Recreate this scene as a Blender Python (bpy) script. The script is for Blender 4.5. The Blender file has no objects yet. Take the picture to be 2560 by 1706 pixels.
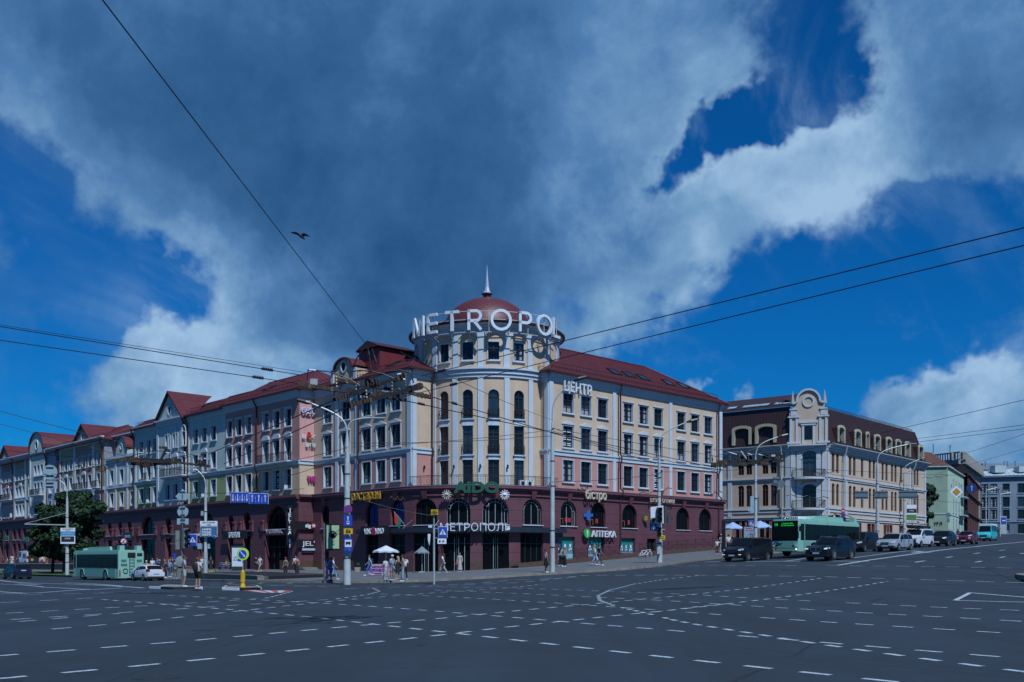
import bpy,bmesh,math,random
import numpy as np
from mathutils import Vector,Matrix
random.seed(7)
R=math.radians
sc=bpy.context.scene
COL=sc.collection
# ---------------------------------------------------------------- camera
F=2427.0;CX=1280.0;HV=1395.0;EYE=1.65
cam_d=bpy.data.cameras.new('camera');cam=bpy.data.objects.new('camera',cam_d);COL.objects.link(cam)
cam.location=(0,0,EYE);cam.rotation_euler=(R(90),0,0)
cam_d.sensor_width=36;cam_d.lens=36*F/2560.0
cam_d.shift_y=(HV-853.0)/2560.0
cam_d.clip_start=0.1;cam_d.clip_end=6000
sc.camera=cam
# ---------------------------------------------------------------- light
SUN_AZ=Vector((0.42,-0.907)).normalized();SUN_EL=R(54)
SUNV=Vector((SUN_AZ.x*math.cos(SUN_EL),SUN_AZ.y*math.cos(SUN_EL),math.sin(SUN_EL)))
sun_d=bpy.data.lights.new('sun','SUN');sun=bpy.data.objects.new('sun',sun_d);COL.objects.link(sun)
sun_d.energy=4.5;sun_d.angle=R(0.5);sun_d.color=(0.84,0.92,1.0)
sun.rotation_euler=SUNV.to_track_quat('Z','Y').to_euler();sun.location=(0,0,60)
sc.view_settings.view_transform='Standard';sc.view_settings.look='None'
sc.view_settings.exposure=0.0;sc.view_settings.gamma=1.0
sc.view_settings.use_curve_mapping=False
sc.cycles.use_denoising=True
sc.cycles.max_bounces=5;sc.cycles.diffuse_bounces=2;sc.cycles.glossy_bounces=3
sc.cycles.transmission_bounces=2;sc.cycles.transparent_max_bounces=6
sc.cycles.sample_clamp_indirect=4.0
# ---------------------------------------------------------------- sky (world): blue sky and cloud banks by direction
def dir_of(u,v):
    return Vector(((u-CX)/F,1.0,(HV-v)/F)).normalized()
world=bpy.data.worlds.new('World');sc.world=world;world.use_nodes=True
nt=world.node_tree;nt.nodes.clear()
class N:
    def __init__(s,nt):s.nt=nt
    def __call__(s,t,**k):
        n=s.nt.nodes.new(t)
        for a,b in k.items():setattr(n,a,b)
        return n
    def link(s,a,b):s.nt.links.new(a,b)
    def math(s,op,a,b=None,clamp=False):
        n=s('ShaderNodeMath',operation=op,use_clamp=clamp)
        for i,x in enumerate((a,b)):
            if x is None:continue
            if isinstance(x,(int,float)):n.inputs[i].default_value=x
            else:s.link(x,n.inputs[i])
        return n.outputs[0]
    def vmath(s,op,a,b=None):
        n=s('ShaderNodeVectorMath',operation=op)
        for i,x in enumerate((a,b)):
            if x is None:continue
            if isinstance(x,(tuple,list,Vector)):n.inputs[i].default_value=tuple(x)
            else:s.link(x,n.inputs[i])
        return n.outputs[0]
    def ramp(s,x,a,b,lo=0.0,hi=1.0,smooth=True):
        n=s('ShaderNodeMapRange');n.interpolation_type='SMOOTHSTEP' if smooth else 'LINEAR'
        s.link(x,n.inputs[0]);n.inputs[1].default_value=a;n.inputs[2].default_value=b
        n.inputs[3].default_value=lo;n.inputs[4].default_value=hi
        return n.outputs[0]
    def noise(s,vec,scale,detail=6,rough=0.55,dist=0.0):
        n=s('ShaderNodeTexNoise');s.link(vec,n.inputs['Vector'])
        n.inputs['Scale'].default_value=scale;n.inputs['Detail'].default_value=detail
        n.inputs['Roughness'].default_value=rough;n.inputs['Distortion'].default_value=dist
        return n
    def mix(s,fac,a,b,mode='MIX'):
        n=s('ShaderNodeMix',data_type='RGBA',blend_type=mode)
        if isinstance(fac,(int,float)):n.inputs[0].default_value=fac
        else:s.link(fac,n.inputs[0])
        for i,x in((6,a),(7,b)):
            if isinstance(x,(tuple,list)):n.inputs[i].default_value=(*x[:3],1)
            else:s.link(x,n.inputs[i])
        return n.outputs[2]
w=N(nt)
tc=w('ShaderNodeTexCoord');D=w.vmath('NORMALIZE',tc.outputs['Generated'])
wob=w.noise(D,5.0,5,0.6)
wv=w.vmath('SUBTRACT',wob.outputs['Color'],(0.5,0.5,0.5))
sclv=w('ShaderNodeVectorMath',operation='SCALE');w.link(wv,sclv.inputs[0]);sclv.inputs['Scale'].default_value=0.14
wob2=w.noise(D,17.0,4,0.6)
wv2=w.vmath('SUBTRACT',wob2.outputs['Color'],(0.5,0.5,0.5))
scl2=w('ShaderNodeVectorMath',operation='SCALE');w.link(wv2,scl2.inputs[0]);scl2.inputs['Scale'].default_value=0.07
D2=w.vmath('ADD',w.vmath('ADD',D,sclv.outputs[0]),scl2.outputs[0])
def blobs(lst,soft=0.55,vec=None):
    tot=None
    for(u,v,r,a)in lst:
        c=dir_of(u,v)
        n_=w('ShaderNodeVectorMath',operation='DISTANCE');w.link(vec or D2,n_.inputs[0]);n_.inputs[1].default_value=c
        rr=r/F*c.y
        m=w.ramp(n_.outputs['Value'],rr*(1-soft),rr*(1+soft),a,0.0)
        tot=m if tot is None else w.math('ADD',tot,m)
    return tot
CLOUD=[(560,130,420,.9),(1000,250,480,.9),(1450,250,330,.7),(800,560,260,.8),(560,420,230,.7),(1100,600,300,.8),(1330,560,240,.6),(1000,800,200,.5),(1250,860,190,.55),(180,330,150,.55),(330,560,130,.45),(60,100,240,.7),
         (1650,480,170,.8),(1700,640,130,.6),(1860,640,80,.5),(1850,520,130,.8),(1990,440,140,.8),(2080,500,110,.6),(1800,200,160,.5),(1560,640,130,.5),(2320,200,230,.9),(2440,330,150,.7),(2250,330,130,.6),(2560,150,230,.7),(2250,20,160,.5),(1850,80,150,.5),(1550,800,80,.55),(1440,860,90,.5),
         (420,900,120,.7),(540,900,100,.6),(330,980,110,.7),(480,1000,130,.6),(700,900,130,.6),(860,850,120,.6),(780,780,120,.5),(640,790,90,.4),
         (2230,1010,70,.8),(2330,960,80,.8),(2420,940,90,.8),(2520,960,110,.8),(2330,1050,110,.7),(2460,1050,120,.7),(2530,1150,90,.6),(1880,1000,55,1.2),(1740,945,42,1.2),(1700,930,18,.6),(1850,1025,45,.6),(1915,1035,36,.5),(1780,965,22,.5),(60,1105,50,1.1),(95,1095,40,.9),(25,1120,30,.6),
         (150,560,70,.28),(230,640,60,.3),(330,720,60,.3),(70,790,60,.3),(170,950,50,.28),(1900,830,34,.6),(1930,800,22,.4),(2230,560,50,.3),(2120,70,80,-.6),(2160,160,60,-.6),(2070,230,75,-.6),(1970,290,70,-.7),(1880,345,75,-1.0),(1790,400,70,-1.1),(1710,450,60,-1.0),(1630,505,50,-.8),(1955,270,25,.5),(1930,330,60,-.3),
         (30,430,130,-.4),(180,760,130,-.3),(400,750,80,-.4),(300,700,90,-.35),(200,620,80,-.3),(1400,760,60,-.3),
         (-700,500,700,.6),(3300,500,600,.7),(1280,-900,900,.6)]
cov=blobs(CLOUD)
n1=w.noise(D,6.0,9,0.60,0.4);n2=w.noise(D,19.0,8,0.62,.2)
fac=w.math('ADD',cov,w.math('MULTIPLY',w.math('SUBTRACT',n1.outputs['Fac'],0.5),1.5))
fac=w.math('ADD',fac,w.math('MULTIPLY',w.math('SUBTRACT',n2.outputs['Fac'],0.5),0.9))
mask=w.ramp(fac,0.10,1.08)
veil=w.noise(D,2.6,7,0.62,1.2)
mask=w.math('MAXIMUM',mask,w.ramp(veil.outputs['Fac'],0.47,0.72,0.0,0.42))
BRIGHT=[(1980,480,240,.34),(1750,400,240,.2),(1100,480,0.1,0),(1850,600,140,.14),(2350,300,320,.16),(600,880,280,.34),(420,870,170,.2),(850,720,110,.12),(1500,800,220,.18),(2400,940,220,.5),(1880,990,90,.35),(1750,945,60,.35),
          (60,1100,80,.25),(130,330,140,.2),(320,620,160,.1),(1300,180,450,.07),(540,120,300,.04),(1500,560,200,.14),(1250,800,200,.12),
          (850,540,380,-.20),(620,330,320,-.07),(1250,640,260,-.12),(1050,420,320,-.08),(350,150,200,-.05)]
br=blobs(BRIGHT,.85)
thick=w.ramp(fac,0.5,1.9,.07,-.09)
bfac=w.math('ADD',w.math('ADD',w.math('ADD',0.465,thick),br),w.math('MULTIPLY',w.math('SUBTRACT',n1.outputs['Fac'],0.5),.95))
bfac=w.math('ADD',bfac,w.math('MULTIPLY',w.math('SUBTRACT',n2.outputs['Fac'],0.5),0.6),True)
cr=w('ShaderNodeValToRGB');w.link(bfac,cr.inputs[0])
el=cr.color_ramp.elements
el[0].position=0.0;el[0].color=(0.20,0.88,2.3,1)
el[1].position=1.0;el[1].color=(3.4,5.2,7.4,1)
for p,c in((0.3,(0.40,1.28,3.0,1)),(0.55,(0.80,2.05,4.3,1)),(0.78,(1.75,3.4,5.6,1))):
    e=el.new(p);e.color=c
sky=w('ShaderNodeTexSky');sky.sky_type='NISHITA';sky.sun_disc=False
sky.sun_elevation=SUN_EL;sky.sun_rotation=math.atan2(SUN_AZ.x,SUN_AZ.y);sky.air_density=1.0;sky.dust_density=0.2;sky.ozone_density=3.0
tint=w.mix(1.0,sky.outputs[0],(0.018,0.375,0.80),'MULTIPLY')
skyc=w.mix(mask,tint,cr.outputs[0])
bg=w('ShaderNodeBackground');w.link(skyc,bg.inputs[0]);bg.inputs[1].default_value=0.1
wo=w('ShaderNodeOutputWorld');w.link(bg.outputs[0],wo.inputs[0])
# ---------------------------------------------------------------- materials
MATS={}
GAIN=0.84
def mat(name,col,rough=0.8,var=0.12,nscale=1.5,metal=0.0,bump=0.0,spec=0.5,lines=None,emit=None,coat=0.0,dirt=0.0,wave=None):
    if name in MATS:return MATS[name]
    col=tuple(x*GAIN for x in col[:3])
    m=bpy.data.materials.new(name);m.use_nodes=True;t=m.node_tree;b=t.nodes['Principled BSDF'];q=N(t)
    b.inputs['Roughness'].default_value=rough;b.inputs['Metallic'].default_value=metal
    b.inputs['Specular IOR Level'].default_value=spec;b.inputs['Coat Weight'].default_value=coat
    geo=q('ShaderNodeNewGeometry');P=geo.outputs['Position']
    c=None
    if var>0:
        no=q.noise(P,nscale,5,0.6)
        f=q.ramp(no.outputs['Fac'],0.3,0.7,1-var,1+var,False)
        s=q('ShaderNodeVectorMath',operation='SCALE');s.inputs[0].default_value=col[:3];q.link(f,s.inputs['Scale'])
        c=s.outputs[0]
        if dirt>0:
            mp=q('ShaderNodeMapping');q.link(P,mp.inputs[0]);mp.inputs['Scale'].default_value=(1.6,1.6,0.16)
            n3=q.noise(mp.outputs[0],1.3,6,0.65)
            c=q.mix(q.ramp(n3.outputs['Fac'],0.5,0.75,0,dirt),c,tuple(x*.45 for x in col[:3]))
    if lines:
        per,th,dark=lines
        sx=q('ShaderNodeSeparateXYZ');q.link(P,sx.inputs[0])
        fr=q.math('FRACT',q.math('DIVIDE',sx.outputs[2],per))
        k=q.math('LESS_THAN',fr,th/per)
        src=c if c is not None else tuple(col[:3])
        c=q.mix(k,src,tuple(x*dark for x in col[:3]))
        bm=q('ShaderNodeBump');bm.inputs['Strength'].default_value=0.6;bm.inputs['Distance'].default_value=0.04;bm.invert=True
        q.link(k,bm.inputs['Height']);q.link(bm.outputs[0],b.inputs['Normal'])
    if c is not None:q.link(c,b.inputs['Base Color'])
    else:b.inputs['Base Color'].default_value=(*col[:3],1)
    if bump>0 and not lines:
        no2=q.noise(P,nscale*12,4,0.6)
        bm=q('ShaderNodeBump');bm.inputs['Strength'].default_value=bump;bm.inputs['Distance'].default_value=0.02
        q.link(no2.outputs['Fac'],bm.inputs['Height']);q.link(bm.outputs[0],b.inputs['Normal'])
    if emit:
        b.inputs['Emission Color'].default_value=(*emit[:3],1);b.inputs['Emission Strength'].default_value=emit[3]
    MATS[name]=m
    return m
CREAM=mat('cream_stucco',(0.60,0.455,0.33),.9,.08,.6,dirt=.3)
CREAMD=mat('ochre_stucco',(0.56,0.41,0.26),.9,.08,.6,dirt=.25)
PINK=mat('pink_stucco',(0.50,0.25,0.215),.9,.08,.7,dirt=.34)
ROSE=mat('rose_stucco',(0.62,0.33,0.31),.9,.07,.6,dirt=.3)
PURP=mat('burgundy_stone_cladding',(0.125,0.044,0.060),.65,.14,1.2,lines=(1.08,.035,.35))
PURPS=mat('burgundy_plain',(0.150,0.048,0.065),.65,.12,1.2)
PLINTH=mat('brown_granite',(0.10,0.058,0.045),.45,.2,3)
WHITE=mat('white_blue_paint',(0.51,0.585,0.655),.75,.06,1.0,dirt=.18)
GREENW=mat('pale_green_stucco',(0.47,0.57,0.54),.9,.07,.6,dirt=.34)
OLIVE=mat('olive_green_stucco',(0.30,0.38,0.16),.9,.08,.6,dirt=.34)
LILAC=mat('lilac_stucco',(0.46,0.42,0.55),.9,.06,.6)
BROWNW=mat('mauve_brown_stucco',(0.36,0.22,0.19),.9,.08,.6)
KHAKI=mat('khaki_stucco',(0.36,0.31,0.20),.9,.08,.6)
BLUEW=mat('blue_grey_stucco',(0.28,0.36,0.50),.9,.08,.6)
ROOF=mat('red_metal_roof',(0.112,0.025,0.031),.5,.12,.8,spec=.4)
ROOFD=mat('dark_red_gutter',(0.055,0.012,0.014),.5,.1,1)
BROOF=mat('brown_metal_roof',(0.045,0.022,0.022),.5,.12,.8)
DARK=mat('dark_frame',(0.016,0.012,0.014),.5,0)
BLACK=mat('black_metal',(0.012,0.012,0.014),.5,0)
RUST=mat('rusty_iron',(0.075,0.032,0.016),.8,.6,12)
GREASE=mat('dark_greasy_iron',(0.016,0.012,0.011),.6,.5,14)
CERAM=mat('insulator_ceramic',(0.13,0.10,0.05),.35,.4,9)
STEEL=mat('galvanised_steel',(0.42,0.47,0.48),.5,.1,3,metal=.2)
CONC=mat('painted_concrete_pole',(0.43,0.49,0.50),.8,.14,2.0,dirt=.45)
GRANITE=mat('grey_granite',(0.20,0.19,0.18),.7,.25,6)
WGLASS=mat('window_glass',(0.010,0.014,0.018),.06,0,spec=.45)
WGLASS2=mat('window_glass_reflecting',(0.02,0.03,0.04),.03,0,spec=1.0)
CURT=mat('curtain',(0.30,0.32,0.36),.8,.2,6)
RUBBER=mat('tyre_rubber',(0.014,0.014,0.015),.85,0)
PWHITE=mat('white_plastic',(0.74,0.78,0.82),.5,.02,2)
BROWNF=mat('brown_wood_frame',(0.13,0.055,0.03),.6,.1,4)
# ---------------------------------------------------------------- mesh builder
class MB:
    def __init__(s):s.v=[];s.f=[];s.mi=[];s.mats=[];s.cur=0;s.M=None;s.smooth=False
    def m(s,mt):
        if mt not in s.mats:s.mats.append(mt)
        s.cur=s.mats.index(mt);return s
    def add(s,vs,fs):
        o=len(s.v)
        if s.M is not None:vs=[s.M@Vector(p)for p in vs]
        s.v+=[tuple(p)for p in vs]
        for f in fs:s.f.append(tuple(o+i for i in f));s.mi.append(s.cur)
        return s
    def quad(s,a,b,c,d):return s.add([a,b,c,d],[(0,1,2,3)])
    def poly(s,pts):return s.add(pts,[tuple(range(len(pts)))])
    def box(s,c,sz,rz=0.0,tilt=None):
        hx,hy,hz=sz[0]/2,sz[1]/2,sz[2]/2
        P=[Vector((x,y,z))for z in(-hz,hz)for x,y in((-hx,-hy),(hx,-hy),(hx,hy),(-hx,hy))]
        Mx=Matrix.Rotation(rz,3,'Z')
        if tilt is not None:Mx=Mx@tilt
        P=[Mx@p+Vector(c)for p in P]
        return s.add(P,[(0,3,2,1),(4,5,6,7),(0,1,5,4),(1,2,6,5),(2,3,7,6),(3,0,4,7)])
    def bar(s,a,b,w_,h_=None):
        a=Vector(a);b=Vector(b);h_=h_ or w_
        d=(b-a);L=d.length
        if L<1e-6:return s
        q=d.to_track_quat('X','Z').to_matrix()
        P=[]
        for x in(0,L):
            for y,z in((-w_/2,-h_/2),(w_/2,-h_/2),(w_/2,h_/2),(-w_/2,h_/2)):
                P.append(a+q@Vector((x,y,z)))
        return s.add(P,[(0,3,2,1),(4,5,6,7),(0,1,5,4),(1,2,6,5),(2,3,7,6),(3,0,4,7)])
    def tube(s,pts,r,n=8,caps=True):
        pts=[Vector(p)for p in pts]
        rs=r if isinstance(r,(list,tuple))else[r]*len(pts)
        vs=[];fs=[]
        prev=None
        for i,p in enumerate(pts):
            d=(pts[min(i+1,len(pts)-1)]-pts[max(i-1,0)])
            if d.length<1e-9:d=Vector((0,0,1))
            d.normalize()
            if prev is None:
                up=Vector((0,0,1))if abs(d.z)<.9 else Vector((1,0,0))
                x=d.cross(up).normalized()
            else:
                x=(prev-d*prev.dot(d)).normalized()
            prev=x;y=d.cross(x)
            for k in range(n):
                a=2*math.pi*k/n
                vs.append(p+(x*math.cos(a)+y*math.sin(a))*rs[i])
        for i in range(len(pts)-1):
            for k in range(n):
                k2=(k+1)%n
                fs.append((i*n+k,i*n+k2,(i+1)*n+k2,(i+1)*n+k))
        if caps:
            fs.append(tuple(range(n))[::-1]);fs.append(tuple((len(pts)-1)*n+k for k in range(n)))
        return s.add(vs,fs)
    def lathe(s,prof,c=(0,0,0),n=16,a0=0.0,a1=2*math.pi,axis='z',caps=True,sx=1.0,sy=1.0):
        full=abs(a1-a0-2*math.pi)<1e-6;k_=n if full else n+1
        vs=[];fs=[]
        for(r,z)in prof:
            for k in range(k_):
                a=a0+(a1-a0)*k/n
                p=(r*math.cos(a)*sx,r*math.sin(a)*sy,z)
                if axis=='x':p=(p[2],p[0],p[1])
                elif axis=='y':p=(p[0],p[2],p[1])
                vs.append((p[0]+c[0],p[1]+c[1],p[2]+c[2]))
        for i in range(len(prof)-1):
            for k in range(n):
                k2=(k+1)%k_
                if not full and k+1>n:continue
                fs.append((i*k_+k,i*k_+k2,(i+1)*k_+k2,(i+1)*k_+k))
        if full and caps:
            if prof[0][0]>1e-4:fs.append(tuple(range(k_))[::-1])
            if prof[-1][0]>1e-4:fs.append(tuple((len(prof)-1)*k_+k for k in range(k_)))
        return s.add(vs,fs)
    def prism(s,poly,y0,y1,plane='xz'):
        n=len(poly)
        def P(p,y):return(p[0],y,p[1])if plane=='xz' else((p[0],p[1],y)if plane=='xy' else(y,p[0],p[1]))
        vs=[P(p,y0)for p in poly]+[P(p,y1)for p in poly]
        fs=[tuple(range(n)),tuple(range(2*n-1,n-1,-1))]+[(i,i+n,(i+1)%n+n,(i+1)%n)for i in range(n)]
        return s.add(vs,fs)
    def ring(s,A,B,y0,y1):
        """frame between two outlines with the same count of points (x,z), from depth y0 to y1"""
        n=len(A);vs=[(p[0],y0,p[1])for p in A]+[(p[0],y0,p[1])for p in B]+[(p[0],y1,p[1])for p in A]+[(p[0],y1,p[1])for p in B]
        fs=[]
        for i in range(n):
            j=(i+1)%n
            fs+=[(i,j,n+j,n+i),(2*n+i,3*n+i,3*n+j,2*n+j),(i,2*n+i,2*n+j,j),(n+i,n+j,3*n+j,3*n+i)]
        return s.add(vs,fs)
    def mesh(s,name):
        me=bpy.data.meshes.new(name);me.from_pydata(s.v,[],s.f)
        for mt in s.mats:me.materials.append(mt)
        if s.mi:me.polygons.foreach_set('material_index',s.mi)
        bm=bmesh.new();bm.from_mesh(me);bmesh.ops.recalc_face_normals(bm,faces=bm.faces);bm.to_mesh(me);bm.free()
        if s.smooth:
            me.polygons.foreach_set('use_smooth',[True]*len(me.polygons));me.set_sharp_from_angle(angle=R(38))
        me.update();return me
def link(name,me,parent=None,loc=(0,0,0),rz=0.0):
    o=bpy.data.objects.new(name,me);COL.objects.link(o)
    if parent is not None:o.parent=parent
    o.location=loc;o.rotation_euler=(0,0,rz);return o
def part(name,mb,parent,world=True):
    """mesh given in world coordinates under a root that is only translated"""
    if not mb.f:return None
    me=mb.mesh(name)
    l=(-parent.location.x,-parent.location.y,-parent.location.z)if(parent is not None and world)else(0,0,0)
    return link(name,me,parent,l)
def sub(name,mb,parent):
    return link(name,mb.mesh(name),parent)if mb.f else None
def tag(o,label,cat,group=None,kind=None):
    o['label']=label;o['category']=cat
    if group:o['group']=group
    if kind:o['kind']=kind
    return o
def thing(name,label,cat,loc=(0,0,0),rz=0.0,group=None):
    o=bpy.data.objects.new(name,None);COL.objects.link(o);o.location=loc;o.rotation_euler=(0,0,rz)
    o.empty_display_size=.2
    return tag(o,label,cat,group)
def kids(o):return[c for c in ALLK.get(o,[])]
def copy_tree(o,parent=None):
    c=o.copy();COL.objects.link(c);c.parent=parent
    for ch in list(o.children):copy_tree(ch,c)
    return c
def at(u,v,Y):return Vector(((u-CX)*Y/F,Y,EYE+(HV-v)*Y/F))
# ---------------------------------------------------------------- terrain
CP=[(-30,0,0),(0,0,0),(30,0,0),(60,0,.2),(-60,0,0),(-10,15,0),(10,15,0),(-30,25,0),(0,30,0),(20,30,.25),(45,30,.7),(-15,55,0),(-35,60,-.1),
      (-8,64,.0),(2.4,68,.48),(0,60,.12),(12,55,.5),(4.2,80,.85),(22.2,104,2.0),(19.3,80,1.42),(24,73,1.48),(33,84,2.2),(46,105,2.96),(55,117,3.34),
      (75,150,4.3),(27,127,2.75),(3.9,102,.8),(-3,99,.28),(-25,113,.1),(87,195,6.2),(120,250,7.4),(72,171,4.8),(44,72,2.0),(65,100,3.0),(100,150,4.8),(160,230,7.4),
      (-37,95,-.5),(-33,90,-.45),(-45,104,-.58),(-55,108,-.66),(-72,136,-.6),(-80,152,-.1),(-64,146,-.05),(-100,160,-.8),(-60,70,-.5),(-110,100,-.9),(-140,200,-.9),(-90,40,-.3),(0,260,4),(60,300,7.5),(-60,260,1)]
_P=np.array([(a,b)for a,b,c in CP],float);_z=np.array([c for a,b,c in CP],float)
def _phi(r2):return 0.5*r2*np.log(r2+1e-9)
_d2=((_P[:,None]-_P[None])**2).sum(-1)/1e4
_n=len(CP);_K=_phi(_d2)+np.eye(_n)*0.0015
_Q=np.hstack([np.ones((_n,1)),_P/100.0])
_A=np.block([[_K,_Q],[_Q.T,np.zeros((3,3))]]);_w=np.linalg.solve(_A,np.concatenate([_z,np.zeros(3)]))
def H(x,y):
    x=min(max(x,-170),190);y=min(max(y,-10),300)
    r2=((_P-np.array([x,y]))**2).sum(-1)/1e4
    z=float(_w[:_n]@_phi(r2)+_w[_n]+_w[_n+1]*x/100+_w[_n+2]*y/100)
    t=min(max((y-10)/16,0),1);t=t*t*(3-2*t)
    return z*t
def gh(u,v,off=0.0):
    """where the sight line through a point of the photo meets the ground raised by off"""
    lo=4.0;Y=5.0
    while Y<420:
        X=(u-CX)*Y/F;z=EYE+(HV-v)*Y/F
        if z<=H(X,Y)+off:
            a,b=lo,Y
            for _ in range(18):
                m_=(a+b)/2;X=(u-CX)*m_/F
                if EYE+(HV-v)*m_/F<=H(X,m_)+off:b=m_
                else:a=m_
            Y=b;break
        lo=Y;Y+=1.0
    X=(u-CX)*Y/F
    return Vector((X,Y,H(X,Y)+off))
# ---------------------------------------------------------------- facade lines (plan)
dL=Vector((-0.6896,0.7242));dR=Vector((0.7242,0.6896))
A_L=Vector((-10.39,100.7));A_R=Vector((3.86,102.3));P1C=Vector((-24.7,112.9));TC=Vector((-2.80,108.8));TR=8.1
class Path:
    """plan line running left to right as seen from the street"""
    def __init__(s,pts):
        s.p=[Vector(p)for p in pts];s.c=[0.0]
        for a,b in zip(s.p,s.p[1:]):s.c.append(s.c[-1]+(b-a).length)
        s.L=s.c[-1]
    def seg(s,t):
        for i in range(len(s.p)-2):
            if t<s.c[i+1]:return i
        return len(s.p)-2
    def dirn(s,t):
        i=s.seg(t);return(s.p[i+1]-s.p[i]).normalized()
    def nrm(s,t):
        i=s.seg(t);d=s.dirn(t);n0=Vector((d.y,-d.x))
        if len(s.p)>2:
            ds=[(s.p[j+1]-s.p[j]).normalized()for j in(max(i-1,0),i,min(i+1,len(s.p)-2))]
            f=(t-s.c[i])/max(s.c[i+1]-s.c[i],1e-6)
            a=(ds[0]+ds[1]).normalized();b=(ds[1]+ds[2]).normalized();d=(a*(1-f)+b*f).normalized();n0=Vector((d.y,-d.x))
        return n0
    def pos(s,t,off=0.0):
        i=s.seg(t);d=(s.p[i+1]-s.p[i]).normalized();q=s.p[i]+d*(t-s.c[i]);return q+s.nrm(t)*off
    def P(s,t,z,off=0.0):
        q=s.pos(t,off);return Vector((q.x,q.y,z))
    def u2s(s,u):
        k=(u-CX)/F;best=None
        for i in range(len(s.p)-1):
            a,b=s.p[i],s.p[i+1];fa=a.x-k*a.y;fb=b.x-k*b.y
            if fa==fb:continue
            t=-fa/(fb-fa)
            if-1e-6<=t<=1+1e-6:
                y=a.y+(b.y-a.y)*t
                if best is None or y<best[0]:best=(y,s.c[i]+t*(s.c[i+1]-s.c[i]))
        if best is None:
            a,b=(s.p[0],s.p[1])if abs((u-CX)/F-s.p[0].x/s.p[0].y)<abs((u-CX)/F-s.p[-1].x/s.p[-1].y)else(s.p[-2],s.p[-1])
            fa=a.x-k*a.y;fb=b.x-k*b.y;t=-fa/(fb-fa)
            return(0 if a is s.p[0]else s.c[-2])+t*(b-a).length
        return best[1]
    def z(s,u,v,off=0.0):
        return EYE+(HV-v)*s.pos(s.u2s(u)).y/F
    def off(s,d):
        return Path([s.p[0]+s.nrm(0)*d]+[s.p[i]+s.nrm(s.c[i])*d for i in range(1,len(s.p)-1)]+[s.p[-1]+s.nrm(s.L-1e-4)*d])
EXTL=128.0
PL=Path([P1C+dL*EXTL,P1C])
PE1=Path([P1C,P1C+dR*2.9])
PW=Path([A_L+dL*18.6,A_L])
PEL=Path([A_L,A_L+dR*4.2])
PER=Path([A_R+dL*4.4,A_R])
PR=Path([A_R,A_R+dR*31.7])
K=Vector((-4.42,94.43));RF=10.6
_t1=K+dL*RF;_t2=K+dR*RF;_c=K+(dL+dR)*RF
_pts=[A_L+dL*18.6]
for k in range(0,15):
    a=math.pi/2*k/14
    _pts.append(_c-dR*RF*math.cos(a)-dL*RF*math.sin(a))
_pts.append(A_R+dR*31.7)
PB=Path(_pts)
# ---------------------------------------------------------------- ground
ASPH=mat('asphalt',(0.047,0.053,0.062),.88,.16,.35)
def asphalt():
    m=ASPH;t=m.node_tree;q=N(t);b=t.nodes['Principled BSDF']
    geo=q('ShaderNodeNewGeometry');P=geo.outputs['Position']
    mp=q('ShaderNodeMapping');q.link(P,mp.inputs[0]);mp.inputs['Rotation'].default_value=(0,0,R(42));mp.inputs['Scale'].default_value=(.35,.05,1)
    n1=q.noise(mp.outputs[0],1.2,5,.6);n2=q.noise(P,.12,3,.5);n3=q.noise(P,60,3,.7);n4=q.noise(P,1.1,6,.7)
    f=q.math('MULTIPLY',q.ramp(n1.outputs['Fac'],.3,.7,.78,1.2,False),q.ramp(n2.outputs['Fac'],.35,.65,.85,1.12,False))
    f=q.math('MULTIPLY',f,q.ramp(n3.outputs['Fac'],.2,.8,.7,1.3,False))
    f=q.math('MULTIPLY',f,q.ramp(n4.outputs['Fac'],.3,.75,.88,1.1,False))
    mp2=q('ShaderNodeMapping');q.link(P,mp2.inputs[0]);mp2.inputs['Rotation'].default_value=(0,0,R(-44));mp2.inputs['Scale'].default_value=(.5,.03,1)
    f=q.math('MULTIPLY',f,q.ramp(q.noise(mp2.outputs[0],1.5,4,.6).outputs['Fac'],.35,.65,.84,1.1,False))
    st_=q.noise(P,.45,7,.75);f=q.math('MULTIPLY',f,q.ramp(st_.outputs['Fac'],.58,.72,1.0,.72))
    s=q('ShaderNodeVectorMath',operation='SCALE');s.inputs[0].default_value=(.0130,.0235,.0375);q.link(f,s.inputs['Scale'])
    vo=q('ShaderNodeTexVoronoi',feature='DISTANCE_TO_EDGE');vo.inputs['Scale'].default_value=.11
    wn=q.noise(P,.6,4,.6);wv_=q.vmath('ADD',P,wn.outputs['Color'])
    w3=q('ShaderNodeVectorMath',operation='SCALE');q.link(wn.outputs['Color'],w3.inputs[0]);w3.inputs['Scale'].default_value=3.0
    q.link(q.vmath('ADD',P,w3.outputs[0]),vo.inputs['Vector'])
    ck=q.math('LESS_THAN',vo.outputs['Distance'],.0045)
    gate=q.math('GREATER_THAN',q.noise(P,.09,2,.5).outputs['Fac'],.46)
    c=q.mix(q.math('MULTIPLY',ck,q.math('MULTIPLY',gate,.6)),s.outputs[0],(.014,.016,.02))
    q.link(c,b.inputs['Base Color'])
    bm=q('ShaderNodeBump');bm.inputs['Strength'].default_value=.35;bm.inputs['Distance'].default_value=.01
    q.link(n3.outputs['Fac'],bm.inputs['Height']);q.link(bm.outputs[0],b.inputs['Normal'])
asphalt()
def axis(lo,hi,a,b,fine,coarse):
    r=[];x=lo
    while x<hi:r.append(x);x+=fine if a<=x<b else coarse
    r.append(hi);return r
xs=[-3000,-1200,-500]+axis(-260,320,-90,90,1.5,6)+[700,1500,3000]
ys=[-3000,-800,-200,-60,-20]+axis(0,330,0,170,1.5,6)+[600,1200,3000]
g=MB().m(ASPH);W_=len(xs)
vs=[(x,y,H(x,y))for y in ys for x in xs]
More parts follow.
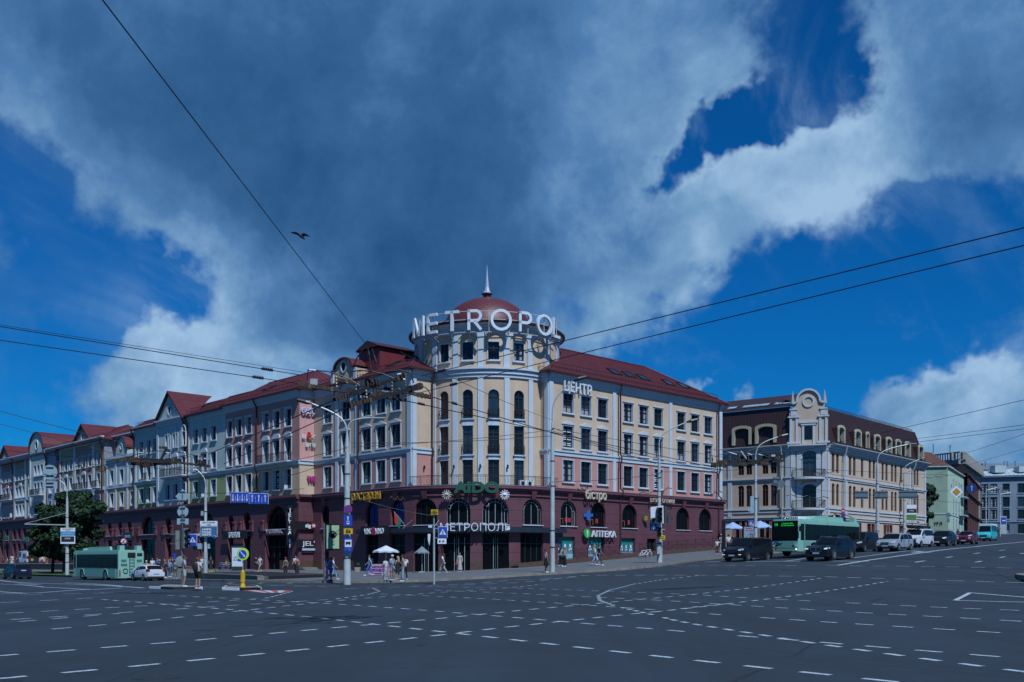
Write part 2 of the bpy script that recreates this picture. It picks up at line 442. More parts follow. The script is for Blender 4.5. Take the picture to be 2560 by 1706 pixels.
fs=[(j*W_+i,j*W_+i+1,(j+1)*W_+i+1,(j+1)*W_+i)for j in range(len(ys)-1)for i in range(W_-1)]
g.add(vs,fs);g.smooth=True
road=link('road',g.mesh('road'));road['kind']='structure'
PAVE=mat('grey_paving',(0.115,0.125,0.135),.8,.2,.9,bump=.2)
PAVEA=mat('pavement_asphalt',(0.075,0.085,0.095),.9,.2,.6,bump=.2)
KERB=mat('kerb_stone',(0.22,0.20,0.17),.85,.3,2)
kpx=[(0,1436),(80,1438.5),(160,1441),(300,1447),(430,1452),(600,1456),(740,1457.5),(870,1459),(1000,1458),(1080,1455),(1180,1448.5),(1300,1440),(1420,1435),(1541,1429.5),(1610,1422),(1669,1414),(1725,1405),(1785,1397.5)]
kl=[gh(u,v).to_2d()for u,v in kpx]
kl=[Vector((-125,185)),Vector((-95,157))]+[k for k in kl if True]+[Vector((24,93)),Vector((38,113)),Vector((50,131)),Vector((62,149)),Vector((80,182)),Vector((97,220)),Vector((104,260))]
def resample(pts,n):
    p=Path(pts);return[p.p[0]+(p.p[1]-p.p[0])*0 if i==0 else p.pos(min(p.L*i/n,p.L-1e-4))for i in range(n+1)]
def smooth(pts,k=2):
    for _ in range(k):
        pts=[pts[0]]+[(pts[i-1]+pts[i]*2+pts[i+1])/4 for i in range(1,len(pts)-1)]+[pts[-1]]
    return pts
bl=[P1C+dL*EXTL-dR*0,P1C+dR*3,A_L+dL*6+dR*2,TC,A_R+dL*3+dR*2,A_R+dR*31.7+dL*4,Vector((45,150)),Vector((75,180)),Vector((85,205)),Vector((92,232)),Vector((96,262))]
nS=150
ka=smooth(resample(kl,nS),3)
anch=[(0.0,0.0)]
PBL=Path(bl)
ib=[]
for k_ in ka:
    best=min(((PBL.pos(PBL.L*j/400)-k_).length,j)for j in range(401));ib.append(best[1]/400)
for i in range(1,len(ib)):ib[i]=max(ib[i],ib[i-1])
ib=[sum(ib[max(0,i-5):i+6])/len(ib[max(0,i-5):i+6])for i in range(len(ib))]
inn=[PBL.pos(min(PBL.L*f,PBL.L-1e-3))for f in ib]
PH=0.14
pv=MB().m(PAVE);pv.smooth=True
rows=[]
M_=12
for k_,i_ in zip(ka,inn):
    rows.append([(k_+(i_-k_)*(j/M_))for j in range(M_+1)])
vs=[(p.x,p.y,H(p.x,p.y)+PH)for r_ in rows for p in r_]
for i in range(nS):
    for j in range(M_):
        pass
pv.add(vs,[(i*(M_+1)+j,i*(M_+1)+j+1,(i+1)*(M_+1)+j+1,(i+1)*(M_+1)+j)for i in range(nS)for j in range(M_)])
pav=link('pavement',pv.mesh('pavement'));pav['kind']='structure'
kb=MB().m(KERB);cur=Path(ka)
prevL=None
for i in range(321):
    t=min(cur.L*i/320,cur.L-1e-3);n=cur.nrm(t);q=cur.pos(t);a=q+n*.16
    row=[(q.x,q.y,H(q.x,q.y)+PH+.012),(a.x,a.y,H(a.x,a.y)+PH+.012),(a.x,a.y,H(a.x,a.y)-.1)]
    if prevL:kb.add(prevL+row,[(0,1,4,3),(1,2,5,4)])
    prevL=row
ko=link('kerb',kb.mesh('kerb'));ko['kind']='structure'
GRASS=mat('grass',(0.035,0.085,0.018),.9,.35,2.5,bump=.5)
gs=MB().m(GRASS);gpx=[(-120,1432,1425),(0,1434.5,1426.5),(90,1437.5,1428.5),(180,1440,1430.5)]
prev=None
for i in range(31):
    f=i/10;k=min(int(f),2);f-=k
    u=gpx[k][0]*(1-f)+gpx[k+1][0]*f;v0=gpx[k][1]*(1-f)+gpx[k+1][1]*f;v1=gpx[k][2]*(1-f)+gpx[k+1][2]*f
    a=gh(u,v0,PH);b=gh(u,v1,PH);row=[(a.x,a.y,a.z+.03),(b.x,b.y,b.z+.03)]
    if prev:gs.add(prev+row,[(0,2,3,1)])
    prev=row
go=link('grass',gs.mesh('grass'));tag(go,'short green grass strip along the left kerb under the trees','grass',kind='stuff')
# ---------------------------------------------------------------- road markings
PAINT=mat('road_paint',(0.38,0.46,0.52),.8,.45,9)
PAINTY=mat('yellow_road_paint',(0.40,0.33,0.08),.8,.3,5)
PAINTR=mat('red_road_paint',(0.42,0.08,0.06),.8,.3,5)
mk=MB()
def stroke(a,b,wd,m_=PAINT,lift=.006):
    a=Vector(a[:2]);b=Vector(b[:2]);d=(b-a);L=d.length
    if L<.02:return
    d/=L;n=Vector((-d.y,d.x))*wd/2;k=max(1,int(L/1.2))
    mk.m(m_)
    for i in range(k):
        p=a+d*L*i/k;q=a+d*L*(i+1)/k
        mk.add([(x.x,x.y,H(x.x,x.y)+lift)for x in(p-n,q-n,q+n,p+n)],[(0,1,2,3)])
def A_(x,y):return(x/1.8383,1340+y/1.8383)
def B_(x,y):return(1280+x/1.8383,1340+y/1.8383)
def line(px,dash=.5,gap=.5,wd=.13,m_=PAINT,jitter=True,phase=0.0):
    pts=[gh(u,v).to_2d()for u,v in px]
    p=Path(pts)
    if gap<=0:
        for a,b in zip(pts,pts[1:]):stroke(a,b,wd,m_)
        return
    t=phase
    while t<p.L:
        e=min(t+dash,p.L)
        if not(jitter and random.random()<.02):stroke(p.pos(t),p.pos(e-1e-4),wd,m_)
        t+=dash+gap
line([A_(-60,663),A_(658,597),A_(1422,521),A_(1998,460),B_(-40,422),B_(458,369),B_(752,340),B_(1100,300),B_(1726,210)],.52,.5,.13)
line([A_(-60,557),A_(845,486),A_(1450,431),A_(2047,378),B_(60,341),B_(543,297),B_(880,265),B_(1426,194)],.52,.5,.13)
line([A_(25,357),A_(696,320),A_(1060,298),A_(1230,286),A_(1345,256)],.6,.6,.12)
line([A_(48,386),A_(636,349),A_(905,331),A_(1200,312),A_(1540,292),A_(1700,268),A_(1745,255),A_(1715,242)],.6,.6,.12)
line([A_(85,395),A_(553,357)],.6,.6,.12)
line([A_(55,445),A_(535,405),A_(970,360),A_(1385,315),A_(1640,290),A_(2000,262),A_(2353,238),B_(140,222)],.56,.55,.12)
line([A_(470,293),A_(760,315),A_(1100,343),A_(1460,377),A_(1870,424),A_(2273,469),B_(78,487),B_(444,529),B_(892,579),B_(1453,640),B_(1850,682)],.5,.5,.14)
line([A_(770,274),A_(1160,293),A_(1552,314),A_(1890,338),A_(2316,372),B_(363,406),B_(868,447),B_(1285,479),B_(1778,520),B_(2450,574)],.5,.5,.13)
line([A_(1750,268),A_(2000,278),A_(2318,295),B_(253,313),B_(593,336),B_(1007,367),B_(1520,402),B_(2172,442),B_(2450,459)],.5,.5,.12)
line([A_(2000,250),B_(20,265),B_(320,279),B_(735,300),B_(1115,324),B_(1572,352),B_(2132,382),B_(2450,400)],.55,.5,.12)
line([A_(1900,232),B_(0,240),B_(402,254),B_(778,268),B_(1110,287),B_(1505,307),B_(1977,330),B_(2450,348)],.55,.5,.12)
line([A_(2120,226),B_(40,214),B_(340,181),B_(855,181),B_(1420,188),B_(1831,200),B_(2315,215),B_(2450,219)],.9,.6,.13)
line([A_(1580,244),A_(1980,230),B_(0,204),B_(300,190)],.9,.7,.12)
line([B_(734,138),B_(1300,137),B_(1960,142),B_(2353,150),B_(2500,153)],.9,.7,.13)
line([B_(855,183),B_(700,200),B_(560,222),B_(450,250),B_(395,275),B_(405,298),B_(470,322),B_(620,357),B_(752,390),B_(845,408),B_(995,432),B_(1128,453),B_(1290,480),B_(1460,505),B_(1667,535),B_(1907,568),B_(2190,605),B_(2400,632)],.42,.42,.15)
line([B_(650,351),B_(752,340),B_(860,325),B_(1000,312)],.5,.4,.13)
line([B_(885,120),B_(1640,117)],1,0,.32)
line([B_(1500,135),B_(1640,112),B_(1900,76),B_(2130,50),B_(2353,28),B_(2450,20)],1,0,.34)
line([B_(1440,117),B_(1640,92),B_(1868,65)],1,0,.22)
line([B_(1040,117),B_(1170,98)],1,0,.2)
line([B_(1855,121),B_(1900,115)],1,0,.2)
line([B_(1250,118),B_(1345,104)],1,0,.2)
line([B_(1855,122),B_(2050,92),B_(2300,62)],1.6,5,.2,jitter=False)
line([B_(2130,122),B_(2353,80)],1.6,5,.2,jitter=False)
line([B_(2037,297),B_(2105,262),B_(2300,278),B_(2500,294)],1,0,.16)
line([B_(2037,297),B_(2250,303),B_(2500,309)],1,0,.16)
line([B_(1842,76),B_(1890,71)],1,0,.6)
line([B_(1842,76),B_(1930,78)],1,0,.25)
line([A_(0,205),A_(300,222),A_(660,240)],1,0,.28)
line([A_(300,216),A_(560,232)],1,0,.25)
line([A_(0,222),A_(200,236),A_(420,248),A_(560,240)],1,0,.2)
line([A_(-40,255),A_(118,265)],1,0,.2)
line([A_(0,268),A_(180,262),A_(400,246)],1,0,.18)
line([A_(80,221),A_(180,224)],1,0,.4)
line([A_(430,265),A_(760,257)],.9,.9,.12);line([A_(100,273),A_(480,262)],.9,.9,.12)
line([A_(0,308),A_(430,286)],.9,.9,.12)
line([A_(820,234),A_(1020,236)],1,0,.14);line([A_(960,222),A_(1500,236)],1.4,1.0,.13)
line([A_(1215,226),A_(1560,232)],1,0,.13)
for x in(1046,1186,1320):line([A_(x,219),A_(x+24,216)],1,0,.25,PAINTY)
TAR=mat('tar_mark',(.012,.015,.02),.7,.5,3)
for a,b,wd in((A_(1065,415),A_(1525,398),.12),(A_(1200,421),A_(1500,380),.1),(A_(1290,377),A_(1545,406),.1),(A_(1230,400),A_(1590,385),.1),(A_(885,436),A_(985,433),.3),(A_(430,320),A_(700,316),.12),(B_(520,256),B_(800,240),.14),(B_(560,240),B_(790,251),.12),(B_(600,247),B_(830,246),.12),
    (B_(1650,302),B_(1700,287),.2),(B_(1000,676),B_(1080,640),.09),(B_(1080,640),B_(1150,613),.05),(B_(1600,219),B_(2450,231),.22),(B_(1850,141),B_(2450,156),.5),(B_(1300,550),B_(1420,470),.05),(B_(1900,150),B_(2300,190),.1),(B_(2180,150),B_(2353,225),.1),(A_(0,640),A_(110,690),.2),(A_(1925,503),A_(1950,504),.12)):
    stroke(gh(*a),gh(*b),wd,TAR,.004)
hp=[gh(*A_(x,y)).to_2d()for x,y in((1105,250),(1345,252),(1310,262),(1200,262))]
for i in range(7):
    f=i/7;f2=(i+1)/7
    a=hp[0].lerp(hp[1],f);b=hp[3].lerp(hp[2],f);a2=hp[0].lerp(hp[1],f2);b2=hp[3].lerp(hp[2],f2)
    mk.m(PAINTR if i%2==0 else PAINT)
    mk.add([(p.x,p.y,H(p.x,p.y)+.006)for p in(a,a2,b2,b)],[(0,1,2,3)])
o=link('road_markings',mk.mesh('road_markings'));o['kind']='structure'
for(u,v,r_)in((393,1694,.33),(1480,1427,.3),(1970,1426,.3),(300,1515,.3)):
    p=gh(u,v)
    m_=MB().m(mat('cast_iron',(.022,.024,.028),.6,.3,20));m_.lathe([(0.001,.012),(r_*.3,.012),(r_*.32,.007),(r_*.62,.007),(r_*.64,.012),(r_*.93,.012),(r_,.004),(r_,-.02)],(0,0,0),24)
    o=link('manhole_cover',m_.mesh('manhole_cover'),None,(p.x,p.y,p.z))
    tag(o,{393:'round iron manhole cover in the asphalt nearest the camera at left',1480:'small dark manhole cover in front of the right kerb',1970:'manhole cover among the dashed lines at right',300:'dark manhole cover in the left lanes'}[u],'manhole cover','manhole covers in the road')
# ---------------------------------------------------------------- walls, windows, facade pieces
def arch_h(o,s):
    """top height of opening o at s"""
    s0,s1,z0,z1,ar=o[:5]
    if not ar:return z1
    r=(s1-s0)/2;rise=ar if ar is not True else r
    x=(s-(s0+s1)/2)/r
    return z1-rise+rise*math.sqrt(max(0,1-x*x))
def wall(mb,path,s0,s1,z0,z1,ops=(),off=0.0,step=None):
    """vertical wall along a path with rectangular or arched openings (s0,s1,z0,z1,arch)"""
    br={s0,s1}
    for o in ops:
        if o[1]<=s0 or o[0]>=s1:continue
        br.add(o[0]);br.add(o[1])
        if o[4]:
            for k in range(1,12):br.add((o[0]+o[1])/2-(o[1]-o[0])/2*math.cos(math.pi*k/12))
    for c in path.c:
        if s0<c<s1:br.add(c)
    br=sorted(b for b in br if s0-1e-6<=b<=s1+1e-6)
    for a,b in zip(br,br[1:]):
        if b-a<1e-5:continue
        mid=(a+b)/2;cuts=[]
        for o in ops:
            if o[0]<mid<o[1]and o[3]>z0 and o[2]<z1:
                cuts.append((max(o[2],z0),min(max(arch_h(o,a),o[2]),z1),min(max(arch_h(o,b),o[2]),z1)))
        cuts.sort();la=lb=z0
        for c in cuts+[(z1,z1,z1)]:
            if c[0]-la>1e-5 or c[0]-lb>1e-5:
                mb.quad(path.P(a,la,off),path.P(b,lb,off),path.P(b,c[0],off),path.P(a,c[0],off))
            la,lb=c[1],c[2]
def reveal(mb,path,o,d,off=0.0,z0=-99):
    """inner faces of an opening, d deep"""
    s0,s1,a,b,ar=o[:5];a=max(a,z0)
    pts=[(s0,a)]
    if ar:
        for k in range(0,13):
            s=(s0+s1)/2-(s1-s0)/2*math.cos(math.pi*k/12);pts.append((s,arch_h(o,s)))
    else:pts+=[(s0,b),(s1,b)]
    pts.append((s1,a));pts.append((s0,a))
    for p,q in zip(pts,pts[1:]):
        if abs(p[0]-q[0])+abs(p[1]-q[1])<1e-5:continue
        mb.quad(path.P(p[0],p[1],off),path.P(q[0],q[1],off),path.P(q[0],q[1],off-d),path.P(p[0],p[1],off-d))
def band(mb,path,s0,s1,z0,z1,out,off=0.0,n=None):
    """horizontal moulding box following the path"""
    ts=[s0]+[c for c in path.c if s0+1e-3<c<s1-1e-3]+[s1]
    ring=[]
    for t in ts:ring.append([path.P(t,z0,off-.02),path.P(t,z0,off+out),path.P(t,z1,off+out),path.P(t,z1,off-.02)])
    for a,b in zip(ring,ring[1:]):
        for k in range(4):
            k2=(k+1)%4;mb.quad(a[k],b[k],b[k2],a[k2])
    mb.poly(ring[0]);mb.poly(ring[-1][::-1])
def pilaster(mb,path,s,w,z0,z1,out=.12,off=0.0):band(mb,path,s-w/2,s+w/2,z0,z1,out,off)
def outline(w,h,arch,x0=0,z0=0):
    p=[(-w/2,0)]
    if arch:
        r=w/2;rise=arch if arch is not True else r
        for k in range(0,11):
            a=math.pi*k/10;p.append((-r*math.cos(a),h-rise+rise*math.sin(a)))
    else:p+=[(-w/2,h),(w/2,h)]
    p.append((w/2,0))
    return[(x+x0,z+z0)for x,z in p]
WC={}
def win_mesh(key):
    if key in WC:return WC[key]
    w_,h,arch,style,ped,fm,trim,depth,glass=key
    o0=outline(w_,h,arch)
    M1=MB()
    if trim:
        M1.m(MATS[trim]if trim in MATS else WHITE);t=.10
        rise=arch
        o1=outline(w_+2*t,h+2*t,(True if arch is True else(arch+t*.5 if arch else arch)),0,-t)
        M1.ring(o0,o1,.02,-.07)
        n=len(o0)
        for i in range(n):
            a,b=o0[i],o0[(i+1)%n]
            M1.quad((a[0],-.0,a[1]),(b[0],-.0,b[1]),(b[0],depth,b[1]),(a[0],depth,a[1]))
        if ped=='tri':
            zt=h+t+.06
            M1.prism([(-w_/2-t-.06,zt),(w_/2+t+.06,zt),(w_/2+t+.06,zt+.07),(0,zt+.42),(-w_/2-t-.06,zt+.07)],.02,-.16)
        elif ped=='arc':
            zt=h+t+.06;r=w_/2+t+.05
            M1.prism([(-r,zt)]+[(-r*math.cos(math.pi*k/10),zt+.06+.55*math.sin(math.pi*k/10))for k in range(11)]+[(r,zt)],.02,-.15)
        elif ped=='top':
            M1.box((0,-.07,h+t+.07),(w_+2*t+.14,.16,.1))
        elif ped=='niche':
            zt=h+t;r=w_/2+t
            A=[(-r,zt)]+[(-r*math.cos(math.pi*k/8),zt+.1+r*math.sin(math.pi*k/8))for k in range(9)]+[(r,zt)]
            B=[(x*.84,zt+(z-zt)*.84)for x,z in A]
            M1.ring(A,B,.02,-.06)
    S=MB()
    if style not in('shop','bare'):
        S.m(WHITE if trim!='none' else WHITE);S.box((0,-.07,-.15),(w_+.34,.22,.08))
    elif style=='shop':S.m(WHITE);S.box((0,-.02,-.05),(w_+.16,.2,.07))
    Fm=MB().m(MATS[fm]);y0=depth-.09;y1=depth-.01;fw=.075 if style!='shop' else.07
    i1=outline(w_-2*fw,h-2*fw,(max(arch-fw,.05)if(arch and arch is not True)else arch),0,fw)
    Fm.ring(o0,i1,y0,y1)
    if style=='std':
        Fm.box((0,y0+.02,h/2),(.09,.09,h));Fm.box((0,y0+.01,h*.66),(w_,.09,.09));Fm.box((0,y0+.03,h*.31),(w_,.07,.045))
    elif style in('door','bare'):
        Fm.box((0,y0+.02,h/2-.1),(.09,.09,h-.2));Fm.box((0,y0+.01,h*.74),(w_,.09,.09))
    elif style=='shop':
        if w_>2.6:
            for x in(-w_/4,w_/4,0):Fm.box((x,y0+.02,h*.42),(.06,.08,h*.84))
        else:Fm.box((0,y0+.02,h*.45),(.05,.08,h*.9))
        if h>3:Fm.box((0,y0+.01,h*.66),(w_,.08,.07))
        if arch:
            rr=w_/2*.72
            for k in range(9):
                a=math.pi*(k+.5)/9;Fm.bar((rr*math.cos(a),y0+.04,h-w_/2+rr*math.sin(a)),(w_/2*.98*math.cos(a),y0+.04,h-w_/2+w_/2*.98*math.sin(a)),.04)
            pts=[(rr*math.cos(math.pi*k/14),y0+.04,h-w_/2+rr*math.sin(math.pi*k/14))for k in range(15)]
            pts=[(rr,y0+.04,.1)]+pts+[(-rr,y0+.04,.1)]
            for a,b in zip(pts,pts[1:]):Fm.bar(a,b,.05)
    Gm=MB().m(MATS[glass]);Gm.poly([(x,depth-.04,z)for x,z in outline(w_-.02,h-.02,arch,0,.01)])
    if style=='std' and(hash(key)%3==0):
        pass
    WC[key]=tuple((x.mesh(nm)if x.f else None)for x,nm in((M1,'window'),(Fm,'frame'),(Gm,'pane'),(S,'sill')))
    return WC[key]
CUR={}
def curtain_mesh(w_,h,depth,kind):
    k=(w_,h,depth,kind)
    if k not in CUR:
        m_=MB().m(CURT if kind!='blind' else PWHITE)
        if kind=='blind':
            for i in range(9):m_.box((0,depth-.045,h*.12+i*h*.09),(w_-.22,.006,h*.04))
        elif kind=='half':m_.box((0,depth-.045,h*.2),(w_*.8,.006,h*.3))
        else:
            m_.box((-w_*.3,depth-.045,h*.48),(w_*.22,.006,h*.8));m_.box((w_*.3,depth-.045,h*.48),(w_*.22,.006,h*.8))
        CUR[k]=m_.mesh('curtain')
    return CUR[k]
NW=[0]
def window(root,path,s,w_,z0,z1,arch=False,style='std',ped=None,frame='dark_frame',trim='white_blue_paint',depth=.3,glass='window_glass',off=0.0,name='window',curt=None):
    w_=round(w_,2);h=round(z1-z0,2)
    if glass=='window_glass' and(NW[0]*7+3)%11 in(0,4,9):glass='window_glass_reflecting'
    key=(w_,h,arch,style,ped,frame,trim,depth,glass)
    a,f,g_,si=win_mesh(key)
    q=path.pos(s,off);d=path.dirn(s);n=path.nrm(s);d=Vector((-n.y,n.x))
    rz=math.atan2(d.y,d.x);loc=(q.x-root.location.x,q.y-root.location.y,z0-root.location.z)
    base=a if a is not None else f
    o=link(name,base,root,loc,rz)
    if a is not None and f:link('frame',f,o)
    if g_:link('pane',g_,o)
    if si:link('sill',si,o)
    NW[0]+=1
    if curt is None and style=='std':curt=[None,None,'side',None,'half','side',None,'blind'][(NW[0]*5+NW[0]//7)%8]
    if curt:link('curtain',curtain_mesh(w_,h,depth,curt),o)
    return o
def opn(s,w_,z0,z1,arch=False):return(s-w_/2,s+w_/2,z0,z1,arch)
RAILC={}
def railing(root,path,s0,s1,z,h=1.0,out=.0,name='railing',ends=True,mt=None,step=.14,curl=True):
    m_=MB().m(mt or BLACK);n=max(2,int((s1-s0)/step))
    def Q(t,z_,o_):return path.P(min(max(t,0),path.L-1e-4),z_,o_)
    k=max(1,int((s1-s0)/1.2))
    for i in range(k):
        a=s0+(s1-s0)*i/k;b=s0+(s1-s0)*(i+1)/k
        m_.bar(Q(a,z+h,out),Q(b,z+h,out),.05);m_.bar(Q(a,z+.08,out),Q(b,z+.08,out),.035);m_.bar(Q(a,z+h-.14,out),Q(b,z+h-.14,out),.025)
    for i in range(n+1):
        t=s0+(s1-s0)*i/n;m_.bar(Q(t,z,out),Q(t,z+h,out),.022 if i%8 else.045)
    if curl:
        for i in range(int((s1-s0)/.9)):
            t=s0+.45+i*.9
            pts=[Q(t+.2*math.cos(a),z+h*.45+.2*math.sin(a),out)for a in[math.pi*2*j/8 for j in range(9)]]
            for a,b in zip(pts,pts[1:]):m_.bar(a,b,.02)
    if ends:
        for t in(s0,s1):
            m_.bar(Q(t,z+h,out),Q(t,z+h,0),.04);m_.bar(Q(t,z+.08,out),Q(t,z+.08,0),.03)
            for j in range(1,6):m_.bar(Q(t,z,out*j/6),Q(t,z+h,out*j/6),.02)
    return part(name,m_,root)
def balcony(root,path,s0,s1,z,out=.75,h=1.0,slab=True):
    if slab:
        m_=MB().m(WHITE);band(m_,path,s0-.1,s1+.1,z-.18,z,out+.08);band(m_,path,s0,s1,z-.32,z-.18,out-.1)
        part('balcony_slab',m_,root)
    railing(root,path,s0,s1,z,h,out,'balcony_railing')
def drainpipe(root,path,s,z1,z0,off=.12,kink=None,r=.1):
    m_=MB().m(ROOFD);pts=[path.P(s,z1,.65),path.P(s,z1-.35,.6),path.P(s,z1-1.1,off)]
    for(zk,o_)in(kink or[]):pts+=[path.P(s,zk+.25,off),path.P(s,zk,o_),path.P(s,zk-.5,o_),path.P(s,zk-.8,off)]
    pts+=[path.P(s,z0,off)]
    m_.tube(pts,r,6);m_.smooth=True
    return part('drainpipe',m_,root)
def roof_slope(mb,e0,e1,r1,r0,ribs=True,sp=.62):
    """metal roof plane: eave e0->e1, ridge r0->r1, with standing seams and 8 cm thickness"""
    e0,e1,r0,r1=map(Vector,(e0,e1,r0,r1))
    mb.add([e0,e1,r1,r0],[(0,1,2,3)])
    L=(e1-e0).length;n=max(1,int(L/sp));nn=(e1-e0).cross(r0-e0).normalized()
    if nn.z<0:nn=-nn
    if ribs:
        ed=(e1-e0)/L
        t0=(r0-e0).dot(ed);t1=(r1-e0).dot(ed)
        up0=r0-e0-ed*t0
        for i in range(n+1):
            t=L*i/n;p=e0+ed*t
            f=1.0
            if t<t0 and t0>1e-3:f=t/t0
            if t>t1 and L-t1>1e-3:f=min(f,(L-t)/(L-t1))
            if f<.02:continue
            mb.bar(p+nn*.02,p+up0*f+nn*.02,.035,.05)
def snow_guard(root,pts,h=.6):
    m_=MB().m(ROOFD)
    for a,b in zip(pts,pts[1:]):
        a=Vector(a);b=Vector(b);L=(b-a).length;k=max(1,int(L/.55))
        for zz in(.2,h):m_.bar(a+Vector((0,0,zz)),b+Vector((0,0,zz)),.045)
        for i in range(k+1):
            p=a.lerp(b,i/k);m_.bar(p,p+Vector((0,0,h)),.045)
    return part('roof_railing',m_,root)
def V3(p,z):return Vector((p.x,p.y,z))
# ---- letters on signs
TXT={}
def text_mb(txt,size,ext=.04,bold=0.0,width=None):
    k=(txt,size,ext,bold,width)
    if k in TXT:return TXT[k]
    cu=bpy.data.curves.new('lettering','FONT');cu.body=txt;cu.size=size;cu.extrude=ext;cu.offset=bold;cu.align_x='CENTER';cu.resolution_u=3
    o=bpy.data.objects.new('lettering',cu);COL.objects.link(o)
    bpy.context.view_layer.update();dg=bpy.context.evaluated_depsgraph_get()
    me=bpy.data.meshes.new_from_object(o.evaluated_get(dg));bpy.data.objects.remove(o);bpy.data.curves.remove(cu)
    xs_=[v.co.x for v in me.vertices]or[0,1];sx=1.0
    cx=(max(xs_)+min(xs_))/2
    if width:sx=width/max(max(xs_)-min(xs_),1e-3)
    vs=[((v.co.x-cx)*sx,-v.co.z,v.co.y)for v in me.vertices];fs=[tuple(p.vertices)for p in me.polygons]
    bpy.data.meshes.remove(me);TXT[k]=(vs,fs);return TXT[k]
def put_text(mb,txt,size,M,ext=.04,bold=0.0,width=None):
    vs,fs=text_mb(txt,size,ext,bold,width);mb.add([M@Vector(v)for v in vs],fs)
def face_M(q,d,z):return Matrix.Translation((q.x,q.y,z))@Matrix.Rotation(math.atan2(d.y,d.x),4,'Z')
def wall_sign(name,label,txt,path,s,z,size,mt,off=.25,ext=.05,bold=.0,width=None,back=None,parts=None,group=None,per_letter=False):
    q=path.pos(s,off);d=path.dirn(s)
    t=thing(name,label,'sign',(q.x,q.y,z),math.atan2(d.y,d.x),group)
    if back:bm_,bw,bh,bz=back;m_=MB().m(bm_);m_.box((0,.07,bz),(bw,.1,bh));sub('backing',m_,t)
    m_=MB().m(mt)
    vs,fs=text_mb(txt,size,ext,bold,width);m_.add(vs,fs);sub('lettering',m_,t)
    return t
# ================================================================ the corner building: left wing, round tower, right wing
Z0,ZB,ZC=-1.0,9.0,21.3
ROWS={'low':(9.85,12.15),'mid':(13.5,15.8),'top':(17.25,19.3)}
CB=thing('corner_building','cream and burgundy corner building with a round domed tower between two wings','building',(TC.x,TC.y,0))
colsW=[819.8,864.4,916.6,952.8,989.8]
colsR=[1420,1464.4,1506.2,1569.8,1608.5,1645.4,1702.6,1737.2,1770]
def wing(root,path,cols,s0,s1,uppercol=CREAM,lowcol=PINK,w_=1.66):
    ss=[path.u2s(u)for u in cols];ops=[]
    for s in ss:
        for k,(a,b)in ROWS.items():ops.append(opn(s,w_,a,b))
    m1=MB().m(lowcol);wall(m1,path,s0,s1,ZB-.1,12.7,ops)
    m1.m(uppercol);wall(m1,path,s0,s1,12.7,ZC-.1,ops)
    for s in ss:
        for k,(a,b)in ROWS.items():window(root,path,s,w_,a,b,ped={'mid':'tri','top':'top','low':None}[k])
    return m1
def trims(m_,path,s0,s1,belt=True):
    if belt:
        band(m_,path,s0,s1,12.55,12.95,.10);band(m_,path,s0,s1,12.95,13.12,.2)
    band(m_,path,s0,s1,20.35,20.75,.12);band(m_,path,s0,s1,20.75,21.05,.28);band(m_,path,s0,s1,21.05,21.24,.5)
mw=wing(CB,PW,colsW,0,PW.L);part('wall',mw,CB)
mr=wing(CB,PR,colsR,0,PR.L);part('wall',mr,CB)
me_=MB()
for pth in(PEL,PER):
    me_.m(PINK);wall(me_,pth,0,pth.L,ZB-.1,12.7);me_.m(CREAM);wall(me_,pth,0,pth.L,12.7,ZC-.1)
for(a,b)in((A_R+dR*31.7,A_R+dR*31.7+dL*13),(A_R+dR*31.7+dL*13,A_R+dR*11+dL*13),(A_R+dR*11+dL*13,A_L+dL*11+dR*13),(A_L+dL*11+dR*13,A_L+dL*18.6+dR*13)):
    me_.m(CREAM);me_.quad(V3(a,-1),V3(b,-1),V3(b,ZC-.1),V3(a,ZC-.1))
part('wall',me_,CB)
mt_=MB().m(WHITE)
for pth in(PW,PR,PEL,PER):trims(mt_,pth,0,pth.L)
for u,w_ in((843,.55),(893,.55),(1020,.72)):pilaster(mt_,PW,PW.u2s(u)if u!=1020 else PW.L-.36,w_,ZB,20.35)
for u,w_ in((1535,.55),(1675.5,.55)):pilaster(mt_,PR,PR.u2s(u),w_,ZB,20.35)
pilaster(mt_,PR,.32,.64,ZB,20.35);pilaster(mt_,PR,PR.L-.5,1.0,ZB,20.35)
pilaster(mt_,PEL,.27,.54,ZB,20.35);pilaster(mt_,PER,PER.L-.27,.54,ZB,20.35)
part('stone_trim',mt_,CB)
drainpipe(CB,PW,PW.u2s(893)+.55,ZC,ZB+.2,.2,[(13.1,.35)])
drainpipe(CB,PR,PR.u2s(1537)+.5,ZC,3.0,.42,[(13.1,.6),(9.2,.8)])
drainpipe(CB,PR,PR.L-1.25,ZC,3.6,.42,[(13.1,.6),(9.2,.8)])
drainpipe(CB,PEL,2.55,ZC,ZB,.2,[(13.1,.35)])
drainpipe(CB,PER,2.1,ZC,ZB,.2,[(13.1,.35)])
# ---- burgundy base
def su(u):return PB.u2s(u)
OB=.34
PBo=PB.off(OB)
def so(u):return PBo.u2s(u)
arches=[]
for u,w_ in((813,1.6),(930,2.35),(993,2.35),(1063,2.7),(1145.5,2.5),(1239.5,2.72),(1332,2.45),(1421,2.5),(1495.5,2.45),(1574,2.6),(1707,2.6),(1763,2.6)):
    arches.append((so(u),w_,5.05,7.75))
sm=so(1642);arches.append((sm,2.5,5.05,7.75))
ops=[opn(s,w_,a,b,True)for s,w_,a,b in arches]
low=[]
for u,w_,z0,z1 in((813,1.5,.25,4.1),(930,2.3,.55,4.15),(993,2.5,.55,4.15),(1063,3.0,-.2,4.2),(1140,2.9,.05,4.2),(1240,2.75,.05,4.2),(1331,2.9,.9,4.25),(1417,2.6,.9,3.9),(1491,2.6,.95,3.9),(1570,2.6,1.6,3.9),(1629,1.7,1.3,3.9)):
    low.append((so(u),w_,z0,z1))
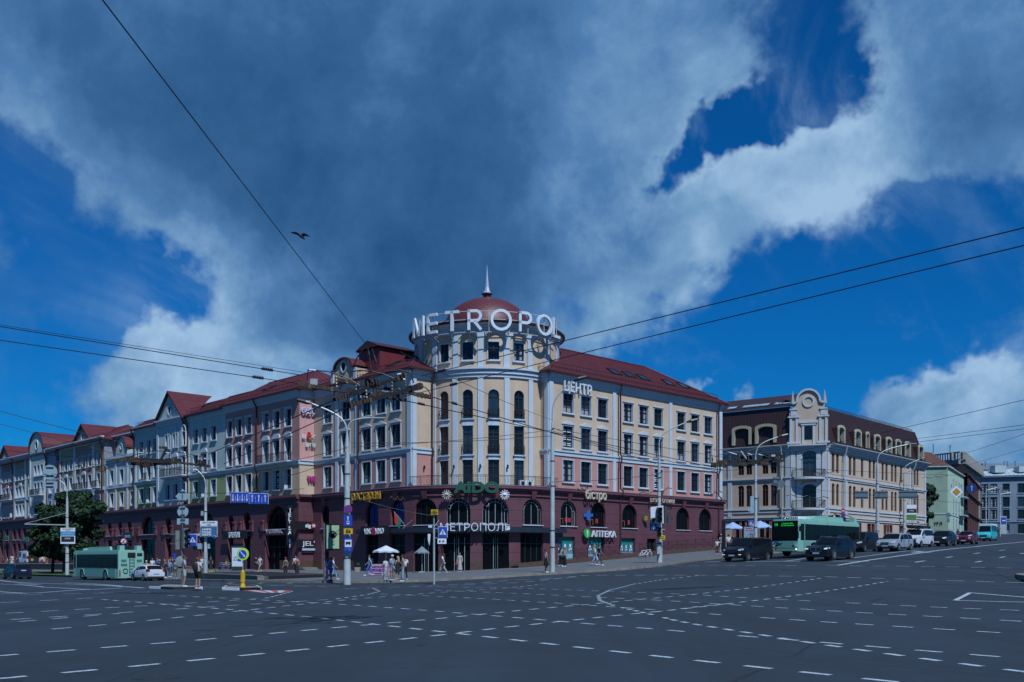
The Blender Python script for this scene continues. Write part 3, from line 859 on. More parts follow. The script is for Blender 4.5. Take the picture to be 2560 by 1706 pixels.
lops=[opn(s,w_,a,b)for s,w_,a,b in low]
mb_=MB().m(PURP);wall(mb_,PBo,.0,PBo.L,Z0,ZB,ops+lops)
mb_.m(PURPS)
for o in ops:reveal(mb_,PBo,o,.45)
for o in lops:reveal(mb_,PBo,o,.45)
for(a,b,c)in((8.72,9.0,.42),(8.5,8.72,.26),(7.98,8.14,.14)):band(mb_,PBo,0,PBo.L,a,b,c)
part('base_wall',mb_,CB)
for s,w_,a,b in arches:
    kst=MB().m(PURPS)
    pts=[PBo.P(s+x,z,o_)for z,hw_,o_ in((7.72,.22,.14),(8.5,.34,.38))for x in(-hw_,hw_)]
    bk_=[PBo.P(s+x,z,-.05)for z,hw_ in((7.72,.22),(8.5,.34))for x in(-hw_,hw_)]
    kst.add(pts+bk_,[(0,1,3,2),(4,6,7,5),(0,2,6,4),(1,5,7,3),(0,4,5,1),(2,3,7,6)]);part('keystone',kst,CB)
lg=MB().m(mat('ledge_lead',(.22,.25,.30),.6,.2,4));band(lg,PBo,0,PBo.L,9.0,9.05,.46);part('ledge_cover',lg,CB)
pl_=MB().m(PLINTH)
for a,b in((0,.32),(.36,.42),(.455,.475),(.53,.56),(.60,1.0)):
    pass
prev_s=0.0
sgs=sorted([(o[0],o[1])for o in lops if o[2]<1.0])
cur_s=0.0
for a,b in sgs+[(PBo.L,PBo.L)]:
    if a-cur_s>.05:pl_=MB().m(PLINTH);band(pl_,PBo,cur_s,min(a,PBo.L),-1,1.35+max(0,(cur_s-30))*.028,.07);part('plinth',pl_,CB)
    cur_s=b
tf=MB().m(GRANITE);tf.poly([PBo.P(min(max(t,0),PBo.L-1e-3),8.98)for t in[PBo.L*i/60 for i in range(61)]]+[V3(A_R+dR*31.6+dL*.4,8.98),V3(A_R,8.98),V3(TC,8.98),V3(A_L,8.98),V3(A_L+dL*18.5+dR*.4,8.98)])
part('terrace_floor',tf,CB)
TGL=mat('dark_shop_glass',(.005,.006,.008),.12,0,spec=.08);DOORF=mat('dark_teal_frame',(.02,.04,.05),.5,0)
for i,(s,w_,a,b)in enumerate(arches):
    window(CB,PBo,s,round(w_,1),a,b,True,'shop',frame='curtain' if 4<=i<=7 else 'dark_frame',trim=None,depth=.4,glass='dark_shop_glass',name='arched_window')
POST=mat('pharmacy_poster',(.02,.22,.24),.5,0)
for i,(s,w_,a,b)in enumerate(low):
    isd=i in(3,4,5)
    window(CB,PBo,s,round(w_,1),a,b,False,'bare' if isd else 'shop',frame='dark_teal_frame',trim=None,depth=.4,glass='dark_shop_glass',name='entrance_door' if isd or i==10 else 'shop_window')
    if isd:
        q=PBo.pos(s);d=PBo.dirn(s)
        hm=MB().m(STEEL)
        for x in(-.22,.22,.85 if i!=5 else.22):hm.tube([Vector((q.x,q.y,a+.2))+(d*x).to_3d()-(PBo.nrm(s)*.26).to_3d(),Vector((q.x,q.y,b-.5))+(d*x).to_3d()-(PBo.nrm(s)*.26).to_3d()],.03,6)
        part('door_handle',hm,CB)
for k,(u,ww)in enumerate(((1417,2.45),(1491,2.3),(1570,2.45))):
    s=so(u);m_=MB();z0=1.0+.35*k
    q=PBo.pos(s,-.30);d=PBo.dirn(s);M=face_M(q,d,0);m_.M=M
    m_.m(mat('poster_green',(.01,.16,.13),.4,.1,2));m_.box((0,0,3.6),(ww,.03,.55))
    m_.m(POST);m_.box((0,0,2.75),(ww,.03,1.15))
    m_.m(mat('poster_mint',(.22,.55,.62),.5,.1,1))
    m_.box((0,0,(z0+2.17)/2-.05),(ww,.03,2.17-z0))
    m_.m(PWHITE)
    for j in range(3):
        x=-ww*.33+j*ww*.33;m_.box((x,-.03,2.95),(.26,.02,.34));m_.box((x+.12,-.03,2.6),(.2,.02,.2));m_.box((x-.16,-.03,2.55),(.12,.02,.3))
    m_.m(mat('poster_lilac',(.30,.25,.42),.5,.2,3));m_.box((0,-.025,2.25),(ww*.9,.02,.12))
    m_.M=None
    o=part('window_poster',m_,CB)
for k,u in enumerate((1421,1495.5,1574)):
    s=so(u);m_=MB();q=PBo.pos(s,-.33);m_.M=face_M(q,PBo.dirn(s),5.1)
    m_.m(mat('red_fabric',(.42,.02,.05),.8,.1,3));m_.box((.0+.1*k,0,.62),(.42,.02,.5))
    if k==0:m_.box((.5,0,.6),(.4,.02,.46))
    m_.m(mat('gold_wood',(.36,.17,.02),.5,.2,3));m_.box((-.75,0,.75),(.5,.02,.06));m_.box((-.98,0,.45),(.05,.02,.6));m_.box((-.52,0,.45),(.05,.02,.6))
    m_.M=None;part('bench_display',m_,CB)
m_=MB();m_.m(mat('blue_curtain',(.015,.03,.16),.8,.3,2))
for u in(930,993):
    s=so(u);m_.M=face_M(PBo.pos(s,-.34),PBo.dirn(s),5.15);m_.poly([(x*.9,0,z)for x,z in outline(1.8,2.4,True)])
m_.M=None;part('curtain',m_,CB)
cn=MB().m(mat('dark_blue_canopy',(.018,.026,.04),.45,.1,2))
band(cn,PBo,so(902),so(1405),4.25,4.72,.75);band(cn,PBo,so(985),so(1405),4.72,4.8,.5)
part('canopy',cn,CB)
# ---- tower
def arcpath(r,a0=-100,a1=100,n=60,c=TC):
    return Path([(c.x+r*math.sin(R(a0+(a1-a0)*k/n)),c.y-r*math.cos(R(a0+(a1-a0)*k/n)))for k in range(n+1)])
PT=arcpath(TR);D1=PT.L/200.0
def sph(u):return PT.u2s(u)
wc=[sph(u)for u in(1110,1169,1234.3,1298)];step_=(wc[3]-wc[0])/3
allw=[wc[0]-step_*2,wc[0]-step_]+wc+[wc[3]+step_,wc[3]+step_*2]
tops=[];TW=1.14
lev=[(9.15,11.85,False),(12.45,15.4,False),(16.2,19.15,True)]
for s in wc:
    for a,b,ar in lev:tops.append(opn(s,TW,a,b,ar))
mt2=MB().m(CREAM);wall(mt2,PT,0,PT.L,ZB-.1,20.4,tops)
for s in wc:
    for a,b,ar in lev:
        window(CB,PT,s,TW,a,b,ar,'door',frame='dark_frame',trim=None,depth=.32,name='tower_window')
tw_=MB().m(WHITE)
for s in wc:
    for a,b,ar in lev:reveal(tw_,PT,opn(s,TW,a,b,ar),.36,.01)
    for z0,z1 in((8.9,9.15),(11.85,12.45),(15.4,16.2)):band(tw_,PT,s-TW/2-.05,s+TW/2+.05,z0,z1,.04)
for k in range(len(allw)-1):pilaster(tw_,PT,(allw[k]+allw[k+1])/2,.56,ZB,20.4,.13)
band(tw_,PT,0,PT.L,20.4,20.75,.16);band(tw_,PT,0,PT.L,20.75,21.2,.3);band(tw_,PT,0,PT.L,21.2,21.4,.5)
part('tower_wall',mt2,CB);part('tower_trim',tw_,CB)
for s in wc:
    for z in(12.45,16.2):railing(CB,PT,s-TW/2,s+TW/2,z,.95,.12,'window_railing',False,step=.13)
DC=arcpath(TR-.1);DW=arcpath(TR)
drum=MB().m(WHITE);aops=[];wd=[]
for s in allw:aops.append(opn(s,step_-.62,21.4,24.95,.75))
wall(drum,PT,0,PT.L,21.4,25.9,aops)
for o in aops:reveal(drum,PT,o,.12)
fw_=TR/(TR-.1)
dops=[opn(s/fw_,1.16,22.25,24.1)for s in wc]
drum.m(CREAM);wall(drum,DC,0,DC.L,21.4,25.0,dops)
part('tower_drum',drum,CB)
for s in wc:window(CB,DC,s/fw_,1.16,22.25,24.1,False,'std',trim='white_blue_paint',depth=.3,name='tower_window')
dt=MB().m(WHITE);dt.lathe([(TR,25.6),(TR+.12,25.6),(TR+.2,25.85),(TR+.4,26.0),(TR+.4,26.05)],(TC.x,TC.y,0),64,caps=False)
dt.lathe([(TR,21.3),(TR,26)],(TC.x,TC.y,0),64,R(20),R(160),caps=False)
part('tower_cornice',dt,CB)
de=MB().m(ROOFD);de.smooth=True
de.lathe([(TR+.1,25.98),(TR+.62,26.02),(TR+.66,26.2),(TR+.5,26.3),(5.1,27.0)],(TC.x,TC.y,0),72,caps=False);part('tower_eave',de,CB)
DOME=mat('red_dome_shingle',(0.19,0.022,0.030),.5,.1,.8)
def dome_pat(m_):
    t=m_.node_tree;q=N(t);b=t.nodes['Principled BSDF']
    geo=q('ShaderNodeNewGeometry');sx=q('ShaderNodeSeparateXYZ');q.link(q.vmath('SUBTRACT',geo.outputs['Position'],(TC.x,TC.y,26.6)),sx.inputs[0])
    an=q.math('MULTIPLY',q.math('ARCTAN2',sx.outputs[1],sx.outputs[0]),36/6.28318)
    ht=q.math('MULTIPLY',q.math('ARCSINE',q.math('DIVIDE',sx.outputs[2],4.1),None,),6.5)
    a=q.math('FRACT',q.math('ADD',an,ht));c=q.math('FRACT',q.math('SUBTRACT',an,ht))
    k=q.math('MAXIMUM',q.math('LESS_THAN',a,.09),q.math('LESS_THAN',c,.09))
    q.link(q.mix(k,(0.105,0.022,0.028),(0.038,0.008,0.010)),b.inputs['Base Color'])
dome_pat(DOME)
dm=MB().m(DOME);dm.smooth=True
dm.lathe([(5.02*math.cos(a),26.6+4.05*math.sin(a))for a in[math.pi/2*k/16 for k in range(17)]],(TC.x,TC.y,0),56,caps=False);part('dome',dm,CB)
ln=MB().m(ROOF);ln.lathe([(.42,30.3),(.42,31.1),(.62,31.15),(.62,31.25)],(TC.x,TC.y,0),8);part('lantern',ln,CB)
sp_=MB().m(mat('silver_spire',(.62,.68,.74),.35,.05,2,metal=.5));sp_.lathe([(.56,31.25),(.34,31.5),(.24,31.95),(.12,33.2),(.02,34.45)],(TC.x,TC.y,0),8);part('spire',sp_,CB)
railing(CB,PBo,so(1028),so(1392),9.05,1.0,.2,'terrace_railing',False,step=.17)
for k in(0,1,2):
    s=(wc[k]+wc[k+1])/2;q=PT.pos(s,.35);m_=MB().m(BLACK);m_.lathe([(.03,11.35),(.11,11.25),(.09,10.95),(.04,10.9)],(q.x,q.y,0),8);m_.box((q.x,q.y+.12,11.2),(.04,.2,.04));part('wall_lantern',m_,CB)
for pth,s in((PEL,1.5),(PER,2.6)):
    q=pth.pos(s,.2);m_=MB().m(BLACK);m_.lathe([(.03,11.35),(.11,11.25),(.09,10.95),(.04,10.9)],(q.x,q.y,0),8);part('wall_lantern',m_,CB)
# ---- wing roofs
def wing_roof(root,A,along,inward,L,e,D,rise,far_hip=True,ov=.65,dback=13.0,guard=True,sky=(),seam=.55):
    """hip roof: corner A, running 'along', depth goes 'inward'"""
    z=ZC;m_=MB().m(ROOF)
    c=A-along*ov-inward*ov;f=A+along*(L+(ov if far_hip else 0))-inward*ov
    r0=A+along*e+inward*D;r1=A+along*(L-(e if far_hip else 0))+inward*D
    cb=A-along*ov+inward*(2*D+ov);fb=A+along*(L+(ov if far_hip else 0))+inward*(2*D+ov)
    zr=z+rise
    roof_slope(m_,V3(c,z),V3(f,z),V3(r1,zr),V3(r0,zr),True,seam)
    roof_slope(m_,V3(cb,z),V3(c,z),V3(r0,zr),V3(r0,zr),True,seam)
    roof_slope(m_,V3(fb,z),V3(cb,z),V3(r0,zr),V3(r1,zr),False)
    if far_hip:roof_slope(m_,V3(f,z),V3(fb,z),V3(r1,zr),V3(r1,zr),True,seam)
    m_.tube([V3(r0,zr+.03),V3(r1,zr+.03)],.09,6);m_.tube([V3(c,z+.03),V3(r0,zr+.03)],.1,6)
    if far_hip:m_.tube([V3(f,z+.03),V3(r1,zr+.03)],.1,6)
    rf=part('roof',m_,root)
    g_=MB().m(ROOFD)
    g_.bar(V3(c,z-.04),V3(f,z-.04),.16,.2);g_.bar(V3(c,z-.04),V3(cb,z-.04),.16,.2)
    if far_hip:g_.bar(V3(f,z-.04),V3(fb,z-.04),.16,.2)
    ci=A-along*.0;g_.quad(V3(c,z-.1),V3(f,z-.1),V3(A+along*L+inward*.0,z-.1),V3(A,z-.1));g_.quad(V3(c,z-.1),V3(cb,z-.1),V3(A+inward*2*D,z-.1),V3(A,z-.1))
    part('gutter',g_,root)
    def onroof(t,k):
        a=c+along*(t+ov);return V3(a,z).lerp(V3(a+inward*(D+ov),zr),k)
    if guard:snow_guard(root,[onroof(.6,.12),onroof(L-.6,.12)])
    for t in sky:
        s_=MB().m(DARK);p0=onroof(t,.35);p1=onroof(t+1.5,.35);p2=onroof(t+1.5,.52);p3=onroof(t,.52);up=Vector((0,0,.1))
        s_.bar(p0+up,p1+up,.1);s_.bar(p1+up,p2+up,.1);s_.bar(p2+up,p3+up,.1);s_.bar(p3+up,p0+up,.1)
        s_.m(mat('skylight_glass',(.03,.045,.06),.12,0,spec=.4));s_.quad(p0+up,p1+up,p2+up,p3+up)
        part('skylight',s_,root)
    return onroof
onR=wing_roof(CB,A_R,dR,dL,31.7,8.0,6.0,4.5,sky=(12.5,15.2,17.8,22.8,25.8))
onL=wing_roof(CB,A_L,dL,dR,18.6,7.0,6.3,3.7,far_hip=False,sky=(5.5,8.6))
snow_guard(CB,[V3(A_R-dR*.3+dL*.4,ZC+.35),V3(A_R-dR*.3+dL*4.2,ZC+.35)])
rh=MB().m(mat('red_cladding',(.15,.02,.028),.6,.1,1));a=A_L+dL*6.5+dR*5.6
def footbox(mb,o,d1,l1,d2,l2,z0,z1):
    c=[o,o+d1*l1,o+d1*l1+d2*l2,o+d2*l2]
    mb.add([V3(p,z0)for p in c]+[V3(p,z1)for p in c],[(0,1,2,3)[::-1],(4,5,6,7),(0,1,5,4),(1,2,6,5),(2,3,7,6),(3,0,4,7)])
pq=at(949,870,107.5).to_2d();
footbox(rh,pq,Vector((dR.x,dR.y)),5.0,dL,4.0,22.5,25.2);part('roof_house',rh,CB)
rr=MB().m(ROOFD);b0=pq-dR*.3-dL*.3;b1=b0+dL*4.6;b2=b0+dR*5.6
mid0=b0+dL*2.3;mid1=mid0+dR*5.6
rr.quad(V3(b0,25.1),V3(b2,25.1),V3(mid1,26.0),V3(mid0,26.0));rr.quad(V3(b1,25.1),V3(b1+dR*5.6,25.1),V3(mid1,26.0),V3(mid0,26.0))
rr.poly([V3(b0,25.1),V3(b1,25.1),V3(mid0,26.0)]);rr.quad(V3(b0,25.0),V3(b2,25.0),V3(b2+dL*4.6,25.0),V3(b1,25.0));part('roof',rr,CB)
def arch_gable(root,path,s0,s1,z0,zs,zt,depth,wallm,roofm=ROOF,rw=.42,lead=None,shoulder=.0):
    """flat front from s0 to s1, straight to height zs then arching to zt, running depth back"""
    n=14;sm_=(s0+s1)/2;hw=(s1-s0)/2
    prof=[(s0,z0),(s0,zs)]
    a_=shoulder
    for k in range(n+1):
        an=math.pi*k/n;prof.append((sm_-(hw-a_)*math.cos(an),zs+(zt-zs)*math.sin(an)))
    prof+=[(s1,zs),(s1,z0)]
    m_=MB().m(wallm);fr=[path.P(s,z,.04)for s,z in prof];bk=[path.P(s,z,-depth)for s,z in prof]
    m_.poly(fr);m_.poly(bk[::-1])
    m_.quad(fr[0],fr[1],bk[1],bk[0]);m_.quad(fr[-1],fr[-2],bk[-2],bk[-1])
    g_=part('gable',m_,root)
    r_=MB().m(roofm);up=.18
    A=[path.P(s,z,.3)for s,z in prof[1:-1]];B=[path.P(s,z,-depth-.1)for s,z in prof[1:-1]]
    A2=[path.P(sm_+(s-sm_)*1.07,z+up,.3)for s,z in prof[1:-1]];B2=[path.P(sm_+(s-sm_)*1.07,z+up,-depth-.1)for s,z in prof[1:-1]]
    for i in range(len(A)-1):
        r_.quad(A2[i],A2[i+1],B2[i+1],B2[i]);r_.quad(A[i],A[i+1],A2[i+1],A2[i]);r_.quad(A[i],A[i+1],B[i+1],B[i])
    part('gable_roof',r_,root)
    cz=zs+(zt-zs)*.28
    t_=MB().m(WHITE);q=path.pos(sm_,.05);t_.M=face_M(q,path.dirn(sm_),cz)
    t_.lathe([(rw,-.0),(rw,.1),(rw+.16,.1),(rw+.16,0)],(0,0,0),20,axis='y',caps=False)
    t_.M=None
    rwm=MB().m(WHITE);rwm.M=face_M(q,path.dirn(sm_),cz)
    cir=[(rw*math.cos(2*math.pi*k/20),rw*1.15*math.sin(2*math.pi*k/20))for k in range(20)];cir2=[(x*1.38,z*1.38)for x,z in cir]
    rwm.ring(cir,cir2,.02,-.1);rwm.M=None
    part('window',rwm,root)
    gp=MB().m(TGL);gp.M=face_M(q,path.dirn(sm_),cz);gp.poly([(x,-.012,z)for x,z in cir]);gp.M=None;o=part('round_pane',gp,root)
sdl=PW.u2s(833);sdr=PW.u2s(889)
arch_gable(CB,PW,sdl,sdr,ZC-.1,22.9,24.1,1.9,CREAM,shoulder=.45,rw=.45)
sd=MB().m(WHITE);
for s in(sdl,sdr):band(sd,PW,s-.25,s+.25,ZC-.1,22.85,.1,.05)
part('stone_trim',sd,CB)
# ================================================================ the terrace of houses down the left street
def LB(name,label,uL,uR):
    s0=PL.u2s(uL)if uL is not None else 0.0;s1=PL.u2s(uR)if uR is not None else PL.L
    q=PL.pos((s0+s1)/2)
    return thing(name,label,'building',(q.x,q.y,0),0,'terraced houses along the left street'),s0,s1
def cornice(m_,path,s0,s1,z=ZC):
    band(m_,path,s0,s1,z-.95,z-.55,.12);band(m_,path,s0,s1,z-.55,z-.25,.28);band(m_,path,s0,s1,z-.25,z-.06,.5)
def base_zone(root,path,s0,s1,arch_list,z0=-1.2,door_h=4.4,zb=ZB,ext=0.0):
    """arch_list: (s, width)"""
    ops=[];po=path.off(.34)
    if ext:po=Path([po.p[0],po.p[1]+(po.p[1]-po.p[0]).normalized()*ext]);s1+=ext
    for s,w_ in arch_list:
        ops.append(opn(s,w_,5.1,min(7.9,5.3+w_*.5+(1.1 if w_<3 else 0)),True));ops.append(opn(s,w_,.15,door_h))
    m_=MB().m(PURP);wall(m_,po,s0,s1,z0,zb,ops)
    m_.m(PURPS)
    for o in ops:reveal(m_,po,o,.62)
    for(a,b,c)in((8.72,9.0,.42),(8.5,8.72,.26),(7.98,8.14,.14)):band(m_,po,s0,s1,a,b,c)
    for s,w_ in arch_list:
        for sg in((-1,1)if s>PL.u2s(255)else()):
            band(m_,po,s+sg*(w_/2+.5)-.32,s+sg*(w_/2+.5)+.32,4.9,6.0,.22);band(m_,po,s+sg*(w_/2+.5)-.38,s+sg*(w_/2+.5)+.38,6.0,6.25,.3)
    part('base_wall',m_,root)
    for o in ops:
        w_=round(o[1]-o[0],1);s=(o[0]+o[1])/2
        if o[4]:window(root,po,s,w_,o[2],round(o[3],1),True,'shop',trim=None,depth=.55,glass='dark_shop_glass',frame='dark_frame',name='arched_window')
        else:window(root,po,s,w_,o[2],o[3],False,'shop',trim=None,depth=.58,glass='dark_shop_glass',frame='dark_teal_frame',name='shop_window')
    return po
def upper(root,path,s0,s1,zones,cols,w_=1.5,rows=('low','mid','top'),peds=None,off=0.0,tall_mid=(),balc=()):
    """zones: (z0,z1,material); cols: list of u"""
    ss=[path.u2s(u)for u in cols];ops=[]
    R_={}
    for i,s in enumerate(ss):
        for k in rows:
            a,b=ROWS[k]
            if k=='mid' and i in tall_mid:a=13.12
            R_[(i,k)]=(a,b);ops.append(opn(s,w_,a,b))
    m_=MB()
    for z0,z1,mt in zones:m_.m(mt);wall(m_,path,s0,s1,z0,z1,ops,off)
    part('wall',m_,root)
    for i,s in enumerate(ss):
        for k in rows:
            a,b=R_[(i,k)];window(root,path,s,w_,a,b,ped=(peds or{}).get(k)if not isinstance((peds or{}).get(k),dict)else peds[k].get(i),off=off,depth=.46)
    for i0,i1 in balc:balcony(root,path,ss[i0]-.95,ss[i1]+.95,13.1)
    return ss
def gable_roof(root,path,s0,s1,D=6.3,rise=3.4,ov=.65,hipL=0.0,hipR=0.0,sky=(),seam=.8):
    z=ZC;m_=MB().m(ROOF);E=lambda s,k:path.P(s,z+(rise+.0)*k,ov-(D+ov)*k)
    a0=s0-(ov if hipL else 0);a1=s1+(ov if hipR else 0)
    roof_slope(m_,E(a0,0),E(a1,0),E(s1-hipR,1),E(s0+hipL,1),True,seam)
    bk=lambda s,k:path.P(s,z+rise*k,-(2*D+ov)+(D+ov)*k)
    roof_slope(m_,bk(a1,0),bk(a0,0),bk(s0+hipL,1),bk(s1-hipR,1),False)
    if hipR:roof_slope(m_,E(a1,0),bk(a1,0),E(s1-hipR,1),E(s1-hipR,1),True,seam);m_.tube([E(a1,0),E(s1-hipR,1)],.1,5)
    else:m_.poly([E(s1,0),E(s1,1),bk(s1,0)])
    if hipL:roof_slope(m_,bk(a0,0),E(a0,0),E(s0+hipL,1),E(s0+hipL,1),True,seam);m_.tube([E(a0,0),E(s0+hipL,1)],.1,5)
    else:m_.poly([E(s0,0),E(s0,1),bk(s0,0)])
    m_.tube([E(s0+hipL,1)+Vector((0,0,.03)),E(s1-hipR,1)+Vector((0,0,.03))],.09,5)
    part('roof',m_,root)
    g_=MB().m(ROOFD);g_.bar(E(a0,0)-Vector((0,0,.05)),E(a1,0)-Vector((0,0,.05)),.16,.2)
    g_.quad(E(a0,0)-Vector((0,0,.1)),E(a1,0)-Vector((0,0,.1)),path.P(s1,z-.1),path.P(s0,z-.1))
    if hipR:g_.bar(E(a1,0)-Vector((0,0,.05)),bk(a1,0)-Vector((0,0,.05)),.16,.2)
    part('gutter',g_,root)
    snow_guard(root,[E(s0+.4,.13),E(s1-.4,.13)])
    for t in sky:
        s_=MB().m(DARK);p=[E(t,.35),E(t+1.3,.35),E(t+1.3,.55),E(t,.55)];up=Vector((0,0,.1));p=[x+up for x in p]
        for i in range(4):s_.bar(p[i],p[(i+1)%4],.1)
        s_.m(MATS['skylight_glass']);s_.poly(p);part('skylight',s_,root)
def shell(root,path,s0,s1,mt,depth=12.6,left=True,right=True):
    m_=MB().m(mt);z1=ZC-.1
    if left:m_.quad(path.P(s0,-1),path.P(s0,z1),path.P(s0,z1,-depth),path.P(s0,-1,-depth))
    if right:m_.quad(path.P(s1,-1),path.P(s1,z1),path.P(s1,z1,-depth),path.P(s1,-1,-depth))
    m_.quad(path.P(s0,-1,-depth),path.P(s1,-1,-depth),path.P(s1,z1,-depth),path.P(s0,z1,-depth));part('rear_wall',m_,root)
def tri_gable(root,path,s0,s1,zb,zt,depth,mt,off=.06,rw=.45):
    sm_=(s0+s1)/2;m_=MB().m(mt);m_.poly([path.P(s0,zb,off),path.P(s1,zb,off),path.P(sm_,zt,off)]);part('gable',m_,root)
    r_=MB().m(ROOF);T=path.P(sm_,zt+.15,off+.4);Tb=path.P(sm_,zt+.15,-depth)
    k=1.1
    for sg,s in((-1,s0),(1,s1)):
        e=path.P(sm_+(s-sm_)*k,zb-.1,off+.4);eb=path.P(sm_+(s-sm_)*k,zb-.1,-depth*.12)
        r_.quad(e,T,Tb,eb);e2=e-Vector((0,0,.28));T2=T-Vector((0,0,.28));r_.m(ROOFD);r_.quad(e,T,T2,e2);r_.m(ROOF)
        for j in range(1,7):
            f=j/7;r_.bar(e.lerp(T,f),eb.lerp(Tb,f),.035)
    part('gable_roof',r_,root)
    q=path.pos(sm_,off+.01);cz=zb+(zt-zb)*.36
    cir=[(rw*math.cos(2*math.pi*k/20),rw*1.3*math.sin(2*math.pi*k/20))for k in range(20)];cir2=[(x*1.38,z*1.3)for x,z in cir]
    rwm=MB().m(WHITE);rwm.M=face_M(q,path.dirn(sm_),cz);rwm.ring(cir,cir2,.02,-.1);rwm.M=None;part('window',rwm,root)
    gp=MB().m(TGL);gp.M=face_M(q,path.dirn(sm_),cz);gp.poly([(x,-.012,z)for x,z in cir]);gp.M=None;part('round_pane',gp,root)
# --- pink and ochre house at the end of the row
B1,s0,s1=LB('pink_house','pink and ochre house at the right end of the row beside the corner building',563,None)
arr=[(PL.u2s(u),w_)for u,w_ in((582.5,1.5),(622.8,1.9),(697,5.3))]
po1=base_zone(B1,PL,s0,s1,arr,ext=.34)
upper(B1,PL,s0,s1,[(ZB-.1,12.7,CREAMD),(12.7,ZC-.1,PINK)],[573.7,597.2,621.8,664.9,691.6,720.4],peds={'mid':{0:'tri',1:'tri',2:'tri',3:'arc',4:'arc',5:'arc'},'top':'top'},tall_mid=(3,4,5),balc=[(3,5)])
PE1o=Path([PE1.pos(0,.34)-dR*.34,PE1.pos(PE1.L-1e-3,.34)])
m_=MB().m(CREAM);wall(m_,PE1,0,PE1.L,ZB-.1,12.7);m_.m(ROSE);wall(m_,PE1,0,PE1.L,12.7,ZC-.1);m_.m(PURP);wall(m_,PE1o,0,PE1o.L,-1.2,ZB)
for(a,b,c)in((8.72,9.0,.42),(8.5,8.72,.26)):band(m_,PE1o,0,PE1o.L,a,b,c)
part('end_wall',m_,B1)
t_=MB().m(WHITE);cornice(t_,PL,s0,s1);cornice(t_,PE1,0,PE1.L)
for pth,a,b in((PL,s0,s1),(PE1,0,PE1.L)):band(t_,pth,a,b,12.55,12.95,.1);band(t_,pth,a,b,12.95,13.1,.2)
part('stone_trim',t_,B1)
shell(B1,PL,s0,s1,CREAMD,right=False)
gable_roof(B1,PL,s0,s1,rise=3.8,hipR=6.0,sky=(5.0,)if False else(s1-12,))
drainpipe(B1,PL,PL.u2s(644),ZC,ZB,.16,[(13.1,.4)])
pl2=MB().m(PLINTH);band(pl2,PL.off(.34),s1-3.8,s1,-1,1.35,.06);band(pl2,PE1o,0,PE1o.L,-1,1.35,.06);part('plinth',pl2,B1)
ZC=21.15;ROWS.update(low=(9.91,12.01),mid=(13.55,15.64),top=(17.25,19.1))
# --- pale green house with three windows
B2,s0,s1=LB('pale_green_house','narrow pale green house with three window columns and an olive storey',468,563)
base_zone(B2,PL,s0,s1,[(PL.u2s(524),4.6)])
upper(B2,PL,s0,s1,[(ZB-.1,12.7,OLIVE),(12.7,ZC-.1,GREENW)],[489.5,510.9,534],peds={'mid':{0:None,1:'arc',2:None},'top':None},tall_mid=(1,),balc=[(1,1)])
t_=MB().m(WHITE);cornice(t_,PL,s0,s1);band(t_,PL,s0,s1,12.55,12.95,.1);band(t_,PL,s0,s1,12.95,13.1,.2)
pilaster(t_,PL,s0+.35,.7,ZB,20.4);part('stone_trim',t_,B2)
shell(B2,PL,s0,s1,GREENW);gable_roof(B2,PL,s0,s1)
drainpipe(B2,PL,s0+.6,ZC,ZB,.25,[(13.1,.45)])
ZC=21.0;ROWS.update(low=(9.87,11.97),mid=(13.5,15.58),top=(17.15,19.0))
# --- pale green house with a pointed gable
B3,s0,s1=LB('gabled_house','pale green house with a pointed gable and oval window',337,468)
base_zone(B3,PL,s0,s1,[(PL.u2s(374.5),5.0),(PL.u2s(426),1.9)])
PLg=PL.off(.5);sg0=PL.u2s(401);sg1=PL.u2s(465)
upper(B3,PL,s0,sg0,[(ZB-.1,12.7,OLIVE),(12.7,ZC-.1,GREENW)],[353.3,371.9,388.4],peds={'mid':{0:None,1:'tri',2:None}},tall_mid=(1,),balc=[(1,1)])
upper(B3,PLg,sg0,sg1,[(ZB-.1,ZC-.1,GREENW)],[419.3,438.6,457.9],peds={'mid':'arc','top':'niche'},tall_mid=(0,1,2),balc=[(0,2)])
m_=MB().m(GREENW);wall(m_,PL,sg1,s1,ZB-.1,ZC-.1)
for s in(sg0,sg1):m_.quad(PL.P(s,ZB),PL.P(s,ZB,.5),PL.P(s,ZC-.1,.5),PL.P(s,ZC-.1))
part('wall',m_,B3)
t_=MB().m(WHITE);cornice(t_,PL,s0,sg0);cornice(t_,PLg,sg0,sg1);cornice(t_,PL,sg1,s1);band(t_,PL,s0,sg0,12.55,12.95,.1);band(t_,PL,s0,sg0,12.95,13.1,.2)
for s in(sg0+.3,sg1-.3):pilaster(t_,PLg,s,.6,ZB,20.3,.1)
for u in(429,448):pilaster(t_,PLg,PL.u2s(u),.3,13.2,20.3,.08)
pilaster(t_,PL,s0+.3,.6,ZB,20.4);part('stone_trim',t_,B3)
shell(B3,PL,s0,s1,GREENW);gable_roof(B3,PL,s0,s1)
tri_gable(B3,PLg,sg0,sg1+.4,ZC,25.0,6.3,GREENW)
drainpipe(B3,PL,s1-.25,ZC,ZB,.25,[(13.1,.45)]);drainpipe(B3,PL,s0+.2,ZC,ZB,.25,[(13.1,.45)])
ZC=20.7;ROWS.update(low=(9.71,11.81),mid=(13.3,15.34),top=(16.75,18.6))
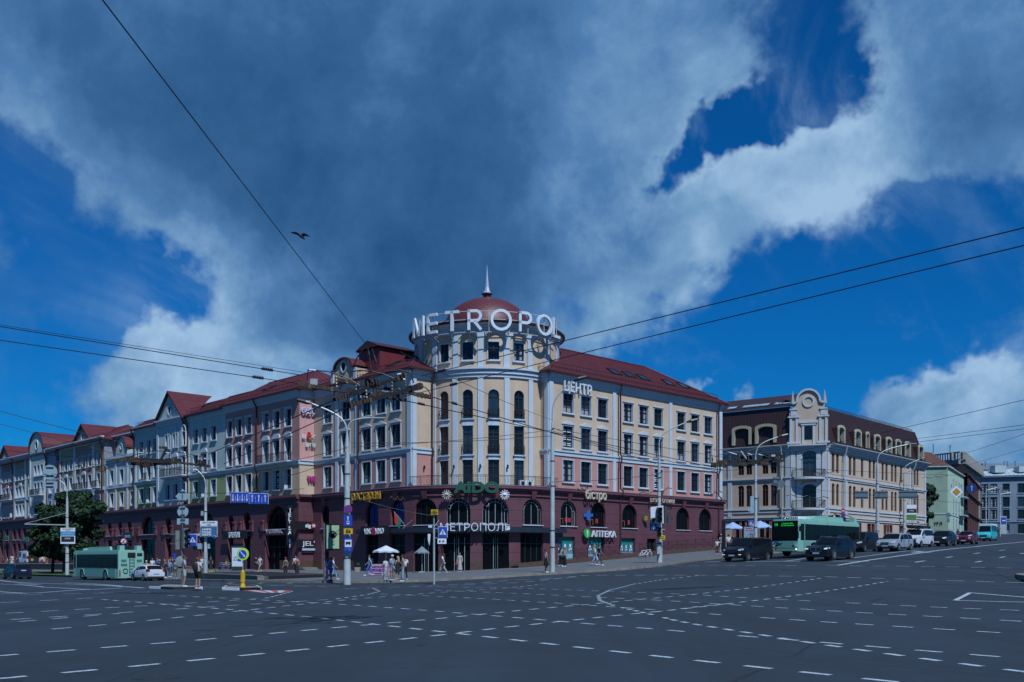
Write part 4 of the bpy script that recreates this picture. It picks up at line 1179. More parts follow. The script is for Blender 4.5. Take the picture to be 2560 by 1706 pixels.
# --- recessed lilac house with the small red arched gable
B4,s0,s1=LB('lilac_house','set-back lilac house with a small red arched gable over its middle bay',261,337)
base_zone(B4,PL,s0,s1,[(PL.u2s(279),1.7),(PL.u2s(305),1.7),(PL.u2s(329),1.6)])
PLr=PL.off(-1.6);PLm=PL.off(.0)
sa,sb=PL.u2s(290),PL.u2s(319)
m_=MB().m(LILAC);wall(m_,PLr,s0,s1,ZB-.1,ZC-.1)
m_.quad(PL.P(s0,ZB),PL.P(s0,ZC-.1),PL.P(s0,ZC-.1,-1.6),PL.P(s0,ZB,-1.6));part('wall',m_,B4)
ss=upper(B4,PL,s0+.9,s1,[(ZB-.1,12.7,CREAMD),(12.7,17.5,GREENW)],[280,304.7,331.4],rows=('low','mid'),tall_mid=(0,1,2),w_=1.45)
m_=MB().m(WHITE);band(m_,PL,s0+.8,s1,17.1,17.5,.3);band(m_,PL,s0+.8,s1,12.55,13.1,.14)
for s in(s0+1.1,sa,sb,s1-.3):pilaster(m_,PL,s,.5,ZB,17.1,.1)
m_.quad(PL.P(s0+.8,17.5,.3),PL.P(s1,17.5,.3),PL.P(s1,17.5,-1.6),PL.P(s0+.8,17.5,-1.6));m_.quad(PL.P(s0+.9,ZB),PL.P(s0+.9,17.4),PL.P(s0+.9,17.4,-1.6),PL.P(s0+.9,ZB,-1.6))
cornice(m_,PLr,s0,s1);part('stone_trim',m_,B4)
arch_gable(B4,PL,sa,sb,17.4,18.4,20.3,1.6,GREENW,shoulder=.2,rw=.35)
shell(B4,PL,s0,s1,LILAC,left=False,right=False);gable_roof(B4,PLr,s0,s1,D=5)
# --- mauve and khaki house
B5,s0,s1=LB('mauve_house','mauve and khaki house with a small pointed gable left of the lilac one',149,261)
base_zone(B5,PL,s0,s1,[(PL.u2s(u),1.9)for u in(163,196,214,247)])
upper(B5,PL,s0,PL.u2s(187),[(ZB-.1,12.7,BROWNW),(12.7,ZC-.1,KHAKI)],[153.5,165.4,177.3],peds={'mid':{1:'arc'},'top':None},w_=1.45)
upper(B5,PL,PL.u2s(187),PL.u2s(234),[(ZB-.1,12.7,BROWNW),(12.7,ZC-.1,BROWNW)],[196.4,209.8,225],peds={'mid':{1:'arc'}},tall_mid=(0,1,2),balc=[(0,2)],w_=1.45)
upper(B5,PL,PL.u2s(234),s1,[(ZB-.1,12.7,BROWNW),(12.7,ZC-.1,KHAKI)],[246.8],tall_mid=(0,),balc=[(0,0)],w_=1.35)
t_=MB().m(WHITE);cornice(t_,PL,s0,s1);band(t_,PL,s0,s1,12.55,13.1,.12)
for s in(PL.u2s(187),PL.u2s(234),s0+.4):pilaster(t_,PL,s,.7,ZB,20.4)
t_.quad(PL.P(s1,ZB),PL.P(s1,ZC-.1),PL.P(s1,ZC-.1,-1.6),PL.P(s1,ZB,-1.6));part('stone_trim',t_,B5)
shell(B5,PL,s0,s1,LILAC);gable_roof(B5,PL,s0,s1,hipR=6.0,sky=(s1-13,))
tri_gable(B5,PL,PL.u2s(187)-.4,PL.u2s(232),ZC,23.9,5.5,BROWNW)
drainpipe(B5,PL,s1-.5,ZC,ZB,.25);drainpipe(B5,PL,s0+.2,ZC,ZB,.25)
ZC=20.5;ROWS.update(low=(9.67,11.77),mid=(13.25,15.28),top=(16.65,18.5))
# --- grey-blue and pale green house with the tall round-topped gable
B6,s0,s1=LB('round_gabled_house','grey blue house with a tall round-topped pale green gable',82,149)
base_zone(B6,PL,s0,s1,[(PL.u2s(u),2.0)for u in(94,108,121,137)])
sg=PL.u2s(118)
upper(B6,PLg,s0,sg,[(ZB-.1,ZC+.4,GREENW)],[88.6,96.6,105],tall_mid=(0,1,2),balc=[(0,2)],w_=1.35)
upper(B6,PL,sg,s1,[(ZB-.1,ZC-.1,BLUEW)],[126,142],w_=1.45)
m_=MB().m(GREENW)
for s in(s0,sg):m_.quad(PL.P(s,ZB),PL.P(s,ZB,.5),PL.P(s,ZC+.4,.5),PL.P(s,ZC+.4))
part('wall',m_,B6)
t_=MB().m(WHITE);cornice(t_,PL,sg,s1);pilaster(t_,PLg,s0+.3,.6,ZB,ZC);part('stone_trim',t_,B6)
shell(B6,PL,s0,s1,BLUEW);gable_roof(B6,PL,s0,s1,sky=(s1-7,))
arch_gable(B6,PLg,s0,sg,ZC+.3,ZC+.8,24.5,6.0,GREENW,shoulder=.1,rw=.6)
drainpipe(B6,PL,s1-.6,ZC,ZB,.25);drainpipe(B6,PL,sg+.3,ZC,ZB,.25)
ZC=20.2;ROWS.update(low=(9.63,11.73),mid=(13.2,15.22),top=(16.55,18.4))
# --- farthest house
B7,s0,s1=LB('far_mauve_house','farthest mauve house at the left edge with a dark pointed gable',None,82)
base_zone(B7,PL,s0,s1,[(PL.u2s(u),1.9)for u in(8,22,40,52,66)])
upper(B7,PL,s0,PL.u2s(36),[(ZB-.1,ZC-.1,BROWNW)],[-12,10.2,19.1,28.7],peds={'mid':{2:'arc'}},tall_mid=(0,1,2,3),balc=[(1,3)],w_=1.45)
upper(B7,PL,PL.u2s(36),s1,[(ZB-.1,ZC-.1,KHAKI)],[42.7,51,60,75.3],peds={'mid':{1:'arc'}},w_=1.45)
t_=MB().m(WHITE);cornice(t_,PL,s0,s1);band(t_,PL,s0,s1,12.55,13.1,.12)
for u in(37,64,3):pilaster(t_,PL,PL.u2s(u),.7,ZB,20.4)
part('stone_trim',t_,B7)
shell(B7,PL,s0,s1,KHAKI);gable_roof(B7,PL,s0,s1)
tri_gable(B7,PL,PL.u2s(-4),PL.u2s(34),ZC,23.8,5.5,BROWNW)
drainpipe(B7,PL,PL.u2s(35),ZC,ZB,.25)
# ================================================================ the mansard building across the side street
dR2=Vector((.667,.745)).normalized();dL2=Vector((-.797,.604)).normalized()
SAND=mat('sand_stucco',(0.54,0.43,0.34),.9,.07,.6,dirt=.15)
Q_R=Vector((45.8,141.1));Q_L=Vector((40.9,142.8))
WHITE2=mat('off_white_trim',(.52,.56,.60),.75,.06,1,dirt=.2)
QR=Path([Q_R,Q_R+dR2*41]);QL=Path([Q_L+dL2*26,Q_L]);QC=Path([Q_L,Q_R])
M2=thing('mansard_building','sand coloured corner building with a brown mansard roof and a round-topped pediment','building',(46,150,0))
ZG=18.2
def z_at(path,u,v):return path.z(u,v)
zb1=13.4;zb2=8.9;zb3=7.4;zw=[(14.2,17.1),(9.4,12.6)]
frontw=[2084,2094,2126.5,2136.5,2155.5,2175.5,2185.5,2197,2205.5,2216.5,2226,2230.5+8,2253,2287,2293.5]
def cl(us,w_,rows,arch=.35):return us
ssr=[QR.u2s(u)for u in(2083,2094,2125.5,2136,2155.5,2175,2185,2207,2216.5,2230.5,2239,2253,2287.5,2294)]
ops=[opn(s,1.0,a,b,.35)for s in ssr for a,b in zw]
gw=[QR.u2s(u)for u in(2092,2104,2116+0,2131,2148,2172,2182,2213,2219,2226,2254)]
gops=[opn(s,1.35,3.4,7.0)for s in gw];gops.append(opn(QR.u2s(2295),3.0,3.0,8.0,True))
m_=MB().m(SAND);wall(m_,QR,0,QR.L,1.0,ZG,ops+gops)
ssl=[QL.u2s(u)for u in(1852.5,1872.5,1913,1934)]
opl=[opn(s,.95,a,b,.3)for s in ssl for a,b in zw]
opl+=[opn(QL.u2s(u),.95,3.4,7.2)for u in(1845,1858,1872,1905,1920,1933)]
wall(m_,QL,0,QL.L,1.0,ZG,opl)
opc=[opn(QC.L*.53,2.0,zb1+.1,17.3,.7),opn(QC.L*.53,2.0,zb2+.1,12.4,.7)]
wall(m_,QC,0,QC.L,1.0,ZG,opc)
reveal(m_,QR,gops[-1],.6)
for o in ops+gops[:-1]:reveal(m_,QR,o,.3)
for o in opl:reveal(m_,QL,o,.3)
for o in opc:reveal(m_,QC,o,.3)
e1=QR.pos(QR.L-.01);m_.quad(V3(e1,1),V3(e1+dL2*14,1),V3(e1+dL2*14,ZG),V3(e1,ZG));e0=QL.pos(0);m_.quad(V3(e0,1),V3(e0+dR2*14,1),V3(e0+dR2*14,ZG),V3(e0,ZG))
part('wall',m_,M2)
for s in ssr:
    for a,b in zw:window(M2,QR,s,1.0,a,b,.35,'bare',frame='brown_wood_frame',trim=None,depth=.22)
for s in ssl:
    for a,b in zw:window(M2,QL,s,.95,a,b,.3,'bare',frame='brown_wood_frame',trim=None,depth=.22)
PINKT=mat('pink_stone_frame',(.42,.20,.17),.8,.1,2)
for o in gops[:-1]:window(M2,QR,(o[0]+o[1])/2,1.35,3.4,7.0,False,'bare',frame='brown_wood_frame',trim='pink_stone_frame',depth=.25,name='shop_window')
for o in opl[8:]:window(M2,QL,(o[0]+o[1])/2,.95,3.4,7.2,False,'bare',frame='brown_wood_frame',trim='pink_stone_frame',depth=.25,name='shop_window')
for o in opc:window(M2,QC,QC.L*.53,2.0,o[2],o[3],.7,'door',frame='brown_wood_frame',trim='white_blue_paint',depth=.25,name='balcony_door')
gt=MB().m(DARK);gt.poly([QR.P(s,z,-.58)for s,z in((gops[-1][0],3),(gops[-1][1],3),(gops[-1][1],7.9),(gops[-1][0],7.9))]);part('gate',gt,M2)
t_=MB().m(WHITE2)
for pth in(QR,QL,QC):
    for a,b,o_ in((zb1-.25,zb1,.15),(zb1,zb1+.15,.25),(zb2-.55,zb2-.3,.12),(zb2-.1,zb2+.1,.22),(zb3-.1,zb3+.1,.15),(zb3+.2,zb3+.32,.25),(ZG-.9,ZG-.5,.2),(ZG-.5,ZG-.2,.5),(ZG-.2,ZG,.8)):
        band(t_,pth,0,pth.L,a,b,o_)
for pth,lst in((QR,[QR.u2s(2114.5),QR.u2s(2274),QR.L-.5,.35]),(QL,[QL.u2s(1825),QL.L-.35,QL.u2s(1893)-40]),(QC,[.4,1.25,QC.L-1.2,QC.L-.4])):
    for s in lst:
        if 0<s<pth.L:pilaster(t_,pth,s,.62,zb3+.4,ZG-.9,.14)
for a,b in((0,QR.L),):band(t_,QR,a,b-4,1.0,3.3,.08)
for z in(17.3,12.4):
    q=QC.pos(QC.L*.53,.0);t_.M=face_M(q,QC.dirn(1),z-.7);A=[(-1.5,-.5),(-1.5,0)]+[(-1.5*math.cos(math.pi*k/8),.1+.95*math.sin(math.pi*k/8))for k in range(9)]+[(1.5,0),(1.5,-.5)]
    B=[(-1.1,-.5),(-1.1,0)]+[(-1.1*math.cos(math.pi*k/8),.0+.72*math.sin(math.pi*k/8))for k in range(9)]+[(1.1,0),(1.1,-.5)]
    t_.ring(A,B,.02,-.16);t_.M=None
part('stone_trim',t_,M2)
for z in(zb1,zb2):
    qa=QC.pos(.15);nn=QC.nrm(1);L_=QC.L-.3;dd=QC.dirn(1)
    pts=[qa+dd*(L_*k/10)+nn*(1.35*math.sin(math.pi*k/10)**.6 if 0<k<10 else 0)for k in range(11)]
    pb=Path(pts);m_=MB().m(WHITE2);m_.prism([(p.x,p.y)for p in pts],z-.28,z-.02,'xy');part('balcony_slab',m_,M2)
    railing(M2,pb,.05,pb.L-.05,z,1.15,0,'balcony_railing',False)
def mans(path,s0,s1,z0,z1,inn,mb):
    a=path.P(s0,z0,.1);b=path.P(s1,z0,.1);c=path.P(s1,z1,-inn);d=path.P(s0,z1,-inn);roof_slope(mb,a,b,c,d,True,.5)
m_=MB().m(BROOF);ZM=24.0
mans(QR,.2,QR.L,ZG,ZM,1.9,m_);mans(QL,0,QL.L-.2,ZG,ZM,.6,m_)
roof_slope(m_,QL.P(0,ZM,-.3),QL.P(QL.L,ZM,-.3),QL.P(QL.L+0,ZM+2.9,-7.5),QL.P(0,ZM+2.9,-7.5),True,.5)
m_.quad(QR.P(0,ZM,-1.9),QR.P(QR.L,ZM,-1.9),QR.P(QR.L-6,ZM+1.6,-7.5),QR.P(0,ZM+1.6,-7.5))
m_.poly([QR.P(QR.L,ZG,.1),QR.P(QR.L,ZM,-1.9),QR.P(QR.L,ZM,-12),QR.P(QR.L,ZG,-13.5)])
m_.poly([QL.P(0,ZG,.1),QL.P(0,ZM,-.6),QL.P(0,ZM+2.9,-7.5),QL.P(0,ZM,-13),QL.P(0,ZG,-14)])
m_.quad(QL.P(QL.L,ZM,-.3),QR.P(0,ZM,-1.9),QR.P(0,ZM+1.6,-7.5),QL.P(QL.L,ZM+2.9,-7.5))
rf=part('roof',m_,M2)
gt=MB().m(STEEL);
for pth in(QR,QL):gt.bar(pth.P(0,ZG+.05,.85),pth.P(pth.L,ZG+.05,.85),.14,.14)
part('gutter',gt,M2)
snow_guard(M2,[QR.P(1,ZM,-2.0),QR.P(QR.L-1,ZM,-2.0)],.4);snow_guard(M2,[QL.P(1,ZM+.25,-1.0),QL.P(QL.L-1.5,ZM+.25,-1.0)],.4)
for u in(1815,1853,1874,1897,1934,1954):
    s=QL.u2s(u);s_=MB().m(mat('bright_skylight',(.35,.5,.62),.1,0,spec=.8));s_.quad(QL.P(s-.7,ZM+.7,-1.7),QL.P(s+.7,ZM+.7,-1.7),QL.P(s+.7,ZM+1.15,-2.7),QL.P(s-.7,ZM+1.15,-2.7));part('skylight',s_,M2)
YEL=mat('pale_yellow_trim',(.44,.41,.28),.8,.05,2)
def dormer(path,s,w_,z0,h,out,inn):
    q=path.pos(s,0);M=face_M(q,path.dirn(s),z0)
    fr=MB().m(YEL);fr.M=M;r=w_/2
    A=[(-r,0),(-r,h-.5)]+[(-r*math.cos(math.pi*k/8),h-.5+.5*math.sin(math.pi*k/8))for k in range(9)]+[(r,h-.5),(r,0)]
    B=[(x*.74,z*.86)for x,z in A];fr.ring(A,B,-.02+inn,-.25+inn)
    fr.m(mat('dormer_inner',(.30,.38,.42),.8,.05,2))
    n=len(B)
    for i in range(n-1):fr.quad((B[i][0],inn,B[i][1]),(B[i+1][0],inn,B[i+1][1]),(B[i+1][0],inn+.9,B[i+1][1]),(B[i][0],inn+.9,B[i][1]))
    fr.M=None;o=part('dormer',fr,M2)
    gl=MB().m(WGLASS);gl.M=M;gl.poly([(x,inn+.6,z)for x,z in B]);gl.m(BROOF)
    ck=[(-r*1.03,0),(-r*1.03,h-.45)]+[(-r*1.03*math.cos(math.pi*k/8),h-.45+.5*math.sin(math.pi*k/8))for k in range(9)]+[(r*1.03,h-.45),(r*1.03,0)]
    for i in range(len(ck)-1):gl.quad((ck[i][0],inn-.1,ck[i][1]),(ck[i+1][0],inn-.1,ck[i+1][1]),(ck[i+1][0],inn+2.2,ck[i+1][1]),(ck[i][0],inn+2.2,ck[i][1]))
    gl.M=None;part('dormer_side',gl,M2)
for u,w_ in((2101,2.5),(2142.5,2.5),(2166.5,1.3),(2191,2.6),(2220,2.5),(2243.5,2.5),(2267,2.5),(2300,2.6)):
    dormer(QR,QR.u2s(u),w_,ZG+.6,2.6,0,.0)
for u,w_ in((1856,3.1),(1916,3.3)):dormer(QL,QL.u2s(u),w_,ZG+.55,2.9,0,-.15)
pd=MB().m(SAND);Lc=QC.L
prof=[(-.1,ZG),(-.1,23.3),(.35,23.3),(.35,24.3),(.9,24.4)]+[(Lc/2-(Lc/2-.95)*math.cos(math.pi*k/12),24.5+1.75*math.sin(math.pi*k/12))for k in range(13)]+[(Lc-.9,24.4),(Lc-.35,24.3),(Lc-.35,23.3),(Lc+.1,23.3),(Lc+.1,ZG)]
fr=[QC.P(0,0)+(QC.dirn(1)*s).to_3d()+Vector((0,0,z))+(QC.nrm(1)*.1).to_3d()for s,z in prof];bk=[p-(QC.nrm(1)*1.6).to_3d()for p in fr]
pd.poly(fr);pd.poly(bk[::-1])
for i in range(len(fr)-1):pd.quad(fr[i],fr[i+1],bk[i+1],bk[i])
part('pediment',pd,M2)
pt=MB().m(WHITE2);pt.M=face_M(QC.pos(0,.1),QC.dirn(1),0)
A=[(s,z)for s,z in prof[4:18]];
for a,b in zip(prof[3:19],prof[4:20]):pt.bar((a[0],-.1,a[1]),(b[0],-.1,b[1]),.3,.28)
cir=[(Lc/2+.62*math.cos(2*math.pi*k/20),24.5+.62*math.sin(2*math.pi*k/20))for k in range(20)];cir2=[(Lc/2+.85*math.cos(2*math.pi*k/20),24.5+.85*math.sin(2*math.pi*k/20))for k in range(20)]
pt.ring(cir,cir2,.02,-.14)
for x in(.12,.95,Lc-.95,Lc-.12):pt.box((x,-.06,20.3),(.32,.14,4.3))
for x in(.5,Lc-.5):pt.box((x,-.1,22.3),(1.6,.24,.22));pt.box((x,-.08,23.4),(1.1,.2,.18));pt.box((x,-.05,22.9),(.8,.1,.8));pt.box((x,-.1,18.5),(1.8,.3,.25))
pt.box((Lc/2,-.08,21.5),(2.6,.3,.3));pt.box((Lc/2,-.06,21.2),(2.1,.2,.35));pt.box((Lc/2-.75,-.05,19.6),(.3,.14,2.6));pt.box((Lc/2+.75,-.05,19.6),(.3,.14,2.6))
pt.M=None;part('stone_trim',pt,M2)
pw_=MB().m(WGLASS);pw_.M=face_M(QC.pos(0,.13),QC.dirn(1),0);pw_.box((Lc/2,0,19.9),(1.1,.04,1.9));pw_.M=None;part('window',pw_,M2)
for s in(.35,Lc-.35):
    f_=MB().m(mat('finial_lead',(.35,.38,.36),.6,.1,3));q=QC.pos(max(s,.01),-.3);f_.lathe([(.34,24.2),(.3,24.5),(.05,26.1),(.02,26.2)],(q.x,q.y,0),8);part('finial',f_,M2)
for pth,u in((QL,1957),(QR,2104),(QR,2278)):
    s=pth.u2s(u);m_=MB().m(STEEL);m_.tube([pth.P(s,ZG,.85),pth.P(s,ZG-.9,.7),pth.P(s,ZG-1.6,.35),pth.P(s,zb1+.2,.35),pth.P(s,zb1-.2,.6),pth.P(s,zb1-.9,.35),pth.P(s,3.5,.35)],.11,6);m_.smooth=True;part('drainpipe',m_,M2)
# ================================================================ pale green house with the blank wall
GREENSH=mat('shaded_mint_stucco',(.25,.35,.27),.9,.1,.4,dirt=.3);GREEN4=mat('mint_stucco',(.44,.58,.44),.9,.07,.4,dirt=.15)  # blank side wall gets a darker mint, its shade put into the colour
G_C=Vector(((2369-CX)/F*195,195.0));dR3=Vector((.515,.857));dL3=Vector((-.985,-.17+.34)).normalized()
GR=Path([G_C,G_C+dR3*30]);GL=Path([G_C+dL3*14,G_C]);
M3=thing('mint_house','three-storey pale green house with a blank side wall and a brown tiled roof','building',(G_C.x,G_C.y,0))
ZT3=20.2;m_=MB().m(GREENSH);wall(m_,GL,0,GL.L,3,ZT3)
us=[2383,2390,2397,2404,2411,2417];op3=[opn(GR.u2s(u),1.3,a,b)for u in us for a,b in((15.3,18.0),(11.2,13.9),(7.2,9.8))]
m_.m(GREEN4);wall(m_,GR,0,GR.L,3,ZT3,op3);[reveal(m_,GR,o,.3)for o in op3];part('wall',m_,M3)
for u in us:
    for a,b in((15.3,18.0),(11.2,13.9),(7.2,9.8)):window(M3,GR,GR.u2s(u),1.3,a,b,depth=.25)
t_=MB().m(mat('mint_trim',(.42,.5,.44),.8,.1,1));
for pth in(GL,GR):band(t_,pth,0,pth.L,ZT3-.3,ZT3,.35);band(t_,pth,0,pth.L,10.4,10.6,.1)
part('stone_trim',t_,M3)
TILE=mat('brown_clay_tile',(.13,.05,.035),.8,.3,1.5,lines=(.32,.07,.4));m_=MB().m(TILE)
rg0=GL.P(6.5,ZT3+5.2,-5);m_.poly([GL.P(0,ZT3,.4),GL.P(GL.L,ZT3,.4),at(2328,1132,203),at(2260,1124,203)]);m_.poly([GL.P(GL.L,ZT3,.4),GR.P(9,ZT3,.4),at(2328,1132,203)])
m_.quad(GR.P(9,ZT3,.4),GR.P(GR.L,ZT3,.4),GR.P(GR.L,ZT3+1.2,-5),GR.P(9,ZT3+1.2,-5));part('roof',m_,M3)
m_=MB().m(mat('brick_chimney',(.10,.032,.024),.9,.3,3));q=GR.pos(9,-3);m_.box((q.x,q.y,ZT3+.8),(1.3,1.3,2.2));part('chimney',m_,M3)
balcony(M3,GR,GR.u2s(2397),GR.u2s(2407),11.0,1.1,1.1);balcony(M3,GR,GR.u2s(2401),GR.u2s(2408),15.1,1.0,1.0)
sgn=wall_sign('wall_lettering','black Cyrillic letters on the blank pale green side wall','УГЛ',GL,GL.u2s(2345),8.3,.8,BLACK,.15,.05,.01,1.5)
sgn2=wall_sign('wall_lettering','black Latin letters GL on the pale green side wall beside the mansard building','GL',GL,GL.u2s(2318),8.3,.8,BLACK,.15,.05,.01,.8)
M4=thing('balustrade_building','grey stone building with a rooftop balustrade rising behind the mint house','building',(99,235,0))
c0=Vector(((2404-CX)/F*225,225.0));b0=Vector(((2336-CX)/F*232,232.0));d0=Vector(((2451-CX)/F*262,262.0));ST4=mat('grey_stone',(.30,.30,.27),.85,.15,.5,dirt=.3)
PA=Path([b0,c0]);PB4=Path([c0,d0]);m_=MB().m(ST4)
for pth in(PA,PB4):wall(m_,pth,0,pth.L,5,24.3);band(m_,pth,0,pth.L,23.4,24.3,1.0)
m_.poly([V3(b0,24.3),V3(c0,24.3),V3(d0,24.3),V3(d0+Vector((-16,8)),24.3)]);part('wall',m_,M4)
m_=MB().m(ST4)
for pth in(PA,PB4):
    band(m_,pth,0,pth.L,26.0,26.3,.3,.3);band(m_,pth,0,pth.L,24.3,24.6,.3,.3)
    n=int(pth.L/.7)
    for i in range(n+1):
        t=min(pth.L*i/n,pth.L-1e-3);q=pth.pos(t,.45);m_.box((q.x,q.y,25.3),(.22,.22,1.4)if i%8 else(.9,.9,1.7))
part('balustrade',m_,M4)
an=MB().m(BLACK)
for u,v0,v1,Y in((2333,1134,1110,228),(2375,1130,1114,235)):an.bar(at(u,v0,Y),at(u,v1,Y),.12);
an.bar(at(2372,1114,235),at(2378,1114,235),.1);an.bar(at(2372,1118,235),at(2378,1118,235),.1);part('antenna',an,M4)
M5=thing('red_brick_building','dark red brick building with a mansard roof past the mint house','building',(115,238,0))
BRK=mat('red_brick',(.10,.03,.022),.85,.25,1,lines=(.9,.1,.5));r0=Vector(((2419-CX)/F*218,218.0));r1=Vector(((2456-CX)/F*275,275.0));PBR=Path([r0,r1])
opb=[opn(t,1.6,a,b,True)for t in[4,10,16,22,30,38,46]if t<PBR.L-2 for a,b in((8,11),(12.5,15.6),(16.8,19.4))]
m_=MB().m(BRK);wall(m_,PBR,0,PBR.L,4,20.5,opb);[reveal(m_,PBR,o,.3)for o in opb]
for a in(8-1,11.6,16.1,20.3):band(m_,PBR,0,PBR.L,a,a+.35,.4)
part('wall',m_,M5)
for o in opb:window(M5,PBR,(o[0]+o[1])/2,1.6,o[2],o[3],True,'bare',trim=None,depth=.2)
m_=MB().m(BROOF);m_.quad(PBR.P(0,20.6,.2),PBR.P(PBR.L,20.6,.2),PBR.P(PBR.L,23.4,-1.5),PBR.P(0,22.6,-1.5));m_.poly([PBR.P(0,20.6,.2),PBR.P(0,22.6,-1.5),PBR.P(0,20.6,-4)]);part('roof',m_,M5)
M6=thing('grey_blue_building','grey blue four-storey building with a light metal roof at the right edge','building',(130,262,0))
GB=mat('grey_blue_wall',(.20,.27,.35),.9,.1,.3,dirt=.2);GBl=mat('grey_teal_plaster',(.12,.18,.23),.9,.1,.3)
h0=Vector(((2453-CX)/F*268,268.0));h1=Vector(((2660-CX)/F*262,262.0));PH6=Path([h0,h1]);ZT6=24.2
cols=[PH6.u2s(u)for u in(2462,2484.5,2515.5,2553,2580,2610)];op6=[opn(s,1.7,a,b)for s in cols for a,b in((8.3,10.9),(12.3,14.9),(15.6,18.2),(19.4,22.0),)]
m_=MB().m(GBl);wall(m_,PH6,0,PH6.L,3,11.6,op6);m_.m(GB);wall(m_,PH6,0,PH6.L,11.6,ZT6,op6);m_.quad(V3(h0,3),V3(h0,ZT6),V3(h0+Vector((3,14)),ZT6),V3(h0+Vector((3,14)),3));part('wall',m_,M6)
for s in cols:
    for a,b in((8.3,10.9),(12.3,14.9),(15.6,18.2),(19.4,22.0)):window(M6,PH6,s,1.7,a,b,trim='grey_blue_wall',depth=.25,ped='tri' if a==15.6 else None,name='window')
m_=MB().m(GB);band(m_,PH6,0,PH6.L,ZT6-.4,ZT6,.7);band(m_,PH6,0,PH6.L,11.4,11.7,.2);part('stone_trim',m_,M6)
m_=MB().m(mat('light_metal_roof',(.42,.52,.56),.45,.15,.5));roof_slope(m_,PH6.P(0,ZT6,.8),PH6.P(PH6.L,ZT6,.8),PH6.P(PH6.L,ZT6+3.0,-8),PH6.P(2.5,ZT6+3.0,-8),True,1.0)
q=PH6.pos(4.5,-2);m_.box((q.x,q.y,ZT6+1.9),(3,3,2));q=PH6.pos(11,-2.5);m_.box((q.x,q.y,ZT6+1.7),(4,3,1.6));part('roof',m_,M6)
m_=MB().m(GB);q=PH6.pos(14,-9);m_.box((q.x-3,q.y,ZT6+3),(22,2,1.8));part('parapet',m_,M6)
m_=MB().m(BLACK)
for u in(2463,2510,2518,2538):m_.bar(at(u,1166,262),at(u,1154,262),.1);m_.bar(at(u-3,1155,262),at(u+3,1155,262),.08)
part('antenna',m_,M6)
# ================================================================ rooftop letters
WL=mat('white_sign_letters',(.66,.74,.82),.5,.02,1);LSUP=mat('cream_sign_frame',(.45,.43,.38),.6,.05,2)
RS=TR+1.25;ZS=25.0;LH=2.1
def glyph(ch,mb,h=LH,t=.29,d=.26):
    w_=h*.72
    def bar(x0,z0,x1,z1,tt=t):mb.bar((x0,0,z0),(x1,0,z1),d,tt)if False else mb.prism(thick(x0,z0,x1,z1,tt),-d/2,d/2)
    def thick(x0,z0,x1,z1,tt):
        L=math.hypot(x1-x0,z1-z0);nx,nz=-(z1-z0)/L*tt/2,(x1-x0)/L*tt/2
        return[(x0+nx,z0+nz),(x1+nx,z1+nz),(x1-nx,z1-nz),(x0-nx,z0-nz)]
    def ringp(cx,cz,rx,rz,a0,a1,tt):
        n=24;full=abs(a1-a0)>6.2
        for k in range(n):
            a=a0+(a1-a0)*k/n;b=a0+(a1-a0)*(k+1)/n
            P=[(cx+rx*math.cos(a),cz+rz*math.sin(a)),(cx+rx*math.cos(b),cz+rz*math.sin(b)),(cx+(rx-tt)*math.cos(b),cz+(rz-tt)*math.sin(b)),(cx+(rx-tt)*math.cos(a),cz+(rz-tt)*math.sin(a))]
            mb.prism(P,-d/2,d/2)
    hw=w_/2
    if ch=='M':
        for x in(-hw-.05,hw+.05):bar(x,0,x*.93,h)
        bar(-hw+.0,h-.02,0,.1,t*.8);bar(hw-.0,h-.02,0,.1,t*.8)
    elif ch=='E':bar(-hw+t/2,0,-hw+t/2,h);[bar(-hw,z,hw*.75,z)for z in(t/2,h/2,h-t/2)]
    elif ch=='T':bar(0,0,0,h);bar(-hw,h-t/2,hw,h-t/2)
    elif ch=='L':bar(-hw+t/2,0,-hw+t/2,h);bar(-hw,t/2,hw*.8,t/2)
    elif ch=='O':ringp(0,h/2,h*.53,h*.53,0,2*math.pi,t)
    elif ch in 'PR':
        bar(-hw+t/2,0,-hw+t/2,h);r=h*.31
        ringp(hw-r,h-r,r,r,-math.pi/2,math.pi/2,t);bar(-hw,h-t/2,hw-r,h-t/2);bar(-hw,h-2*r+t/2,hw-r,h-2*r+t/2)
        if ch=='R':bar(hw-r-.15,h-2*r+.1,hw-t*.3,.0)
RSN=thing('rooftop_sign','large white METROPOL letters on a curved frame in front of the red dome','sign',(TC.x,TC.y,ZS))
for ch,ph in zip('METROPOL',(-50.5,-37,-22.5,-7.6,8.9,25,40,52)):
    ph+=1.4;a=R(ph);m_=MB().m(WL);glyph(ch,m_)
    link('letter',m_.mesh('letter'),RSN,(RS*math.sin(a),-RS*math.cos(a),0),a)
fr=MB().m(LSUP);p2=arcpath(RS-.2,-56,60,40)
for z in(-.15,1.15,2.0):
    for i in range(len(p2.p)-1):fr.bar(V3(p2.p[i],ZS+z),V3(p2.p[i+1],ZS+z),.07)
for k in range(9):
    a=R(-50+13.2*k);q=Vector((TC.x+(RS-.2)*math.sin(a),TC.y-(RS-.2)*math.cos(a)));q2=Vector((TC.x+TR*math.sin(a),TC.y-TR*math.cos(a)))
    fr.bar(V3(q,ZS-.2),V3(q,ZS+2.0),.07);fr.bar(V3(q,ZS-.15),V3(q2,ZS-.15),.06);fr.bar(V3(q,ZS+1.15),V3(q2,ZS+.5),.05);fr.bar(V3(q,ZS-.15),V3(q2,ZS-.7),.05)
part('sign_frame',fr,RSN)
